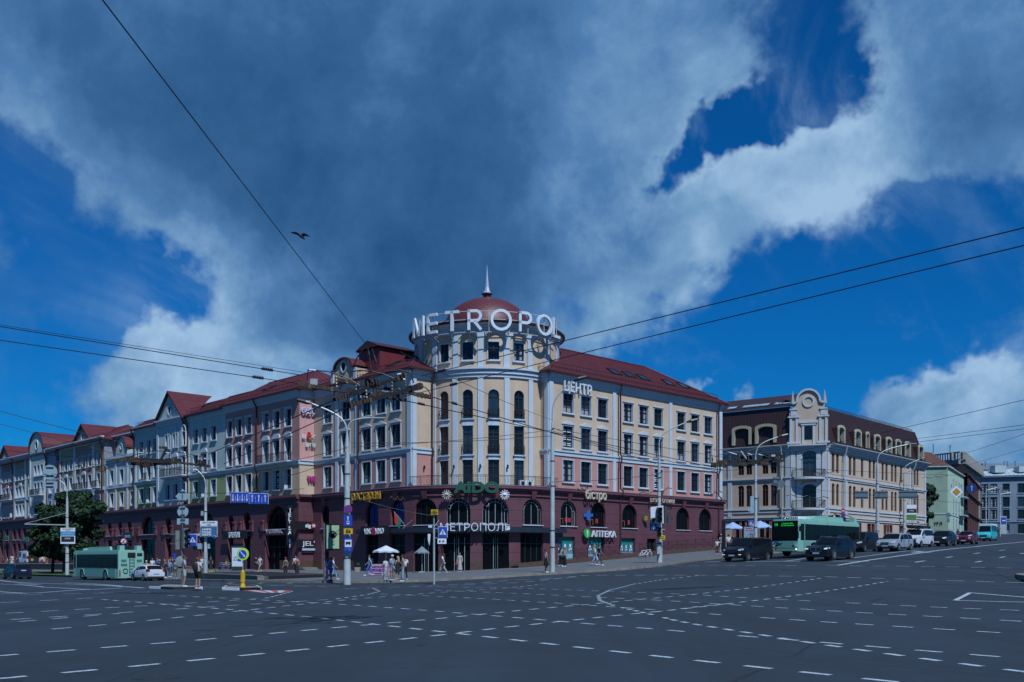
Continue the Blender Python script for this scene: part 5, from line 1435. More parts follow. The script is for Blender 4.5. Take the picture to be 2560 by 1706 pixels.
# ================================================================ shop signs
GOLD=mat('gold_letters',(.50,.28,.03),.45,.1,2);IVORY=mat('ivory_letters',(.62,.54,.42),.5,.05,2);GRN=mat('green_letters',(.008,.09,.05),.5,.1,2)
SIGNB=mat('black_sign_board',(.012,.011,.014),.5,.1,2);DKB=mat('dark_teal_board',(.02,.035,.045),.5,.1,2)
wall_sign('lettering_sign','gold lowercase Cyrillic letters рэстаран over the arches of the left wing','рэстаран',PBo,so(923),7.95,1.5,GOLD,.45,.08,.0,5.3)
wall_sign('lettering_sign','ivory Cyrillic letters бістро over the arches of the right wing','бістро',PBo,so(1481),8.05,1.35,IVORY,.55,.08,.01,3.4)
wall_sign('lettering_sign','small pale Cyrillic letters БУТИК ОПТИКИ on the burgundy cornice at right','БУТИК  ОПТИКИ',PBo,so(1648),8.15,.62,IVORY,.5,.04,.0,4.6)
wall_sign('lettering_sign','big green letters AIDO above the central entrance','AIDO',PBo,so(1191),8.25,1.5,GRN,.75,.06,.07,4.6)
wall_sign('lettering_sign','thin white Cyrillic letters МЕТРОПОЛЬ on the entrance canopy','МЕТРОПОЛЬ',PBo,so(1189),4.35,1.12,WL,.95,.06,-.01,7.1)
wall_sign('lettering_sign','white VINO & VINO letters on the dark canopy left of the entrance','VINO   VINO',PBo,so(952.5),4.2,.85,PWHITE,.95,.06,.01,3.5,back=(SIGNB,5.0,.95,.35))
wall_sign('lettering_sign','magenta ampersand between the two white words on the dark canopy','&',PBo,so(952.5),4.15,1.05,mat('magenta',(.45,.02,.10),.5,.05,2),1.0,.06,.05)
ph=wall_sign('pharmacy_sign','white Cyrillic letters АПТЕКА with a round green emblem over the pharmacy windows','АПТЕКА',PBo,so(1502),3.95,.92,PWHITE,.45,.08,.01,4.1)
m_=MB().m(mat('emblem_green',(.01,.42,.08),.5,.1,2));m_.lathe([(.001,-.04),(.5,-.04),(.5,.06),(.001,.06)],(-2.75,0,.35),24,axis='y');m_.m(PWHITE);m_.lathe([(.001,0),(.13,0),(.13,.03)],(-2.75,-.06,.55),10,axis='y');m_.box((-2.75,-.06,.22),(.1,.03,.5));m_.box((-2.75,-.06,.3),(.4,.03,.06));sub('emblem',m_,ph)
m_=MB().m(BLACK)
for z in(0,.25,.5,.75):m_.box((-.35,.15,z),(6.0,.03,.03))
sub('rail',m_,ph)
for u in(1121,1258):
    q=PBo.pos(so(u),.6);s_=thing('star_ornament','white star lamp on the burgundy wall at %s of the green letters'%('the left' if u<1200 else 'the right'),'ornament',(q.x,q.y,8.05),0,'star lamps beside the green letters')
    m_=MB().m(PWHITE if u>1200 else LSUP)
    for k in range(6):a=math.pi*k/6;m_.bar((-.5*math.cos(a),0,-.5*math.sin(a)),(.5*math.cos(a),0,.5*math.sin(a)),.09)
    m_.lathe([(.01,-.25),(.22,0),(.01,.25)],n=8);sub('star',m_,s_)
wall_sign('facade_letters','white Cyrillic letters ЦЕНТР under the eave of the right wing','ЦЕНТР',PR,PR.u2s(1440),19.5,1.45,WL,.3,.07,.02,4.4)
wall_sign('facade_letters','white Cyrillic letters ТОРГОВЫЙ behind the catenary under the left eave','ТОРГОВЫЙ',PW,PW.u2s(945),19.3,1.35,WL,.3,.07,.02,6.2)
wall_sign('shop_sign','white and blue OZON letters at the top of the rose end wall','OZON',PE1,1.4,18.5,1.0,mat('sign_blue_white',(.55,.62,.85),.4,.05,1),.3,.08,.02,2.75)
bv=wall_sign('shop_sign','white letters BIELITA VITEX in two lines on the rose end wall','BI  LITA',PE1,1.3,15.55,.72,PWHITE,.25,.05,.0,2.2)
m_=MB().m(PWHITE);put_text(m_,'BITЭKC',.68,Matrix.Translation((.3,0,-.95)),.05,.0,1.8);sub('lettering',m_,bv)
m_=MB().m(mat('red_swirl',(.5,.02,.02),.5,0));put_text(m_,'&',1.0,Matrix.Translation((-.15,-.03,.1)),.05,.04);m_.m(mat('leaf_green',(.02,.3,.03),.5,0));m_.box((.15,-.05,-.55),(.12,.05,.7));sub('emblem',m_,bv)
wb=wall_sign('shop_sign','small magenta WB letters on the cream part of the end wall','WB',PE1,1.45,10.55,.9,mat('magenta_violet',(.42,.03,.20),.4,.1,1),.25,.07,.05,1.2)
sg_=wall_sign('shop_sign','black board reading signet.by at the corner of the burgundy base','sig',PE1o,1.05,5.2,.62,PWHITE,.35,.04,.02,.75,back=(SIGNB,4.6,.95,.2))
m_=MB().m(mat('sign_red',(.5,.015,.02),.5,0));m_.box((.95,-.02,.22),(.95,.03,.6));m_.m(PWHITE);put_text(m_,'net',.6,Matrix.Translation((.95,-.06,.05)),.03,.02,.8);put_text(m_,'by',.6,Matrix.Translation((1.8,0,.05)),.03,.02,.55);sub('lettering',m_,sg_)
js=wall_sign('shop_sign',"black board reading JEL'S above the doorway in the end wall","JEL'S",PE1o,1.35,3.05,.78,PWHITE,.35,.04,.0,2.2,back=(SIGNB,3.6,.95,.25))
m_=MB().m(mat('pale_strip',(.4,.5,.65),.5,.1,8));m_.box((.1,0,-.42),(2.4,.06,.26));sub('caption_strip',m_,js)
vb=thing('blade_sign',"tall black blade sign reading JEL'SA down the corner of the pink house",'sign',(PL.pos(PL.L-.6,.9).x,PL.pos(PL.L-.6,.9).y,5.2),0)
m_=MB().m(SIGNB);m_.box((0,0,0),(.75,.2,4.2));m_.lathe([(.001,-.1),(.37,-.1),(.37,.1),(.001,.1)],(0,0,2.1),16,axis='y');sub('board',m_,vb)
m_=MB().m(PWHITE)
for k,c in enumerate("JEL'SA"):put_text(m_,c,.62,Matrix.Translation((0,-.14,1.75-k*.52)),.03,.02)
m_.lathe([(.02,0),(.13,.25),(.1,.5),(.02,.6)],(0,-.14,-1.9),8);m_.box((0,-.14,-1.9),(.07,.05,.9));sub('lettering',m_,vb)
po=po1
wall_sign('shop_sign','silver VTORNIK letters across the big arch of the pink house','VTORNIK',po,PL.u2s(697),4.6,.6,mat('silver_letters',(.42,.36,.4),.4,.1,1),.3,.05,.03,3.9)
wall_sign('shop_sign','dark board with white Cyrillic letters ТВЕРГИ over the left shop of the pink house','ТВЕРГИ',po,PL.u2s(600),4.25,.85,PWHITE,.5,.05,.04,2.9,back=(SIGNB,6.4,1.05,.3))
wall_sign('shop_sign','small pale sign LS on the base of the narrow green house','LSD GLOBAL',PL.off(.34),PL.u2s(508),4.6,.4,PWHITE,.4,.04,.02,2.0,back=(SIGNB,2.6,.6,.12))
for u,t_x,z,lab in((75,'САЛАТА',4.7,'dim green Cyrillic letters above a shop door at the far left'),(26,'КАВА',5.2,'small green Cyrillic sign on the base of the farthest house')):
    wall_sign('shop_sign',lab,t_x,PL.off(.34),PL.u2s(u),z,1.0,mat('dim_green',(.01,.13,.10),.5,.1,1),.4,.05,.06,3.4)
for u,c_,lab in((247,'BEAUTY','small pale sign on a dark shop awning left of the lilac house'),(332,'SALON','small white sign above a narrow doorway of the lilac house')):
    wall_sign('shop_sign',lab,c_,PL.off(.34),PL.u2s(u),4.7,.5,mat('pale_blue_letters',(.2,.3,.42),.5,.1,1),.5,.04,.03,1.9,back=(DKB,3.2,1.2,.2))
def proj_sign(name,label,u,v,Y,build,cat='sign',rz=0.0,group=None):
    p=at(u,v,Y);t=thing(name,label,cat,tuple(p),rz,group);build(t);return t
def f_(t):
    m_=MB().m(mat('cross_blue',(.02,.14,.5),.4,.05,1));m_.box((0,0,0),(.34,.16,1.0));m_.box((0,0,0),(1.0,.158,.34));sub('cross',m_,t);m_=MB().m(BLACK);m_.box((-.75,.05,0),(.6,.05,.05));m_.box((-1.05,.05,-.1),(.08,.08,.5));sub('bracket',m_,t)
qx=PBo.pos(so(1468),.6);proj_sign('pharmacy_cross','blue cross sign projecting beside an arched window of the right wing',1471,1288.5,qx.y,f_)
def f_(t):
    m_=MB().m(mat('dark_bronze',(.10,.07,.03),.5,.1,1));m_.lathe([(.001,-.08),(.42,-.08),(.42,.08),(.001,.08)],n=24,axis='y');sub('disc',m_,t);m_=MB().m(GOLD);put_text(m_,'8',.7,Matrix.Translation((0,-.1,-.25)),.02,.02);sub('lettering',m_,t)
qx=PBo.pos(so(1615),.7);proj_sign('round_sign','round bronze sign with a gold figure eight on the right wing',1615,1296,qx.y,f_)
q=at(1011,1312,98.2);t=thing('flag','red and green flag hanging from a slanted pole above the canopy','flag',tuple(q))
m_=MB().m(STEEL);m_.tube([(0,0,0),(-1.0,-.5,1.3)],.03,6);m_.tube([(-.15,0,-.4),(.85,-.4,.45)],.03,6);sub('flagpole',m_,t)
m_=MB();m_.m(mat('flag_red',(.42,.02,.03),.7,.05,3));m_.add([(-1.0,-.5,1.3),(-.62,-.3,.8),(-.72,-.32,-.1),(-.93,-.42,.15)],[(0,1,2,3)]);m_.m(mat('flag_green',(.01,.13,.05),.7,.05,3));m_.add([(-.62,-.3,.8),(-.3,-.15,.35),(-.5,-.2,-.45),(-.72,-.32,-.1)],[(0,1,2,3)]);sub('cloth',m_,t)
# ================================================================ poles, lamps, road signs
BLUES=mat('road_sign_blue',(.012,.055,.42),.5,.03,1);SREDM=mat('road_sign_red',(.50,.015,.03),.5,.03,1);SYEL=mat('road_sign_yellow',(.62,.42,.01),.5,.05,1);SWH=mat('road_sign_white',(.68,.74,.80),.5,.03,1)
SBACK=mat('road_sign_back',(.30,.42,.48),.5,.08,2,metal=.1);TLB=mat('signal_housing',(.05,.06,.06),.6,.1,2);SBLK=mat('sign_black',(.01,.01,.012),.6,0)
def base_at(u,v):p=gh(u,v,PH);return p
def pole_thing(name,label,cat,u,v,off=PH,group=None):
    p=gh(u,v,off);return thing(name,label,cat,tuple(p),0,group),p
def lz(p,v):return EYE+(HV-v)*p.y/F-p.z
def lx(p,u):return(u-CX)*p.y/F-p.x
def lamp_head(m_,p,dx,dy=0):
    d=Vector((dx,dy,.25)).normalized();m_.m(DARK if False else mat('lamp_housing',(.03,.035,.04),.4,.1,2));a=Vector(p)
    m_.tube([a-d*.15,a+d*.25,a+d*.8,a+d*.95],[.06,.14,.12,.03],8)
def lamp_post(label,u,v,vt,w0,w1,arms,group='street lamp posts',band_=None,concrete=True):
    """arms: (u_end, v_end, u_mid, v_mid, with dark head)"""
    t,p=pole_thing('street_lamp',label,'street lamp',u,v,group=group)
    H_=lz(p,vt);k=p.y/F
    m_=MB().m(CONC if concrete else STEEL);m_.smooth=True
    m_.tube([(0,0,-.3),(0,0,H_*.5),(0,0,H_)],[w0*k/2,(w0+w1)*k/4,w1*k/2],12)
    m_.m(STEEL);m_.tube([(0,0,H_),(0,0,H_+w1*k*1.2),(0,0,H_+w1*k*3)],[w1*k/2*1.1,w1*k/2*.8,.06],10);sub('post',m_,t)
    rg=MB().m(RUST)
    for f in(.18,.3,.62,.8):r_=(w0+(w1-w0)*f)*k/2;rg.lathe([(r_+.015,H_*f-.04),(r_+.02,H_*f),(r_+.015,H_*f+.04)],n=12,caps=False)
    sub('pole_clamp',rg,t)
    for ue,ve,um,vm,head in arms:
        a=MB().m(STEEL);a.smooth=True;e=Vector((lx(p,ue),0,lz(p,ve)));mm=Vector((lx(p,um),0,lz(p,vm)));s0_=Vector((0,0,H_+w1*k*2))
        pts=[]
        c1=Vector((0,0,mm.z*.55+s0_.z*.45+abs(e.x)*.15))if head!='straight' else s0_.lerp(mm,.5)
        for i in range(11):
            f=i/10;pts.append(s0_*(1-f)**3+Vector((0,0,max(s0_.z,mm.z*.8+s0_.z*.2)))*3*f*(1-f)**2+mm*3*f*f*(1-f)+e*f**3)
        a.tube(pts,.055,6);sub('lamp_arm',a,t)
        h_=MB()
        if head!='thin':lamp_head(h_,e,1 if e.x>0 else-1)
        else:h_.m(STEEL);h_.box(tuple(e),(.9,.2,.07))
        sub('lamp_head',h_,t)
    return t,p
def flat_sign(t,p,u,v,w_,h_,build,dy=-.3,name='road_sign',rz=0.0):
    """sign panel on a pole: build(mb) draws in local x,z around its centre, facing -y"""
    m_=MB();build(m_,w_,h_);o=link(name,m_.mesh(name),t,(lx(p,u),dy,lz(p,v)),rz);return o
def panel(m_,mt,w_,h_,y=0,th=.03,x=0,z=0):m_.m(mt);m_.box((x,y,z),(w_,th,h_))
def disc(m_,mt,r_,y=0,th=.03,x=0,z=0,n=24):m_.m(mt);m_.lathe([(.001,-th/2),(r_,-th/2),(r_,th/2),(.001,th/2)],(x,y,z),n,axis='y')
def tri(m_,mt,r_,y,z=0):m_.m(mt);m_.prism([(-r_,-r_*.8+z),(r_,-r_*.8+z),(0,r_*.95+z)],y-.01,y+.01)
def s_cross(m_,w_,h_):
    panel(m_,SWH,w_,h_);panel(m_,BLUES,w_*.93,h_*.93,-.02);tri(m_,SWH,w_*.38,-.04)
    m_.m(SBLK);y=-.056;k=w_
    m_.lathe([(.001,-.008),(k*.05,-.008),(k*.05,.008)],(k*.02,y,k*.13),8,axis='y')
    for a,b in(((0,.08),(.0,-.06)),((0,-.06),(-.1,-.22)),((0,-.06),(.09,-.22)),((0,.06),(-.1,-.02)),((0,.06),(.1,0))):m_.bar((a[0]*k,y,a[1]*k),(b[0]*k,y,b[1]*k),.012,k*.045)
    for x in(-.2,-.08,.06,.18):m_.box((x*k,y,-.26*k),(k*.05,.01,k*.06))
def s_busstop(m_,w_,h_):
    panel(m_,BLUES,w_,h_);panel(m_,SWH,w_*.8,h_*.55,-.02,.02,0,h_*.1);m_.m(SBLK);m_.box((0,-.04,h_*.12),(w_*.6,.01,h_*.13));m_.box((0,-.04,h_*.2),(w_*.56,.01,h_*.05))
    for x in(-.17,.17):m_.lathe([(.001,-.006),(w_*.06,-.006),(w_*.06,.006)],(x*w_,-.045,h_*.04),10,axis='y')
    m_.m(SWH);m_.lathe([(.001,-.006),(w_*.05,-.006),(w_*.05,.006)],(w_*.15,-.03,-h_*.36),8,axis='y')
def s_nostop(m_,w_,h_):
    disc(m_,SREDM,w_/2);disc(m_,BLUES,w_*.41,-.02,.02);m_.m(SREDM)
    for s in(-1,1):m_.bar((-w_*.3*s,-.04,-w_*.3),(w_*.3*s,-.04,w_*.3),.01,w_*.075)
def s_buslane(m_,w_,h_):
    panel(m_,BLUES,w_,h_);m_.m(SWH);m_.box((0,-.025,h_*.12),(w_*.1,.02,h_*.25));m_.prism([(-w_*.13,h_*.22),(w_*.13,h_*.22),(0,h_*.42)],-.035,-.015)
    m_.box((0,-.025,-h_*.22),(w_*.3,.02,h_*.32));m_.m(BLUES);m_.box((0,-.04,-h_*.17),(w_*.22,.01,h_*.12))
def s_camera(m_,w_,h_):
    panel(m_,SYEL,w_,h_);m_.m(SBLK);m_.box((0,-.02,-h_*.04),(w_*.5,.02,h_*.5));m_.box((-w_*.08,-.02,h_*.26),(w_*.2,.02,h_*.14));disc(m_,SYEL,h_*.17,-.035,.01);disc(m_,SBLK,h_*.1,-.045,.01)
def s_text(lines,col=SWH,tc=SBLK,border=None):
    def f(m_,w_,h_):
        panel(m_,col,w_,h_)
        for txt,z,sz,mt in lines:m_.m(mt or tc);put_text(m_,txt,sz*h_,Matrix.Translation((0,-.03,z*h_)),.005,.0,None if len(txt)<3 else min(w_*.85,len(txt)*sz*h_*.62))
    return f
def traffic_head(t,p,u,v0,v1,w_,rz=0.0,n=3,dy=-.35,white_board=False,side=0):
    h_=abs(v1-v0)*p.y/F;z=lz(p,(v0+v1)/2);x=lx(p,u)
    m_=MB().m(TLB);m_.box((0,0,0),(w_,.25,h_));o=link('traffic_light',m_.mesh('traffic_light'),t,(x,dy,z),rz)
    v_=MB().m(SBLK)
    for k in range(n):
        zz=h_/2-h_*(k+.5)/n;r_=min(w_,h_/n)*.42
        v_.lathe([(r_,-.45),(r_,-.12)],(0,0,zz),12,a0=0,a1=math.pi,axis='y',caps=False)
    sub('visor',v_,o)
    l_=MB()
    for k in range(n):
        zz=h_/2-h_*(k+.5)/n;r_=min(w_,h_/n)*.38
        l_.m(mat('signal_lens_%d'%k,((.05,.01,.01),(.06,.04,.01),(.01,.04,.03))[k%3],.2,0));l_.lathe([(.001,-.15),(r_,-.13),(r_,-.12)],(0,0,zz),12,axis='y')
    sub('lens',l_,o)
    return o
t,p=lamp_post('thick stained concrete lamp post with two arms and four road signs',868,1456.5,1118,19,12,[(775,1008,860,1040,'head'),(945,1045,872,1045,'thin')])
kx=p.y/F
flat_sign(t,p,873,1274,20.5*kx,35*kx,s_busstop,-.42);flat_sign(t,p,873.5,1329,22*kx,14*kx,s_camera,-.42,'camera_plate');flat_sign(t,p,873,1301-0,21*kx,26*kx,s_buslane,-.42);flat_sign(t,p,873,1274,21*kx,25*kx,s_nostop,-.42)
for c in list(t.children):
    if c.name.startswith('road_sign'):bpy.data.objects.remove(c)
flat_sign(t,p,873,1274,21*kx,25*kx,s_nostop,-.42,'no_stopping_sign');flat_sign(t,p,873,1302,21*kx,26*kx,s_buslane,-.42,'bus_lane_sign');flat_sign(t,p,873.5,1362.5,20.5*kx,33*kx,s_busstop,-.42,'bus_stop_sign')
lamp_post('smooth pale blue lamp post with one curved arm in front of the right wing',1381,1431,1084,13,9.5,[(1436,950,1374,1000,'head')])
t,p=lamp_post('twin lamp post carrying white-backed traffic lights before the right wing',1648,1407,1142,12,7,[(1720,1055,1642,1085,'head')])
k_=p.y/F
m_=MB().m(STEEL);m_.tube([(lx(p,1653.5),0,0),(lx(p,1653.5),0,lz(p,1265))],2.6*k_,10);sub('side_pole',m_,t)
m_=MB().m(SWH);m_.prism([(lx(p,1625),lz(p,1309)),(lx(p,1624),lz(p,1269)),(lx(p,1656),lz(p,1265)),(lx(p,1657),lz(p,1309))],-.5,-.46);sub('signal_backboard',m_,t)
traffic_head(t,p,1646,1270,1307,13*k_,0,3,-.62);traffic_head(t,p,1631,1296,1308,9*k_,0,1,-.62);traffic_head(t,p,1646,1318,1342,10*k_,0,2,-.4);traffic_head(t,p,1661,1266,1308,9*k_,R(115),3,-.2);traffic_head(t,p,1669,1290,1308,9*k_,R(115),1,-.2)
flat_sign(t,p,1632,1318,19*k_,19*k_,s_cross,-.3,'crossing_sign');flat_sign(t,p,1653,1344.5,15*k_,11*k_,s_text([('УВАГА',.1,.3,None),('КАМЕРА',-.3,.3,None)],SYEL),-.5,'yellow_plate')
m_=MB().m(STEEL);m_.box((lx(p,1645),-.35,lz(p,1377)),(9*k_,.3,17*k_));sub('control_box',m_,t)
m_=MB().m(TLB);m_.prism([(lx(p,1653),lz(p,1241)),(lx(p,1653),lz(p,1228)),(lx(p,1660),lz(p,1228)),(lx(p,1656),lz(p,1241))],-.1,.1);sub('floodlight',m_,t)
lamp_post('lamp post behind the dark van with its arm over the side street',1889,1387,1160,10.5,6,[(1948,1092,1897,1108,'head')])
lamp_post('thick lamp post behind the silver estate car',2193.5,1362,1172,10,6.5,[(2281,1109,2200,1125,'thin')])
lamp_post('thinner lamp post with an advertising panel before the mansard building',2261,1352,1190,7,5,[(2300,1148,2258,1165,'head')])
lamp_post('far thin lamp post near the minibus, the left one of two',2465,1345,1234,3,2.2,[(2500,1217,2466,1226,'thin')]);lamp_post('far thin lamp post right of the minibus',2500.5,1340,1240,2.6,2,[(2534,1229,2501,1238,'thin')])
t,p=lamp_post('left lamp post with a tram bracket and stacked information panels',168,1438.5,1258,9.5,6,[(143,1198,164,1208,'thin')]);k_=p.y/F
m_=MB().m(STEEL);m_.bar((0,0,lz(p,1313)),(lx(p,62),0,lz(p,1310.5)),.12);m_.bar((0,0,lz(p,1282)),(lx(p,64),0,lz(p,1309)),.05);sub('wire_bracket',m_,t)
flat_sign(t,p,173.5,1325,36.5*k_,9*k_,s_text([('БАГДАНОВІЧА',.02,.42,None),('вуліца',-.35,.3,None)]),-.4,'street_name_panel');flat_sign(t,p,173.5,1335,36.5*k_,9*k_,s_text([('ИНФОРМАЦИЯ',.0,.4,SWH)],mat('light_blue_panel',(.06,.32,.60),.5,.03,1)),-.4,'blue_panel')
flat_sign(t,p,173.5,1350,36.5*k_,20*k_,s_text([],SWH),-.4,'advert_panel');flat_sign(t,p,173.5,1348,32*k_,13*k_,s_text([('NINE',-.05,.42,SWH)],mat('dark_brown_panel',(.03,.018,.02),.5,.03,1)),-.44,'advert_picture')
t,p=lamp_post('lamp post by the bus stop with a bright advertising panel',514,1448,1237,9.5,6.5,[(483,1168,512,1190,'thin')]);k_=p.y/F
m_=MB().m(STEEL);m_.tube([(0,0,0),(0,0,lz(p,1380))],5.3*k_,12);sub('lower_sleeve',m_,t)
flat_sign(t,p,525.5,1309.5,43*k_,12*k_,s_text([('ЦЕНТРАЛЬНЫ',.05,.42,None),('раён',-.35,.32,None)]),-.4,'street_name_panel')
def adv(m_,w_,h_):
    panel(m_,SWH,w_,h_);panel(m_,mat('advert_sea_blue',(.03,.12,.25),.5,.5,1.5),w_*.96,h_*.93,-.02);m_.m(SWH)
    for txt,z in(('ЖИВИ',.12),('ВАЖНО',-.14),('СКОРО',-.38)):put_text(m_,txt,.26*h_,Matrix.Translation((-w_*.12,-.05,z*h_)),.004,.012,w_*.55)
flat_sign(t,p,525.5,1330,43*k_,26*k_,adv,-.4,'advert_panel')
def dia(m_,w_,h_):m_.m(SWH);m_.prism([(-w_/2,0),(0,w_/2),(w_/2,0),(0,-w_/2)],-.03,0);m_.m(BLUES);m_.prism([(-w_*.42,0),(0,w_*.42),(w_*.42,0),(0,-w_*.42)],-.05,-.03)
flat_sign(t,p,540.5,1343,9.5*k_,9*k_,dia,-.48,'small_diamond_plate')
m_=MB().m(SBACK);m_.box((lx(p,501),-.1,lz(p,1366)),(10*k_,.3,14*k_));m_.box((lx(p,522),.1,lz(p,1366)),(5*k_,.3,12*k_));m_.box((lx(p,507),-.1,lz(p,1284)),(5*k_,.3,11*k_));sub('signal_box',m_,t)
t,p=pole_thing('sign_post','thin grey post with a yellow plate, camera and pedestrian crossing sign','road sign',1085,1456);k_=p.y/F
m_=MB().m(STEEL);m_.tube([(0,0,-.2),(0,0,lz(p,1320))],2.6*k_,8);m_.tube([(0,0,lz(p,1320)),(0,0,lz(p,1278))],1.3*k_,8);sub('post',m_,t)
flat_sign(t,p,1087,1281,18*k_,13*k_,s_text([('УВАГА',.15,.26,None),('ВІДЭАЗДЫМКА',-.1,.22,None),('КАМЕРА',-.35,.22,None)],SYEL),-.15,'yellow_plate',R(-8))
flat_sign(t,p,1107.5,1331,23*k_,28*k_,s_cross,-.2,'crossing_sign',R(6));flat_sign(t,p,1105.5,1353.5,22*k_,13.5*k_,lambda m_,a,b:(panel(m_,SWH,a,b),disc(m_,SBLK,a*.1,-.03,.02,-a*.24),disc(m_,SBLK,a*.1,-.03,.02,a*.14)),-.2,'dotted_plate',R(6))
m_=MB().m(SWH);m_.box((lx(p,1076),-.1,lz(p,1317)),(9*k_,.14,5*k_));sub('camera',m_,t)
m_=MB().m(STEEL);m_.bar((0,0,lz(p,1322)),(lx(p,1107),-.1,lz(p,1320)),.04);m_.bar((0,0,lz(p,1345)),(lx(p,1105),-.1,lz(p,1345)),.04);m_.bar((0,0,lz(p,1318)),(lx(p,1098),0,lz(p,1300)),.03);sub('bracket',m_,t)
m_=MB().m(SWH);m_.prism([(lx(p,1070),lz(p,1335)),(lx(p,1077),lz(p,1336)),(lx(p,1074),lz(p,1365)),(lx(p,1070),lz(p,1350))],-.1,-.05);sub('reflector_panel',m_,t)
t,p=pole_thing('poster_lightbox','green poster light box with a round emblem on a tall dark post','billboard',810.5,1453);k_=p.y/F
m_=MB().m(STEEL if False else mat('dark_grey_post',(.10,.12,.13),.5,.1,2));m_.tube([(0,0,-.2),(0,0,lz(p,1308))],2.2*k_,8);sub('post',m_,t)
m_=MB().m(BLACK);m_.box((lx(p,833),0,lz(p,1344)),(36*k_,.35,66*k_));sub('case',m_,t)
m_=MB();gy=mat('poster_pale_green',(.42,.55,.30),.5,.08,1.5);gy2=mat('poster_green_grey',(.22,.34,.24),.5,.08,1.5);x0=lx(p,833.5);z0=lz(p,1343)
m_.m(gy);m_.box((x0,-.185,z0),(31*k_,.02,58*k_));m_.m(gy2);m_.box((x0-8*k_,-.2,z0),(9*k_,.01,57.5*k_))
m_.m(mat('poster_navy',(.03,.03,.08),.5,0));m_.lathe([(6.5*k_,-.01),(9.5*k_,-.01),(9.5*k_,0)],(x0,-.21,z0+6*k_),20,axis='y',caps=False);m_.box((x0,-.215,z0+9*k_),(21*k_,.01,1.6*k_));m_.m(SREDM);m_.lathe([(.01,-.01),(5.5*k_,-.01)],(x0,-.21,z0+3*k_),16,axis='y');m_.m(gy2)
m_.box((x0,-.21,z0-15*k_),(9*k_,.01,9*k_));m_.box((x0,-.21,z0-6*k_),(3*k_,.01,12*k_));m_.m(gy);m_.box((x0+1*k_,-.22,z0-15*k_),(4*k_,.01,5*k_));sub('poster',m_,t)
t,p=pole_thing('signal_post','dark signal post with grey sign backs and traffic lights at the left crossing','traffic light',456,1463,0);k_=p.y/F
m_=MB().m(mat('dark_grey_post',(.10,.12,.13),.5,.1,2));m_.tube([(0,0,-.2),(0,0,lz(p,1376))],3.6*k_,10);m_.tube([(0,0,lz(p,1376)),(0,0,lz(p,1228))],1.2*k_,8);sub('post',m_,t)
def backb(f):
    def g(m_,w_,h_):
        f(m_,w_,h_);m_.m(SBLK)
        for z in(.3,-.3):m_.box((0,-.05,z*h_),(w_*.4,.05,.05))
    return g
flat_sign(t,p,455.5,1241,37*k_,37*k_,backb(lambda m_,w_,h_:(m_.m(SBACK),m_.prism([(-w_/2,0),(0,w_/2),(w_/2,0),(0,-w_/2)],-.03,0))),.12,'priority_sign');flat_sign(t,p,455.5,1279,28*k_,28*k_,backb(lambda m_,w_,h_:disc(m_,SBACK,w_/2)),.12,'round_sign');flat_sign(t,p,455.5,1304,29*k_,15*k_,backb(lambda m_,w_,h_:panel(m_,SBACK,w_,h_)),.12,'plate')
HOUSEG=mat('signal_green_grey',(.16,.20,.18),.6,.1,2)
TLB=HOUSEG;traffic_head(t,p,464,1321,1371,13*k_,R(48),3,-.1);traffic_head(t,p,444,1327,1374,12*k_,R(-60),2,-.1)
flat_sign(t,p,483,1350.5,20.5*k_,30*k_,s_cross,-.05,'crossing_sign')
m_=MB().m(mat('traffic_mirror',(.25,.30,.28),.2,.1,2));m_.smooth=True;m_.lathe([(.001,-.05),(13*k_,0),(13.5*k_,.05),(.001,.06)],(lx(p,453),-.15,lz(p,1404)),20,axis='y',sx=1);sub('round_mirror',m_,t)
t,p=pole_thing('sign_post','post with a round no-pedestrian sign behind the left trolleybus','road sign',310,1441);k_=p.y/F
m_=MB().m(STEEL);m_.tube([(0,0,0),(0,0,lz(p,1346))],1.2*k_,8);sub('post',m_,t)
flat_sign(t,p,310,1354,16*k_,16*k_,lambda m_,w_,h_:(disc(m_,SREDM,w_/2),disc(m_,SWH,w_*.4,-.02,.02),m_.m(SBLK),m_.bar((0,-.04,w_*.15),(-w_*.12,-.04,-w_*.2),.01,w_*.08),m_.bar((0,-.04,w_*.15),(w_*.12,-.04,-w_*.2),.01,w_*.08),m_.m(SREDM),m_.bar((-w_*.3,-.05,-w_*.3),(w_*.3,-.05,w_*.3),.01,w_*.08)),-.1,'no_pedestrian_sign');flat_sign(t,p,312,1368,17*k_,9*k_,lambda m_,w_,h_:panel(m_,BLUES,w_,h_),-.1,'blue_plate')
flat_sign(t,p,284,1358,12*k_,12*k_,lambda m_,w_,h_:(disc(m_,mat('dim_red',(.16,.04,.04),.6,.1,2),w_/2),disc(m_,mat('dim_maroon',(.08,.04,.04),.6,.1,2),w_*.36,-.02,.02)),.5,'round_sign')
t,p=pole_thing('island_bollard','yellow ribbed bollard with a round blue arrow sign in a lime ring','bollard',607,1469,.13);k_=p.y/F
YB=mat('yellow_plastic',(.62,.40,.01),.5,.08,3);m_=MB().m(YB);m_.smooth=True
m_.lathe([(7*k_,0),(7*k_,3*k_),(5*k_,8*k_),(4.6*k_,12*k_),(4.4*k_,38*k_),(4.6*k_,40*k_),(3*k_,43*k_),(.001,43.5*k_)],n=14)
for kk in range(12):a=2*math.pi*kk/12;m_.box((4.6*k_*math.cos(a),4.6*k_*math.sin(a),25*k_),(.04,.04,24*k_),a)
sub('bollard_body',m_,t);m_=MB().m(STEEL);m_.tube([(0,0,43*k_),(0,0,lz(p,1402))],1.1*k_,8);sub('post',m_,t)
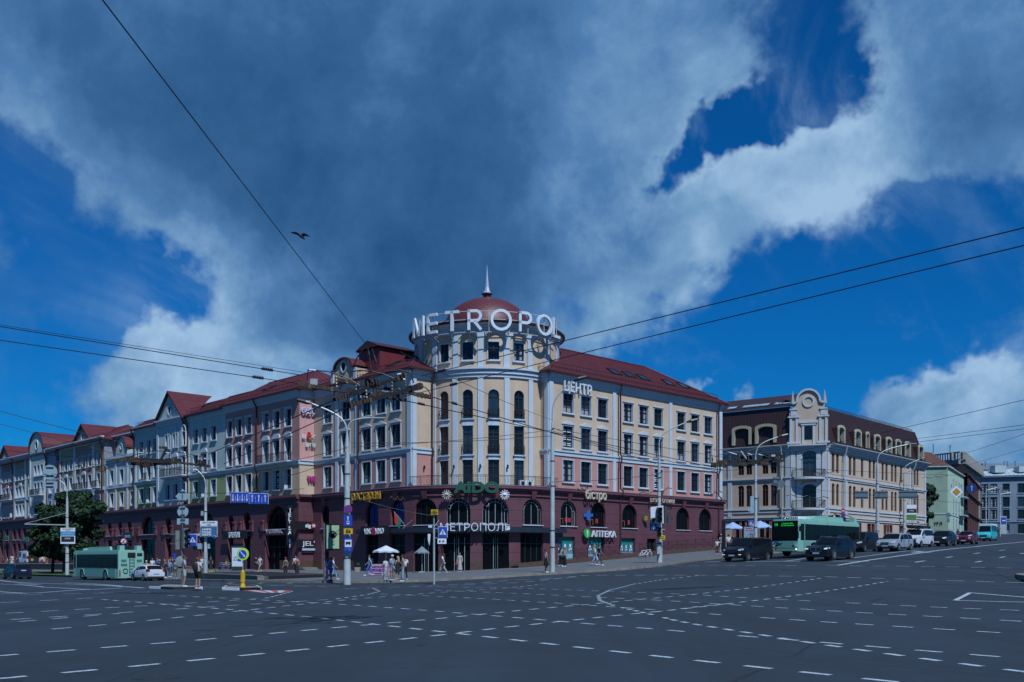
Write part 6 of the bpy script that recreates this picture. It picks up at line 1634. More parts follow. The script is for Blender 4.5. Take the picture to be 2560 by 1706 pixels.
def ksign(m_,w_,h_):
    disc(m_,mat('lime_fluorescent',(.42,.72,.02),.5,.03,1),w_/2);disc(m_,SWH,w_*.35,-.02,.02);disc(m_,BLUES,w_*.33,-.03,.02);m_.m(SWH);m_.bar((-w_*.17,-.05,w_*.2),(w_*.12,-.05,-w_*.14),.01,w_*.06);m_.prism([(w_*.21,-w_*.24),(w_*.17,-w_*.05),(w_*.02,-w_*.18)],-.055,-.045)
flat_sign(t,p,608,1385.5,31*k_,33*k_,ksign,-.08,'arrow_sign')
def island(label,px):
    pts=[gh(u,v)for u,v in px];c=sum(pts,Vector())/len(pts);t=thing('traffic_island',label,'traffic island',(c.x,c.y,c.z),0,'striped kerb islands in the road')
    m_=MB().m(GRANITE);m_.prism([(q.x-c.x,q.y-c.y)for q in pts],-.2,.11,'xy');sub('slab',m_,t)
    kb=MB();
    for i in range(len(pts)):
        a=pts[i]-c;b=pts[(i+1)%len(pts)]-c;L=(b-a).length;n=max(1,int(L/1.0))
        for j in range(n):
            kb.m((SWH if(j+i)%2==0 else SBLK)if 'grey' not in label else KERB);q0=a.lerp(b,j/n);q1=a.lerp(b,(j+1)/n);kb.bar((q0.x,q0.y,.02),(q1.x,q1.y,.02),.14,.22)
    sub('striped_kerb',kb,t)
island('low kerbed island under the two waiting young men',[A_(690,242),A_(800,247),A_(925,246),A_(900,238),A_(780,236)])
island('black and white kerbed island under the yellow bollard',[A_(1027,249),A_(1100,251),A_(1195,248),A_(1180,240),A_(1040,240)])
island('grey kerbed corner of an island cut by the right picture edge',[B_(2322,180),B_(2330,196),B_(2380,215),B_(2480,215),B_(2480,165),B_(2360,168)])
# ================================================================ overhead wires and catenary frames
def tubew(m_,pts,r):m_.tube(pts,r,5,False)
def wire(label,a,b,r=.012,sag=.0,n=10,clamps=(),group='overhead wires',bend=None):
    a=Vector(a);b=Vector(b);c=(a+b)/2;pts=[a.lerp(b,i/n)-Vector((0,0,sag*4*(i/n)*(1-i/n)))for i in range(n+1)]
    m_=MB().m(mat('wire_black',(.01,.01,.012),.5,0));tubew(m_,[p-a for p in pts],r)
    d=(b-a).normalized()
    for f in clamps:
        q=a.lerp(b,f)-a;m_.bar(q-d*.14,q+d*.14,.03,.05)
        for k in range(6):m_.bar(q+d*(-.12+k*.045),q+d*(-.12+k*.045)+Vector((0,0,.05)),.015)
    o=link('overhead_wire',m_.mesh('overhead_wire'),None,tuple(a));tag(o,label,'wire',group);return o
WZ=5.8
def wz(u,v,z=WZ):Y=(z-EYE)*F/(HV-v);return at(u,v,Y)
wire('thick dark wire crossing the dark cloud from the top edge down to the crossing frame',at(919,867,23),at(256,0,8.2)+(at(256,0,8.2)-at(919,867,23))*3.0,.007,n=30)
wire('upper of the two heavy wires rising over the tower to the right edge',wz(1055,940),wz(2560,570)+(wz(2560,570)-wz(1055,940))*2.2,.009,clamps=(.018,))
wire('lower of the two heavy wires rising over the right wing to the right edge',wz(1010,992),wz(2560,614)+(wz(2560,614)-wz(1010,992))*2.2,.009,clamps=(.045,))
wire('upper heavy wire running from the left edge to the crossing frame',wz(752,938),wz(752,938)+(wz(-60,807)-wz(752,938))*3,.009,clamps=(.043,));wire('thin wire just above the heavy left wires',wz(765,932,5.9),wz(765,932,5.9)+(wz(-60,803,5.9)-wz(765,932,5.9))*3,.005)
wire('lower heavy wire running from the left edge to the crossing frame',wz(750,960),wz(750,960)+(wz(-60,842)-wz(750,960))*3,.009,clamps=(.053,))
wire('wire descending left from the crossing frame across the pink house',wz(838,1000),wz(520,1136),.016,clamps=(.08,));wire('lower wire descending left from the crossing frame to the left frame',wz(870,1018),wz(560,1160),.016,clamps=(.1,))
wire('wire descending right from the crossing frame past the tower windows',wz(1080,993),at(1640,1160,44),.013,clamps=(.06,.17));wire('lower wire descending right from the crossing frame to the right frame',wz(1016,1003),at(1790,1170,42),.013,clamps=(.03,))
for i,(a,b,l)in enumerate((((0,1022,60),(300,1105,60),'thin wire above the far left roofs'),((-40,1022+20,45),(560,1200,50),'thin wire crossing the pale green houses'),((0,1118,55),(285,1150,48),'thin wire before the far left windows'),
    ((-40,1135,50),(560,1180,60),'thin wire across the left terrace windows'),((-40,1210,50),(300,1155,48),'thin wire rising to the left frame'),((440,1205,60),(868,1120,60.5),'thin wire from the left lamp post to the thick post'),
    ((880,1118,61),(1381,1075,68),'thin wire between the two tall lamp posts'),((880,1108,61),(1381,1090,68),'second thin wire between the two tall lamp posts'),((1381,1070,68),(1651,1160,78),'thin wire descending from the smooth lamp post'),
    ((1381,1078,68),(1800,1180,70),'thin wire over the pink storey of the right wing'),((1381,1072,68),(2300,1218,110),'long thin wire across the right wing'),((1000,880,30),(1381,1050,68),'thin wire slanting down over the tower'),
    ((1651,1185,78),(1381,1205,68),'thin wire over the lowest pink windows'),((1651,1180,78),(1889,1170,99),'thin wire between the twin post and the next post'),((1900,1150,99),(2600,985,60),'thin wire rising over the mansard roof'),
    ((2180,1110,100),(2600,1052,70),'upper of two wires right of the mansard roof'),((2180,1118,100),(2600,1062,70),'lower of two wires right of the mansard roof'),((2240,1190,130),(2600,1068,80),'wire over the balustrade building'),((2340,1185,150),(2600,1107,95),'lowest wire over the grey blue building'),
    ((1900,1165,99),(2460,1190,140),'thin wire along the upper windows of the mansard building'),((1900,1210,99),(2465,1262,140),'thin wire along the middle storey of the mansard building'),((2200,1225,105),(2500,1225,150),'level span wire holding the signs at right'),
    ((440,1232,62),(760,1222,75),'span wire holding the blue lane signs'),((700,1195,60),(868,1135,60.6),'thin wire left of the thick lamp post'),((876,1240,60.8),(1085,1290,62),'low wire from the thick post to the thin sign post'))):
    A0=at(*a);B0=at(*b)
    if b[0]>=2590:B0=A0+(B0-A0)*1.8
    if a[0]<=0:A0=B0+(A0-B0)*1.8
    wire(l,A0,B0,.018 if a[2]>55 else.012,.15)
BWF=1.0
def frame_crossing(label,c,beams,extras,k=1.0):
    beams=[(a,b,wd*BWF,r0,r1)for a,b,wd,r0,r1 in beams]
    """catenary crossing: beams = (a, b, width, rusty share), in metres around c"""
    t=thing('catenary_crossing',label,'overhead catenary',tuple(c),0,'rusty catenary crossings above the junction')
    for a,b,wd,r0,r1 in beams:
        a=Vector(a)*k;b=Vector(b)*k;m_=MB().m(GREASE if wd>0 else RUST);m_.bar(a,b,abs(wd)*1.6,abs(wd)*1.35);sub('crossing_beam',m_,t)
        d=(b-a);L=d.length;dn=d/L;m_=MB()
        n=int(L*max(r1-r0,0)/.085)
        for i in range(n):
            f=r0+(r1-r0)*i/max(n,1);q=a+d*f;m_.m((RUST,GREASE,RUST,CERAM,GREASE,RUST,RUST)[int(random.random()*7)]);m_.bar(q,q+dn*.055,abs(wd)*1.9*random.uniform(.85,1.2),abs(wd)*1.7*random.uniform(.8,1.15))
        if n:sub('insulated_section',m_,t)
    for kind,a,b in extras:
        a=Vector(a)*k;b=Vector(b)*k;m_=MB()
        if kind=='ins':
            m_.m(CERAM);d=b-a;n=max(3,int(d.length/.035));pts=[];rs=[]
            for i in range(n+1):pts.append(a+d*i/n);rs.append(.03 if i%2 else.014)
            m_.tube(pts,rs,8);sub('insulator',m_,t)
        elif kind=='rod':m_.m(BLACK);m_.smooth=True;mid=(a+b)/2+Vector((0,0,.09));m_.tube([a,a.lerp(mid,.5)+Vector((0,0,.03)),mid,b.lerp(mid,.5)+Vector((0,0,.03)),b],.016,6);sub('jumper_cable',m_,t)
        elif kind=='wht':m_.m(SWH);m_.tube([a,b],.022,6);sub('white_sleeve',m_,t)
        elif kind=='rus':m_.m(GREASE);m_.tube([a,a.lerp(b,.3),a.lerp(b,.35),a.lerp(b,.6),a.lerp(b,.65),b],[.012,.012,.03,.03,.012,.02],6);sub('hanger',m_,t)
        elif kind=='box':m_.m(STEEL);m_.box(tuple((a+b)/2),(abs(b.x-a.x),.06,abs(b.z-a.z)));sub('junction_box',m_,t)
    return t
def C(u,v,Y=23.0):return at(u,v,Y)
c0=C(915,970)
def L_(u,v,dY=0.0):return tuple(at(u,v,23.0+dY)-c0)
frame_crossing('large rusty overhead wire crossing in front of the left wing',c0,
    [(L_(744,961,-.2),L_(960,993,.3),.055,0,.42),(L_(960,993,.3),L_(1016,1001,.5),.05,.5,1),(L_(844,950,.5),L_(1080,993,.9),.055,0,.25),(L_(1035,985,.8),L_(1080,994,.9),.06,0,1),
     (L_(836,999,-.6),L_(1010,940,.9),.06,0,.2),(L_(872,1014,-1.0),L_(1055,965,.4),.065,0,.3),(L_(1010,940,.9),L_(985,950,.7),.08,0,1),(L_(1024,974,.2),L_(1053,965,.4),.09,0,1),(L_(870,978,0),L_(888,982,0),.1,0,0),(L_(915,958,.2),L_(942,956,.3),.1,0,1),(L_(935,985,-.2),L_(962,987,-.2),.09,0,1)],
    [('ins',L_(840,940),L_(842,968)),('ins',L_(1014,935,.8),L_(1014,968,.7)),('ins',L_(980,955,.5),L_(980,990,.5)),('ins',L_(915,975),L_(917,995)),('ins',L_(890,962),L_(890,975)),
     ('rod',L_(790,927),L_(900,965)),('rod',L_(873,930),L_(985,947)),('rod',L_(768,950),L_(772,926)),('rod',L_(930,945),L_(1022,930)),('rod',L_(1022,930),L_(1034,958)),('rod',L_(850,972),L_(870,960)),('rod',L_(834,990),L_(846,978)),('rod',L_(868,1010),L_(870,990)),('rod',L_(1050,968),L_(1078,990)),('rod',L_(990,975),L_(1010,992)),
     ('rus',L_(923,900),L_(931,950)),('rus',L_(943,930),L_(951,985)),('rus',L_(919,867),L_(925,905)),('rus',L_(930,872),L_(947,930)),('wht',L_(773,925),L_(790,927)),('wht',L_(993,937),L_(1003,935)),('wht',L_(1008,948),L_(1013,950)),('box',L_(776,948),L_(794,963)),('box',L_(876,996),L_(890,1008)),('wht',L_(888,995),L_(892,1008)),('rod',L_(884,915),L_(919,867))])
BWF=.6
c0=C(400,1150,41.5)
def L_(u,v,dY=0.0):return tuple(at(u,v,41.5+dY)-c0)
frame_crossing('dark rusty wire crossing seen side-on in front of the pale green houses',c0,
    [(L_(281,1150,-.5),L_(440,1158,0),.11,0,.45),(L_(316,1145,.5),L_(450,1154,.5),.11,0,.3),(L_(440,1156,0),L_(527,1167,.4),.1,.1,1),(L_(330,1160,.8),L_(425,1160,-.5),.13,0,.5),(L_(355,1166,-.6),L_(400,1158,.2),.14,0,.8),(L_(424,1153,.2),L_(452,1153,.2),.22,0,.6),(L_(398,1119,0),L_(418,1120,0),.1,0,1),(L_(416,1122,0),L_(402,1150,0),.1,0,0),(L_(496,1155,.3),L_(514,1158,.3),.16,0,1)],
    [('rod',L_(320,1145),L_(400,1128)),('rod',L_(395,1128),L_(520,1148)),('rod',L_(315,1126),L_(370,1127)),('rod',L_(345,1141),L_(340,1127)),('rod',L_(362,1150),L_(357,1130)),('rus',L_(372,1120),L_(372,1150)),('rus',L_(423,1130),L_(424,1150)),('ins',L_(346,1130),L_(347,1145)),('wht',L_(350,1132),L_(360,1133)),('wht',L_(412,1131),L_(424,1133)),('wht',L_(510,1147),L_(522,1149)),('rod',L_(522,1149),L_(522,1164)),('rod',L_(462,1149),L_(478,1144))],1.0)
c0=C(1865,1155,42.0)
def L_(u,v,dY=0.0):return tuple(at(u,v,42.0+dY)-c0)
frame_crossing('weathered greenish wire crossing in front of the mansard building',c0,
    [(L_(1779,1160,-.3),L_(1905,1158,.3),.11,0,.3),(L_(1779,1166,-.6),L_(1960,1152,.4),.11,0,.15),(L_(1840,1150,.5),L_(1935,1155,.6),.1,0,.2),(L_(1795,1154,0),L_(1890,1152,.3),.1,0,.2),(L_(1905,1152,.3),L_(1958,1142,.5),.12,.3,1),(L_(1846,1160,-.2),L_(1868,1162,-.2),.15,0,1),(L_(1900,1158,-.3),L_(1920,1160,-.3),.15,0,1)],
    [('rod',L_(1784,1125),L_(1832,1137)),('rod',L_(1786,1143),L_(1860,1132)),('rod',L_(1868,1130),L_(1950,1116)),('rod',L_(1866,1140),L_(1920,1143)),('wht',L_(1822,1131),L_(1842,1137)),('wht',L_(1852,1128),L_(1866,1147)),('wht',L_(1869,1134),L_(1880,1138)),('wht',L_(1896,1136),L_(1906,1139)),('ins',L_(1825,1140),L_(1825,1153)),('ins',L_(1848,1138),L_(1850,1152)),('ins',L_(1871,1138),L_(1872,1150)),('box',L_(1928,1137),L_(1938,1142)),('rus',L_(1781,1140),L_(1781,1160))])
for i,(u0,v0,u1,v1,Y,l)in enumerate(((188,1168,280,1178,45,'short rusty wire hanger before the mauve house'),(1770,1234,1805,1232,70,'dark wire hanger at the end of the right wing'),(2035,1187,2092,1178,85,'dark wire hanger before the upper balcony'),(1965,1240,2072,1246,80,'dark hanger between the balconies'),(2305,1196,2370,1190,95,'dark hanger before the mint house'),(1595,1236,1680,1222,72,'dark hanger over the small pale letters'),(0,1212,25,1216,60,'rusty hanger at the left edge'),(975,1246,1012,1250,50,'pale rusty hanger left of the entrance'),(1440,1226,1470,1222,60,'dark hanger over the bistro letters'))):
    a=at(u0,v0,Y);b=at(u1,v1,Y+.5);m_=MB().m(RUST if i in(0,6,7)else BLACK);n=8;pts=[a.lerp(b,k/n)+Vector((0,0,(.12 if k%3==1 else-.05)*(1 if k not in(0,n)else 0)))for k in range(n+1)]
    m_.tube([q-a for q in pts],.032,5);o=link('wire_hanger',m_.mesh('wire_hanger'),None,tuple(a));tag(o,l,'wire hanger','hangers on the overhead wires')
def hang(name,label,u,v,Y,w_,h_,build,rz=0.0,group=None):
    p=at(u,v,Y);k=Y/F;t=thing(name,label,'road sign',tuple(p),rz,group);m_=MB();build(m_,w_*k,h_*k);sub('sign_face',m_,t)
    m_=MB().m(BLACK)
    for x in(-.35,.35):m_.tube([(x*w_*k,.05,h_*k*.35),(x*w_*k,.05,h_*k*.62)],.03,5)
    sub('hanger',m_,t);return t
def lanes(n,up):
    def f(m_,w_,h_):
        panel(m_,SWH,w_,h_);panel(m_,BLUES,w_*.97,h_*.93,-.02);m_.m(SWH)
        for i in range(n):
            x=-w_/2+w_*(i+.5)/n;s=1 if up else-1;m_.box((x,-.045,0),(w_*.03,.02,h_*.6));m_.prism([(x-w_*.06,s*h_*.18),(x+w_*.06,s*h_*.18),(x,s*h_*.38)],-.055,-.035)
            if i:m_.box((x-w_/n/2,-.045,-.1*h_),(w_*.012,.02,h_*.5))
    return f
hang('lane_sign','blue hanging lane sign with four arrows pointing down',600,1244,70,45,27,lanes(4,False),R(8));hang('lane_sign','blue hanging lane sign with three arrows pointing up',647,1247,70,48,27,lanes(3,True),R(4))
hang('priority_sign','yellow diamond priority road sign hanging before the mint house',2391,1230,110,34,30,lambda m_,w_,h_:(m_.m(SWH),m_.prism([(-w_/2,0),(0,w_/2*.9),(w_/2,0),(0,-w_/2*.9)],-.02,.02),m_.m(mat('amber_sign',(.45,.24,.01),.5,.05,1)),m_.prism([(-w_*.31,0),(0,w_*.28),(w_*.31,0),(0,-w_*.28)],-.05,-.02)))
hang('direction_sign','round dark blue hanging sign with a white arrow pointing up',2429,1221,115,26,22,lambda m_,w_,h_:(disc(m_,mat('deep_blue_sign',(.008,.02,.14),.5,.03,1),w_/2),m_.m(SBACK),m_.box((0,-.03,-.1*h_),(w_*.08,.02,h_*.5)),m_.prism([(-w_*.13,h_*.1),(w_*.13,h_*.1),(0,h_*.35)],-.04,-.02)))
SB2=mat('sign_back_dark',(.10,.15,.18),.5,.1,2)
for u,v,w_,h_,l in((2154,1238,32,20,'grey back of a hanging lane sign left of the thick post'),(2203,1238,33,20,'grey back of a hanging sign behind the thick post'),(2270,1237,47,20,'wide grey back of a hanging sign between two lamp posts'),(1938,1204,11,20,'small dark back of a sign left of the downpipe'),(1953,1210,20,20,'round dark sign back before the sand building')):
    hang('hanging_sign',l,u,v,95,w_,h_,(lambda m_,a,b:(panel(m_,SB2,a,b),m_.m(BLACK),m_.box((0,-.03,b*.3),(a,.03,.05)),m_.box((0,-.03,-b*.3),(a,.03,.05))))if 'round' not in l else(lambda m_,a,b:disc(m_,SB2,a/2)),0,'hanging road signs seen from behind')
for u,v,w_,h_,l in((125,1181,37,37,'big round grey sign back hanging over the left tree'),(125,1213,37,18,'wide grey sign back hanging just above the left tree')):
    hang('hanging_sign',l,u,v,62,w_,h_,(lambda m_,a,b:(panel(m_,SBACK,a,b),m_.m(SBLK),m_.box((0,-.03,b*.25),(a*.5,.03,.08)),m_.box((0,-.03,-b*.25),(a*.5,.03,.08))))if 'round' not in l else(lambda m_,a,b:(disc(m_,SBACK,a/2),m_.m(SBLK),m_.box((0,-.03,b*.3),(a*.5,.03,.08)),m_.box((0,-.03,-b*.25),(a*.5,.03,.08)))),0,'hanging road signs seen from behind')
hang('advert_panel','white black and green advertising panel on the thinner right lamp post',2279,1282,104,25,39,lambda m_,w_,h_:(panel(m_,SWH,w_,h_),panel(m_,SBLK,w_*.95,h_*.26,-.02,.02,0,h_*.12),panel(m_,mat('advert_green',(.08,.22,.04),.5,.1,1),w_*.95,h_*.34,-.02,.02,0,-h_*.3),m_.m(SWH),put_text(m_,'NINE',h_*.13,Matrix.Translation((0,-.04,h_*.08)),.004)))
hang('crossing_sign','blue pedestrian crossing sign beside the post behind the dark van',1877,1308.5,95,12,12,s_cross);hang('hanging_sign','grey backs of two signs on the post behind the dark van',1883,1262,96,26,42,lambda m_,a,b:(panel(m_,SBACK,a*.75,b,0,.03,a*.1),panel(m_,SB2,a*.3,b*.9,-.06,.03,a*.42),disc(m_,SBACK,a*.18,-.08,.02,-a*.38,-b*.3)),0,'hanging road signs seen from behind')
t,p=pole_thing('sign_post','post with a red no-entry sign and blue plate on the mansard pavement','road sign',2107,1368);k_=p.y/F
m_=MB().m(STEEL);m_.tube([(0,0,0),(0,0,lz(p,1270))],.06,6);sub('post',m_,t);flat_sign(t,p,2107,1278,12*k_,12*k_,lambda m_,a,b:(disc(m_,SREDM,a/2),panel(m_,SWH,a*.7,a*.18,-.03,.02)),-.1,'no_entry_sign');flat_sign(t,p,2107,1291,9*k_,12*k_,lambda m_,a,b:panel(m_,BLUES,a,b),-.1,'blue_plate')
t,p=pole_thing('sign_post','thin post with a round sign seen from behind by the mint house','road sign',2370,1348);k_=p.y/F
m_=MB().m(STEEL);m_.tube([(0,0,0),(0,0,lz(p,1284))],.07,6);sub('post',m_,t);flat_sign(t,p,2370,1288,12*k_,12*k_,lambda m_,a,b:disc(m_,SB2,a/2),-.1,'round_sign');flat_sign(t,p,2370,1301,7*k_,10*k_,lambda m_,a,b:panel(m_,SB2,a,b),-.1,'plate')
t,p=pole_thing('poster_stand','blue poster stand under a crossing sign by the grey blue building','billboard',2508,1338);k_=p.y/F
m_=MB().m(STEEL);m_.box((0,0,lz(p,1313)),(15*k_,.3,44*k_));sub('case',m_,t);m_=MB().m(BLUES);m_.box((0,-.2,lz(p,1302)),(12*k_,.02,16*k_));m_.m(SWH);m_.box((0,-.22,lz(p,1302)),(8*k_,.02,2.5*k_));sub('poster',m_,t)
# ================================================================ vehicles
CGL=mat('car_glass',(.008,.011,.014),.1,0,spec=.22);CHR=mat('chrome',(.5,.52,.55),.2,0,metal=.9);HLG=mat('headlight_glass',(.45,.50,.55),.12,.15,20,spec=.8);TLR=mat('tail_light_red',(.25,.008,.01),.25,0);PLATE=mat('number_plate',(.5,.55,.6),.5,0)
RIM=mat('alloy_rim',(.30,.33,.36),.35,.1,5,metal=.6);LIT=mat('lit_lamp',(.9,.85,.7),.3,0,emit=(1,.9,.7,.9))
def paint(name,col,rough=.28):return mat(name,col,rough,.03,1,spec=.3,coat=.05)
def wheel(t,x,y,r_,w_,spokes=5,rimm=RIM):
    m_=MB().m(RUBBER);m_.smooth=True;m_.lathe([(r_*.62,-w_/2),(r_*.93,-w_/2),(r_,-w_*.36),(r_,w_*.36),(r_*.93,w_/2),(r_*.62,w_/2)],(0,0,0),20,axis='y',caps=False)
    m_.lathe([(.001,-w_*.1),(r_*.62,-w_*.1)],(0,0,0),20,axis='y')
    o=link('wheel',m_.mesh('wheel'),t,(x,y,r_))
    q=MB().m(rimm);s=1 if y>0 else-1
    for k in range(spokes):
        a=2*math.pi*k/spokes;q.bar((r_*.1*math.cos(a),s*w_*.42,r_*.1*math.sin(a)),(r_*.6*math.cos(a),s*w_*.46,r_*.6*math.sin(a)),.05,r_*.17)
    q.lathe([(r_*.56,s*w_*.3),(r_*.64,s*w_*.5),(r_*.66,s*w_*.42)],(0,0,0),20,axis='y',caps=False);q.lathe([(.001,s*w_*.47),(r_*.15,s*w_*.47)],(0,0,0),10,axis='y');sub('rim',q,o)
def car(name,label,cat,pos,head,P,group=None):
    """P: L W H, clearance c, hood height hh, belt bh, xs: nose, hood_front, ws_base, roof_f, roof_r, rear_base, tail"""
    t=thing(name,label,cat,tuple(pos),math.atan2(head.y,head.x),group)
    L,W,Hh=P['L'],P['W'],P['H'];hw=W/2;c=P.get('c',.2);bh=P['belt'];hh=P['hood'];th=P.get('tail',bh)
    wb=P['ws'];rf=P['rf'];rr_=P['rr'];rb=P['rb'];rw=P.get('rw',.78)
    F_=L/2
    def top(x):
        pts=[(-F_,th*.78),(-F_+.06,th),(rb,th+.02),(rr_,Hh-.05),((rf+rr_)/2,Hh),(rf,Hh-.06),(wb,hh+.03),(F_-.35,hh-.10),(F_-.08,hh-.26),(F_,hh*.55)]
        for(x0,z0),(x1,z1)in zip(pts,pts[1:]):
            if x<=x1:f=(x-x0)/max(x1-x0,1e-6);return z0+(z1-z0)*min(max(f,0),1)
        return pts[-1][1]
    def belt(x):return min(bh+(P.get('rise',.06))*(-x/F_),top(x)-.005)
    def halfw(x):
        f=abs(x)/F_;return hw*(1-(.16 if x>0 else.10)*max(0,(f-.72)/.28)**2)
    st=sorted(set([-F_,-F_+.06,-F_+.3,rb,rr_,rf,wb,F_-.35,F_-.08,F_,(rf+rr_)/2]+[(-F_+.3)+(L-.7)*k/14 for k in range(15)]))
    m_=MB().m(P['paint']);m_.smooth=True;rowsn=[]
    for x in st:
        T=top(x);B=belt(x);w_=halfw(x);inroof=(T-B)>.12;k=min(1,max(0,(T-B)/(Hh-bh)));w3=w_*(.93*(1-k)+rw*k)
        zb=c+(.12*max(0,(abs(x)/F_-.85)/.15))
        half=[(w_*.80,zb),(w_*.97,zb+.12),(w_,zb+(B-zb)*.5),(w_*.965,B),(w3,T-.07*(1 if T>.5 else.3)),(w3*.82,T-.012),(0,T)]
        rowsn.append([(x,y,z)for y,z in half]+[(x,-y,z)for y,z in half[-2::-1]])
    n=len(rowsn[0]);vs=[p for r in rowsn for p in r];fs=[]
    for i in range(len(rowsn)-1):
        for j in range(n-1):fs.append((i*n+j,i*n+j+1,(i+1)*n+j+1,(i+1)*n+j))
        fs.append((i*n+n-1,i*n,(i+1)*n,(i+1)*n+n-1))
    fs.append(tuple(range(n)));fs.append(tuple((len(rowsn)-1)*n+j for j in range(n)));m_.add(vs,fs)
    sub('body',m_,t)
    def sidept(x,f,s,o_=.012):
        """point on the side window band: f 0 belt .. 1 roof edge"""
        T=top(x);B=belt(x);w_=halfw(x);k=min(1,max(0,(T-B)/(Hh-bh)));w3=w_*(.93*(1-k)+rw*k);z0=B;z1=T-.07
        return(x,s*(w_*.965+(w3-w_*.965)*f+o_),z0+(z1-z0)*f)
    xf=wb-.12;xr=rb+.12 if P.get('sideglass',1)else rf-1.1
    pill=P.get('pillars',[0.0]);edges=[xr]+sorted(pill)+[xf]
    for s in(-1,1):
        g_=MB().m(CGL)
        for a,b in zip(edges,edges[1:]):
            n_=5;A=[sidept(a+.04+(b-a-.08)*k/n_,.06,s)for k in range(n_+1)];
            up=[]
            for k in range(n_+1):
                x=a+.04+(b-a-.08)*k/n_;T=top(x);B=belt(x)
                up.append(sidept(x,.90 if T-B>.25 else.5,s))
            vs=A+up;fs=[(k,k+1,n_+2+k,n_+1+k)for k in range(n_)];g_.add(vs,fs)
        sub('side_window',g_,t)
    def glassquad(x0,x1,name,inset=.07):
        g_=MB().m(CGL);dx=x1-x0
        p0=(x0+dx*.07);p1=x0+dx*.9;
        def W3(x):T=top(x);B=belt(x);w_=halfw(x);k=min(1,max(0,(T-B)/(Hh-bh)));return w_*(.93*(1-k)+rw*k)
        sgn=1 if x0>0 else-1;o_=.02*(1 if x0>x1 else-1)
        a=W3(p0)*.92;b=W3(p1)*.9;z0=top(p0)+.012;z1=top(p1)+.012
        g_.add([(p0+o_,-a,z0-.03),(p0+o_,-a*.6,z0),(p0+o_,a*.6,z0),(p0+o_,a,z0-.03),(p1+o_,b,z1-.03),(p1+o_,b*.6,z1),(p1+o_,-b*.6,z1),(p1+o_,-b,z1-.03)],[(0,1,6,7),(1,2,5,6),(2,3,4,5)]);sub(name,g_,t)
    glassquad(wb,rf,'windscreen');
    if P.get('rearglass',1):glassquad(rb,rr_,'rear_window')
    r_=P.get('r',.33);fx=F_-P.get('fo',.85);rx=-F_+P.get('ro',.85)
    for x in(fx,rx):
        for s in(-1,1):
            a=MB().m(BLACK);yy=s*(halfw(x)*.985);a.lathe([(r_*1.16,yy-s*.25),(r_*1.16,yy+s*.02),(.001,yy+s*.018)],(x,0,r_),20,axis='y');sub('wheel_arch',a,t)
            wheel(t,x,s*(halfw(x)-.08),r_,.22,P.get('spokes',5),P.get('rim',RIM))
    tr=MB().m(P.get('trim',BLACK))
    tr.box((F_-.02,0,c+.14),(.10,W*.80,.18));tr.box((-F_+.03,0,c+.12),(.12,W*.82,.2))
    for s in(-1,1):tr.box(((fx+rx)/2,s*(hw*.985),c+.07),(fx-rx-2*r_*1.16,.05,.14))
    sub('bumper_trim',tr,t)
    gr=MB().m(BLACK);gz=P.get('gz',hh*.66);gr.box((F_-.015,0,gz),(.08,W*P.get('gw',.42),P.get('gh',.2)));
    sub('grille',gr,t)
    if P.get('chrome'):
        cm=MB().m(CHR)
        for s in((-1,1)if P['chrome']==2 else(0,)):
            y0=s*W*.105;wd=W*(.19 if s else P.get('gw',.42));gh_=P.get('gh',.2)
            for z in(gz-gh_/2,gz+gh_/2):cm.box((F_+.03,y0,z),(.03,wd,.025))
            for y in(y0-wd/2,y0+wd/2):cm.box((F_+.03,y,gz),(.03,.025,gh_))
        sub('grille_trim',cm,t)
    for s in(-1,1):
        h_=MB().m(HLG);hz=P.get('hz',hh*.78);w3=P.get('hlw',.34);y0=s*(hw*.80)
        h_.add([(F_+.005,y0-s*w3*.6,hz-.07),(F_-.06,y0+s*.02,hz-.07),(F_-.30,s*(halfw(F_-.3)+.005),hz-.0),(F_-.30,s*(halfw(F_-.3)-.0),hz+.10),(F_-.12,y0+s*.0,hz+.09),(F_-.03,y0-s*w3*.6,hz+.03)],[(0,1,4,5),(1,2,3,4)])
        sub('headlight',h_,t)
        if P.get('drl'):d_=MB().m(LIT);d_.box((F_+.02,y0-s*.04,P['drl']),(.03,.22,.035));sub('running_light',d_,t)
        b_=MB().m(P.get('tl',TLR));tz=P.get('tz',th*.86);b_.box((-F_+.05,s*hw*.80,tz),(.12,hw*.22,P.get('tlh',.2)));b_.box((-F_+.16,s*(halfw(-F_+.16)-.01),tz),(.24,.04,P.get('tlh',.2)*.8));sub('tail_light',b_,t)
        mr=MB().m(P.get('mirror',P['paint']));mr.box((wb-.35,s*(hw+.09),bh+.08),(.14,.18,.14));sub('wing_mirror',mr,t)
    p_=MB().m(PLATE);p_.box((F_+.035,0,P.get('pz',c+.22)),(.02,.5,.11));sub('number_plate',p_,t)
    p_=MB().m(PLATE);p_.box((-F_-.02,0,P.get('rpz',th*.72)),(.03,.5,.11));sub('number_plate',p_,t)
    dl=MB().m(BLACK)
    for s in(-1,1):
        for x in[xf-.1]+pill:dl.box((x,s*(hw*.992),(bh+c)/2+.05),(.012,.02,(bh-c)*.8))
        for x in pill:dl.box((x-.14 if False else x+.18,s*(hw+.0),bh-.12),(.16,.03,.03))
    sub('door_seam',dl,t)
    if P.get('rails'):
        ra=MB().m(P['rails'])
        for s in(-1,1):ra.tube([(rr_+.1,s*hw*rw*.92,Hh-.03),(rr_+.25,s*hw*rw*.92,Hh+.05),(rf-.25,s*hw*rw*.92,Hh+.05),(rf-.1,s*hw*rw*.92,Hh-.03)],.02,5)
        sub('roof_rail',ra,t)
    return t
HD=Vector((-.68,-.733)).normalized()
def front_at(u,Y,L,hd=HD,z=None):
    f=Vector(((u-CX)*Y/F,Y));c=f-hd*L/2;return Vector((c.x,c.y,H(c.x,c.y)))
pz_=lambda**k:k
